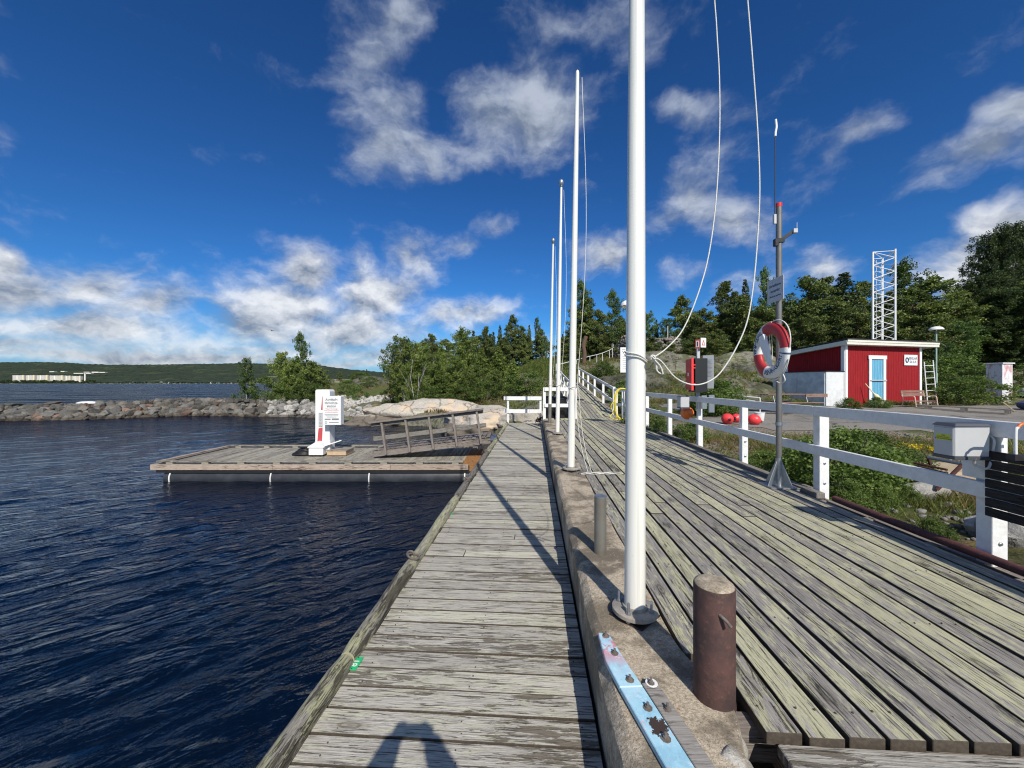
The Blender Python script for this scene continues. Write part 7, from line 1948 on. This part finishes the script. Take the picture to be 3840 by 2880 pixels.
for i, (u, vt, Y) in enumerate(((2120, 1262, 46), (2165, 1235, 50), (2205, 1222, 53), (2250, 1232, 55), (2300, 1225, 57), (2340, 1235, 55), (2225, 1262, 50), (2140, 1290, 43))):
    tree('pine2', u, vt, Y, 'dense dark pine filling the slope behind the flagpoles and handrail', GW, 1.5)
for i, u in enumerate(range(1590, 2120, 48)):
    tree('pine%d' % rg.choice((0, 2)), u + rg.uniform(-15, 15), np.interp(u, [1590, 2100], [1290, 1260]) + rg.uniform(-15, 20), rg.uniform(52, 60), 'dark pine in the back row behind the shore grove', GW, 1.3)

# bare stems before the grove
g = thing('bare_sapling', (0, 0, 0), 'bare pale stemmed sapling in front of the grove', 'bare tree')
mb = MB(); b0 = PX(1560, 1490, 27.8); b0[2] = gz(b0[0], b0[1])
g.location = Vector([float(q) for q in b0]); ORG[g.name] = b0
def br(p, d, L, r, n):
    q = p + d * L; mb.tube([p, (p + q) / 2 + np.array([rg.uniform(-.05, .05), 0, .02]), q], [r, r * .8, r * .5], 5)
    if n:
        for k in range(2): dd = unit(d + np.array([rg.uniform(-.7, .7), rg.uniform(-.5, .5), rg.uniform(-.1, .4)])); br(p + d * L * rg.uniform(.4, 1), dd, L * .6, r * .5, n - 1)
for (dx, dz, L_) in ((-.16, 1, 2.6), (.08, 1, 2.7), (-.6, .55, 1.3)): br(b0, unit([dx, 0, dz]), L_, .026, 2)
mb.build('stem', BARK['birch'], g, smooth=60)
# bent pine trunk by the handrail
mb = MB(); c = np.array([*ux(2188, 37), 0]); c[2] = gz(c[0], c[1]); mb.tube(smoothpts([c - UZ * .3, c + (.1, 0, 1.0), c + (.0, 0, 1.8), c + (.25, 0, 2.7)]), .2, 10); mb.build('trunk', BARK['pine'], g2_ := thing('dead_pine', c, 'bare dark pine trunk beside the thin handrail posts', 'dead tree'), smooth=60)

# near bushes between fence and yard
GN = 'leafy bushes between the fence and the yard'
for i, (u, v0, Y, h, w, lb) in enumerate([
  (3150, 1600, 6.0, 1.15, 1.3, 'tall bush right of the second near fence post'), (3215, 1640, 6.6, .95, 1.2, 'bush right of the tallest near bush'), (3290, 1640, 7.0, .85, 1.3, 'light green bush in the middle of the bank'), (3370, 1690, 6.2, .75, 1.3, 'bush left of the near electric box'),
  (3180, 1760, 5.2, .55, 1.0, 'low bush under the lower rail, right of the post'), (3300, 1790, 5.3, .42, 1.1, 'low bush in front of the light green one'), (3400, 1800, 5.3, .35, .9, 'low bush before the yellowish stone block'), (3040, 1650, 6.6, .9, 1.0, 'bush seen left of the second near fence post'), (2990, 1720, 6.4, .7, 1.2, 'bush right of the rescue pole'),
  (2870, 1700, 7.0, .6, 1.4, 'bush left of the rescue pole foot'), (2820, 1740, 6.6, .5, 1.3, 'low bush beside the third fence post'), (2600, 1570, 9.8, .6, 1.2, 'bush behind the fence left of the electric box'), (2480, 1590, 10.6, .6, 1.2, 'bush at the far end of the white fence'), (3490, 1880, 4.3, .35, 1.2, 'small weed clump in the gravel bank'), (3280, 1900, 4.2, .35, 1.5, 'low weeds spreading near the rusty pipe'), (3120, 1780, 4.9, .45, 1.2, 'weeds at the foot of the second fence post'),
  (2700, 1500, 14.4, 1.3, 1.2, 'yellow green bush below the grey notice board'), (2640, 1500, 15.0, 1.0, 1.4, 'dark low hedge bush behind the red buoys'), (2690, 1520, 14.6, .9, 1.5, 'dark low bush left of the red buoys'), (3180, 1480, 15.5, .55, 1.3, 'little bush at the corner of the white cabinet'), (3290, 1500, 16.6, .5, 1.5, 'weeds under the leaning oar'), (2400, 1500, 12.6, 1.0, 1.1, 'bush behind the yellow hose, right'), (2352, 1500, 16.8, 1.2, 1.0, 'leafy bush beyond the yellow hose'), (2262, 1400, 26.5, 1.3, 1.2, 'bush beside the top of the ramp'), (2345, 1440, 20.0, 1.2, 1.2, 'bush on the rock right of the ramp')]):
    x = (u - 1920) / F * Y
    put('nearbush%d' % (i % 2), x, Y, h * (.82 if Y < 8 else 1), rg.uniform(0, 6), lb, GN, w)

# grass, weeds and dead stalks on the ground
def blades(name, n, region, hgt, width, kind, seed, clump=9, mask=None):
    rng = np.random.default_rng(seed)
    xs = []; 
    x = rng.uniform(region[0], region[1], n * 3); y = rng.uniform(region[2], region[3], n * 3)
    k = fbm(x * .7, y * .7, 0, 3, seed) > (-.05 if mask is None else mask)
    s, t = ST(x, y); k &= ((s > 3.55) | (t > 28.5) | (s < 1.0)) 
    x, y = x[k][:n], y[k][:n]; n = len(x)
    ci = np.repeat(np.arange(n), clump); m = len(ci)
    bx = x[ci] + rng.normal(size=m) * .035 * (hgt / .2); by = y[ci] + rng.normal(size=m) * .035 * (hgt / .2)
    z = zg(bx, by) - .01
    if True:
        ok = (z > .15) & (yard_mask(bx, by) < .6); bx, by, z = bx[ok], by[ok], z[ok]; m = len(bx)
    h = hgt * rng.uniform(.4, 1.3, m); a = rng.uniform(0, 6.283, m); ln = rng.normal(size=(m, 2)) * .35
    w = width * rng.uniform(.6, 1.3, m); dx, dy = np.cos(a) * w / 2, np.sin(a) * w / 2
    v = np.stack([np.stack([bx - dx, by - dy, z], -1), np.stack([bx + dx, by + dy, z], -1),
                  np.stack([bx + dx * .6 + ln[:, 0] * h * .5, by + dy * .6 + ln[:, 1] * h * .5, z + h * .6], -1), np.stack([bx + ln[:, 0] * h, by + ln[:, 1] * h, z + h], -1)], 1).reshape(-1, 3)
    me = raw_mesh(name, v, np.arange(m * 4).reshape(-1, 4), LM[kind], {'tint': ('FACE', rng.random(m))})
    o = bpy.data.objects.new(name, me); COL.objects.link(o); o['kind'] = 'stuff'; return o
blades('bank_grass', 1700, (3.7, 12, 4.4, 10.5), .16, .008, 'grass', 1)
blades('dry_bank_grass', 3800, (3.7, 12, 1.8, 10.5), .13, .006, 'dry', 2)
blades('yard_edge_grass', 3500, (6, 26, 14.5, 22), .22, .016, 'grass', 3)
blades('dry_yard_grass', 3000, (6, 26, 14.5, 24), .20, .014, 'dry', 4)
blades('hill_grass', 6500, (-2, 26, 22, 50), .22, .045, 'grass', 5, clump=7)
blades('heather', 5000, (-8, 26, 20, 48), .22, .05, 'dry', 6, clump=7)
blades('slope_grass', 5000, (-1, 6, 34, 48), .45, .06, 'grass', 8, clump=8, mask=-.6)
# ground cover leaves on the bank
rng = np.random.default_rng(12); x = rng.uniform(4.0, 10, 300); y = rng.uniform(4.3, 9.5, 300); k = fbm(x * .5, y * .5, 0, 3, 44) > .05; s_, t_ = ST(x, y); k &= s_ > 3.75
x, y = x[k], y[k]; C_ = np.stack([x, y, zg(x, y) + .05], -1)
V, Q_, Tt = cards(C_, np.full(len(C_), .16), 70, .030, .042, rng, squash=.5)
me = raw_mesh('ground_cover', V, Q_, LM['bush'], {'tint': ('FACE', Tt)}); o = bpy.data.objects.new('ground_cover', me); COL.objects.link(o); o['kind'] = 'stuff'
p = PX(3470, 1690, 6.6); C_ = [np.array([p[0] + rg.uniform(-.4, .5), 6.6 + rg.uniform(-.3, .3), p[2] + .02 + rg.uniform(-.03, .05)]) for i in range(13)]
V, Q_, Tt = cards(C_, np.full(len(C_), .06), 18, .03, .03, rng); me = raw_mesh('yellow_flower_patch', V, Q_, LM['flower'], {'tint': ('FACE', Tt)}); o = bpy.data.objects.new('yellow_flower_patch', me); COL.objects.link(o); tag(o, 'patch of small yellow flowers left of the near electric box', 'flowers')

# far shore trees, a wood read as one mass
rng = np.random.default_rng(5); n = 900; xs_ = np.concatenate([rng.uniform(-5200, -900, 500), rng.uniform(-4950, -3850, 400)])
C_ = np.stack([xs_, rng.uniform(3535, 3556, n), 3 + rng.random(n) ** 1.1 * np.where(np.arange(n) > 500, 25, 9)], -1)
V, Q_, Tt = cards(C_, rng.uniform(5, 11, n), 34, 5.0, 8.0, rng, squash=.8)
me = raw_mesh('far_shore_wood', V, Q_, LM['big'], {'tint': ('FACE', Tt)}); o = bpy.data.objects.new('far_shore_wood', me); COL.objects.link(o); o['kind'] = 'stuff'
# ================================================================== ROCKS
rg = random.Random(5)
bp = []
for i in range(9):
    mb = MB(); mb.rock((0, 0, 0), 1.0, 100 + i, (1, .8, .62), 3, .28); o = mb.build('boulder', M['boulder'], smooth=28, loc=(0, 0, 0)); bp.append(o)
used = [False] * 9
mats_b = {}
def boulder(x, y, z, r, label, group, mt=None):
    i = rg.randrange(9); o = bp[i]
    if used[i]: o = o.copy(); COL.objects.link(o)
    used[i] = True
    if mt is not None and o.material_slots[0].material != mt:
        k = (i, mt.name)
        if k not in mats_b: me = bp[i].data.copy(); me.materials.clear(); me.materials.append(mt); mats_b[k] = me
        if o is bp[i]: o = o.copy(); COL.objects.link(o); used[i] = True; bp_unused.append(bp[i])
        o.data = mats_b[k]
    o.location = (x, y, z); o.rotation_euler = (rg.uniform(-.5, .5), rg.uniform(-.4, .4), rg.uniform(0, 6.28)); s = r; o.scale = (s * rg.uniform(.8, 1.3), s, s * rg.uniform(.95, 1.45))
    tag(o, label, 'boulder', group); return o
bp_unused = []
# inner face of the breakwater: waterline to crest
def bw(u, f):
    """point on the breakwater: u pixel column at the waterline, f 0 water .. 1 crest"""
    wl = np.interp(u, [-200, 0, 300, 500, 700, 950, 1200, 1330], [26.0, 26.4, 27.4, 29.0, 30.8, 30.2, 29.2, 26.0]); Y = wl + f * 2.4
    x = (u - 1920) / F * Y; return x, Y
GBW = 'boulders of the breakwater'
nb_ = 0
for row in range(6):
    f = row / 5.0; u = -160 + rg.uniform(0, 30)
    while u < 1215 and nb_ < 244:
        x, y = bw(u, f); r = rg.uniform(.22, .50) * (1.15 if row in (1, 2, 5) else 1)
        z = max(float(ridge_h(np.array([x]), np.array([y]))[0]), -.15) if True else 0
        z = -.02 + f * np.interp(u, [-160, 0, 500, 700, 1200], [.85, .9, 1.15, 1.38, 1.3]) + rg.uniform(-.08, .1)
        where = 'at the waterline' if row < 2 else ('halfway up' if row < 4 else 'on the crest')
        zone = 'left end of breakwater' if u < 150 else ('below the flat whitish boulder' if u < 420 else ('around the biggest reddish boulder' if u < 720 else 'near the lone birch'))
        size = 'big' if r > .42 else ('middle sized' if r > .32 else 'small')
        lab, mt = '%s grey boulder %s, %s' % (size, where, zone), None
        if u > 1000: lab, mt = '%s pale grey boulder %s at the landward end of the breakwater' % (size, where), M['boulder_pale']
        elif rg.random() < .05: lab, mt = '%s reddish boulder %s, %s' % (size, where, zone), M['boulder_red']
        boulder(x, y, z, r, lab, GBW, mt); nb_ += 1; u += r * F / y * rg.uniform(1.35, 1.75) 
x, y = bw(330, .95); o = boulder(x, y, 1.05, .62, 'flat whitish boulder on top of the breakwater', GBW, M['white']); o.scale = (.95, .4, .26); o.rotation_euler = (0, 0, .1)
x, y = bw(695, .35); o = boulder(x, y, .45, .72, 'biggest reddish boulder near the middle of the breakwater', GBW, M['boulder_red']); o.scale = (1.0, .6, .45); o.rotation_euler = (0, -.1, .1)
x, y = bw(175, 1.0); o = boulder(x, y, .95, .7, 'long tilted dark boulder on the breakwater crest at left', GBW); o.scale = (1.3, .5, .3); o.rotation_euler = (0, -.25, .1)
x, y = bw(40, 1.0); o = boulder(x, y, .85, .6, 'dark boulder at the left edge of the breakwater crest', GBW); o.scale = (.8, .6, .35)
# pale riprap slope
GRR = 'pale stones of the riprap slope'
for i in range(52):
    u = rg.uniform(1215, 1480); v = rg.uniform(1500, 1585); Y = np.interp(v, [1500, 1585], [33, 26.5]) ; x = (u - 1920) / F * Y; z = CAMZ - (v - 1437) / F * Y
    boulder(x, Y, z - .1, rg.uniform(.22, .42), 'pale grey stone in the %s part of the riprap slope, %s' % ('lower' if v > 1555 else ('middle' if v > 1525 else 'upper'), 'beside the pump pillar' if u < 1330 else 'towards the granite slab'), GRR, M['boulder_pale'])
for o in bp_unused:
    pass
for i, o in enumerate(bp):
    if not o.get('label'):
        if o.name in bpy.data.objects: bpy.data.objects.remove(o)

def rubble(name, pts, mt, seed, sub=1):
    rng = random.Random(seed); base = []
    for k in range(6):
        t = MB(); t.rock((0, 0, 0), 1, 300 + k + seed, (1, .85, .65), sub, .3); base.append((np.array(t.v), np.array(t.f)))
    V = []; Q = []; n = 0
    for (x, y, z, r) in pts:
        v, f = base[rng.randrange(6)]; a = rng.uniform(0, 6.28); ca, sa = math.cos(a), math.sin(a); b = rng.uniform(-.6, .6); cb, sb = math.cos(b), math.sin(b)
        Mx = np.array([[ca, sa, 0], [-sa, ca, 0], [0, 0, 1]]) @ np.array([[1, 0, 0], [0, cb, sb], [0, -sb, cb]])
        V.append((v * r * np.array([rng.uniform(.8, 1.3), 1, rng.uniform(.7, 1.1)])) @ Mx + np.array([x, y, z])); Q.append(f + n); n += len(v)
    me = raw_mesh(name, np.concatenate(V), np.concatenate(Q), mt); o = bpy.data.objects.new(name, me); COL.objects.link(o); o['kind'] = 'stuff'
pts = []
for i in range(2600):
    u = rg.uniform(-220, 1230); f = rg.uniform(-.12, 1.35); x, y = bw(u, f); z = -.1 + min(f, 1.0) * np.interp(u, [-160, 0, 500, 700, 1200], [.80, .85, 1.1, 1.3, 1.22]) + rg.uniform(-.1, .06); pts.append((x, y, z, rg.uniform(.12, .30)))
rubble('breakwater_rubble', pts, M['boulder'], 1)
pts = []
for i in range(2600):
    u = rg.uniform(1190, 1560); v = rg.uniform(1482, 1592); Y = np.interp(v, [1480, 1592], [36, 25.6]); x = (u - 1920) / F * Y; z = CAMZ - (v - 1437) / F * Y - .12
    if u > 1340 and v > 1600 - (u - 1340) * .55: continue
    pts.append((x, Y, z + rg.uniform(-.08, .06), rg.uniform(.10, .30)))
rubble('riprap_rubble', pts, M['boulder_pale'], 2)
pts = []
rr = random.Random(9)
for i in range(3000):
    x = rr.uniform(3.7, 10.5); y = rr.uniform(1.6, 10.2); s, t = ST(x, y)
    if s < 3.62: continue
    if float(vnoise(x * .6, y * .6, 0, 71)) < -.1: continue
    pts.append((x, y, 0, rr.choice([.02, .03, .04, .05, .07])))
pa = np.array(pts); pa[:, 2] = zg(pa[:, 0], pa[:, 1]) + pa[:, 3] * .2
rubble('bank_gravel', [tuple(q) for q in pa], M['boulder_pale'], 3)

DOMEV = []
def outcrop(name, c, r, squash, seed, mt, label, sub=5, amp=.22, rot=0.0, kind=None):
    vs, fs = ico(sub); vs = vs.copy()
    n = fbm(vs[:, 0] * 1.2 + seed, vs[:, 1] * 1.2, vs[:, 2] * 2.0, 5, seed); ridg = 1 - np.abs(fbm(vs[:, 0] * 2.2 + seed, vs[:, 1] * 2.2, vs[:, 2] * 3, 4, seed + 3))
    vs = vs * (1 + amp * n + .07 * ridg)[:, None]; vs = vs * np.array(squash) * r
    ca, sa = math.cos(rot), math.sin(rot); vs = vs @ np.array([[ca, sa, 0], [-sa, ca, 0], [0, 0, 1]])
    mb = MB(); mb.add(vs, fs); o = mb.build(name, mt, smooth=50); o.location = Vector([float(q) for q in c])
    if name == 'dome_rock':
        nv = fbm(vs[:, 0] * .9 + seed, vs[:, 1] * .9, vs[:, 2] * 2.2, 3, seed + 50)
        k = (nv > .02) & (vs[:, 2] > 0)
        DOMEV.append(vs[k] + np.array(c))
    return tag(o, label, 'rock')
outcrop('granite_slab', (-5.3, 25.6, .05), 1.0, (4.3, 2.0, 1.35), 3, M['slab'], 'long smooth pinkish grey granite slab at the water behind the gangway', rot=-.05)
outcrop('granite_tongue', (-8.2, 24.6, -.05), 1.0, (2.6, 1.0, .62), 7, M['slab'], 'low yellowish granite tongue at the left end of the slab')
outcrop('shore_rock', (-1.3, 20.5, .2), 1.0, (2.1, 2.3, 1.15), 11, M['slab'], 'jagged pinkish rock between gangway and boardwalk end')
outcrop('shore_rock', (1.1, 18.6, .4), 1.0, (1.7, 1.3, .95), 13, M['slab'], 'brownish rock right behind the boardwalk barrier')
outcrop('dome_rock', (12.5, 31.0, 2.4), 1.0, (5.0, 4.0, 2.6), 17, M['hillrock'], 'broad bare rock dome on the skyline left of the red cabinet')
outcrop('dome_rock', (17.2, 28.5, 2.2), 1.0, (3.6, 3.2, 2.2), 19, M['hillrock'], 'steep grey rock face behind the lifebuoy')
outcrop('dome_rock', (8.2, 24.5, 1.7), 1.0, (2.6, 3.0, 1.7), 23, M['hillrock'], 'mossy rock hump right of the ramp')
outcrop('dome_rock', (11.6, 21.3, 1.3), 1.0, (3.2, 2.2, 1.5), 29, M['hillrock'], 'low lichened rock ledge behind the red buoys')
outcrop('dome_rock', (-24.5, 57, 1.0), 1.0, (6.0, 4.0, 2.3), 31, M['hillrock'], 'dark bare rock of the headland beyond the riprap')
outcrop('dome_rock', (-19, 52, 1.0), 1.0, (5.0, 4.0, 2.2), 37, M['hillrock'], 'dark rock below the stone ruin')
outcrop('dome_rock', (.8, 33.5, 1.9), 1.0, (3.0, 2.2, 1.6), 41, M['hillrock'], 'grey green rock hump left of the far flagpole')
rng = np.random.default_rng(77); DV = np.concatenate(DOMEV); DV = DV[rng.random(len(DV)) < .28]
for nm, kd, fr in (('crevice_heather', 'dry', 0), ('crevice_grass', 'bush', 1)):
    q = DV[(np.arange(len(DV)) % 2) == fr]
    V, Q_, Tt = cards(q, np.full(len(q), .20), 26, .05, .09, rng, squash=.5)
    me = raw_mesh(nm, V, Q_, LM[kd], {'tint': ('FACE', Tt)}); o = bpy.data.objects.new(nm, me); COL.objects.link(o); o['kind'] = 'stuff'
for (u, v, z, r, lb) in ((3095, 1838, .95, .13, 'grey stone beside the second near fence post'), (3140, 1835, .95, .14, 'pale angular stone right of the second fence post'), (2890, 1760, 1.0, .16, 'whitish stump-like stone left of the rescue pole foot'), (3480, 1850, 1.0, .25, 'big grey stone behind the gravel bank'), (3800, 2060, .78, .35, 'broad flat grey stone at the lower right of the bank'), (3700, 2040, .75, .2, 'stone behind the nearest fence post')):
    p = GP(u, v, z); mb = MB(); mb.rock((0, 0, 0), r, int(u), (1.1, .9, .7), 3, .3); o = mb.build('stone', M['boulder_pale'], smooth=28); o.location = Vector([float(q) for q in (p[0], p[1], gz(p[0], p[1]) + r * .3)]); tag(o, lb, 'stone')

# ================================================================== THE PHOTOGRAPHER (behind the camera, seen by the shadow)
def photographer():
    g = thing('person', (.05, -.42, ZB), 'photographer in dark clothes holding a phone up with both hands', 'person')
    Vt = {}; order = []; edges = []
    def v(n, p, r): Vt[n] = (len(order), p, r); order.append((p, r))
    v('pelvis', (.05, -.45, 1.87), .135); v('waist', (.05, -.45, 2.02), .125); v('chest', (.05, -.45, 2.22), .145); v('neckb', (.05, -.44, 2.38), .07); v('neck', (.05, -.43, 2.43), .052); v('head', (.05, -.42, 2.53), .085); v('crown', (.05, -.42, 2.60), .07)
    for s, n in ((-1, 'L'), (1, 'R')):
        v('fa' + n, (.035 + .22 * s, -.18, 2.37), .092); v('ua' + n, (.045 + .25 * s, -.35, 2.26), .066); v('sh' + n, (.05 + .17 * s, -.44, 2.33), .06); v('el' + n, (.04 + .31 * s, -.27, 2.20), .075); v('fb' + n, (.024 + .160 * s, -.128, 2.475), .070); v('wr' + n, (.012 + .098 * s, -.075, 2.575), .050); v('ha' + n, (.012 + .088 * s, -.045, 2.618), .040)
        v('hip' + n, (.05 + .09 * s, -.45, 1.80), .085); v('kn' + n, (.05 + .11 * s, -.43, 1.42), .056); v('an' + n, (.05 + .12 * s, -.45, 1.03), .04); v('toe' + n, (.05 + .14 * s, -.30, .985), .034)
    E = [('pelvis', 'waist'), ('waist', 'chest'), ('chest', 'neckb'), ('neckb', 'neck'), ('neck', 'head'), ('head', 'crown')]
    for n in 'LR': E += [('chest', 'sh' + n), ('sh' + n, 'ua' + n), ('ua' + n, 'el' + n), ('el' + n, 'fa' + n), ('fa' + n, 'fb' + n), ('fb' + n, 'wr' + n), ('wr' + n, 'ha' + n), ('pelvis', 'hip' + n), ('hip' + n, 'kn' + n), ('kn' + n, 'an' + n), ('an' + n, 'toe' + n)]
    org = ORG[g.name]
    def skin(name, pts, edg, mt, root=0, sub=2):
        me = bpy.data.meshes.new(name); me.from_pydata([tuple(np.array(p) - org) for p, r in pts], edg, []); me.materials.append(mt)
        o = bpy.data.objects.new(name, me); COL.objects.link(o); o.parent = g
        m = o.modifiers.new('skin', 'SKIN')
        if not me.skin_vertices: pass
        sv = me.skin_vertices[0].data if me.skin_vertices else None
        if sv is None: return o
        for i, (p, r) in enumerate(pts): sv[i].radius = (r, r); sv[i].use_root = (i == root)
        s2 = o.modifiers.new('sub', 'SUBSURF'); s2.levels = sub; s2.render_levels = sub; m.use_smooth_shade = True
        return o
    skin('body', order, [(Vt[a][0], Vt[b][0]) for a, b in E], mat('dark_jacket', (.04, .045, .06), .8))
    sk = mat('skin', (.45, .27, .19), .5)
    for s in (-1, 1):
        w = np.array([.012 + .098 * s, -.075, 2.575]); palm = w + np.array([-.008 * s, .022, .028])
        pts = [(w, .034), (palm, .036)]; ed = [(0, 1)]
        for k in range(4):
            b = palm + np.array([-.010 * s - .003 * s * k, .012, -.022 + .016 * k + .02]); t1 = b + np.array([-.012 * s, .020 - .004 * k, .006]); t2 = b + np.array([-.038 * s, .016 - .004 * k, .002])
            t1[1] = min(t1[1], -.028); t2[1] = min(t2[1], -.03); b[1] = min(b[1], -.032)
            n = len(pts); pts += [(b, .0095), (t1, .0085), (t2, .0075)]; ed += [(1, n), (n, n + 1), (n + 1, n + 2)]
        th = palm + np.array([-.02 * s, -.025, .0]); n = len(pts); pts += [(th, .0105), (th + np.array([-.03 * s, -.004, .012]), .009)]; ed += [(1, n), (n, n + 1)]
        skin('hand', pts, ed, sk)
    mb = MB(); mb.box((0, -.022, CAMZ + .005), (.150, .008, .074)); ph = mb.build('phone', M['black'], bevel=.003); tag(ph, 'black phone held sideways by the photographer', 'phone')
    a = MB(); a.tube([(.05 + .02 * math.cos(t), -.42, 2.6) for t in (0, 1)], .01, 5)
    mb = MB(); mb.rock((.05, -.435, 2.575), .092, 3, (1, 1.1, .85), 3, .03); mb.build('hair', mat('brown_hair', (.06, .035, .02), .8), g, smooth=70)
photographer()
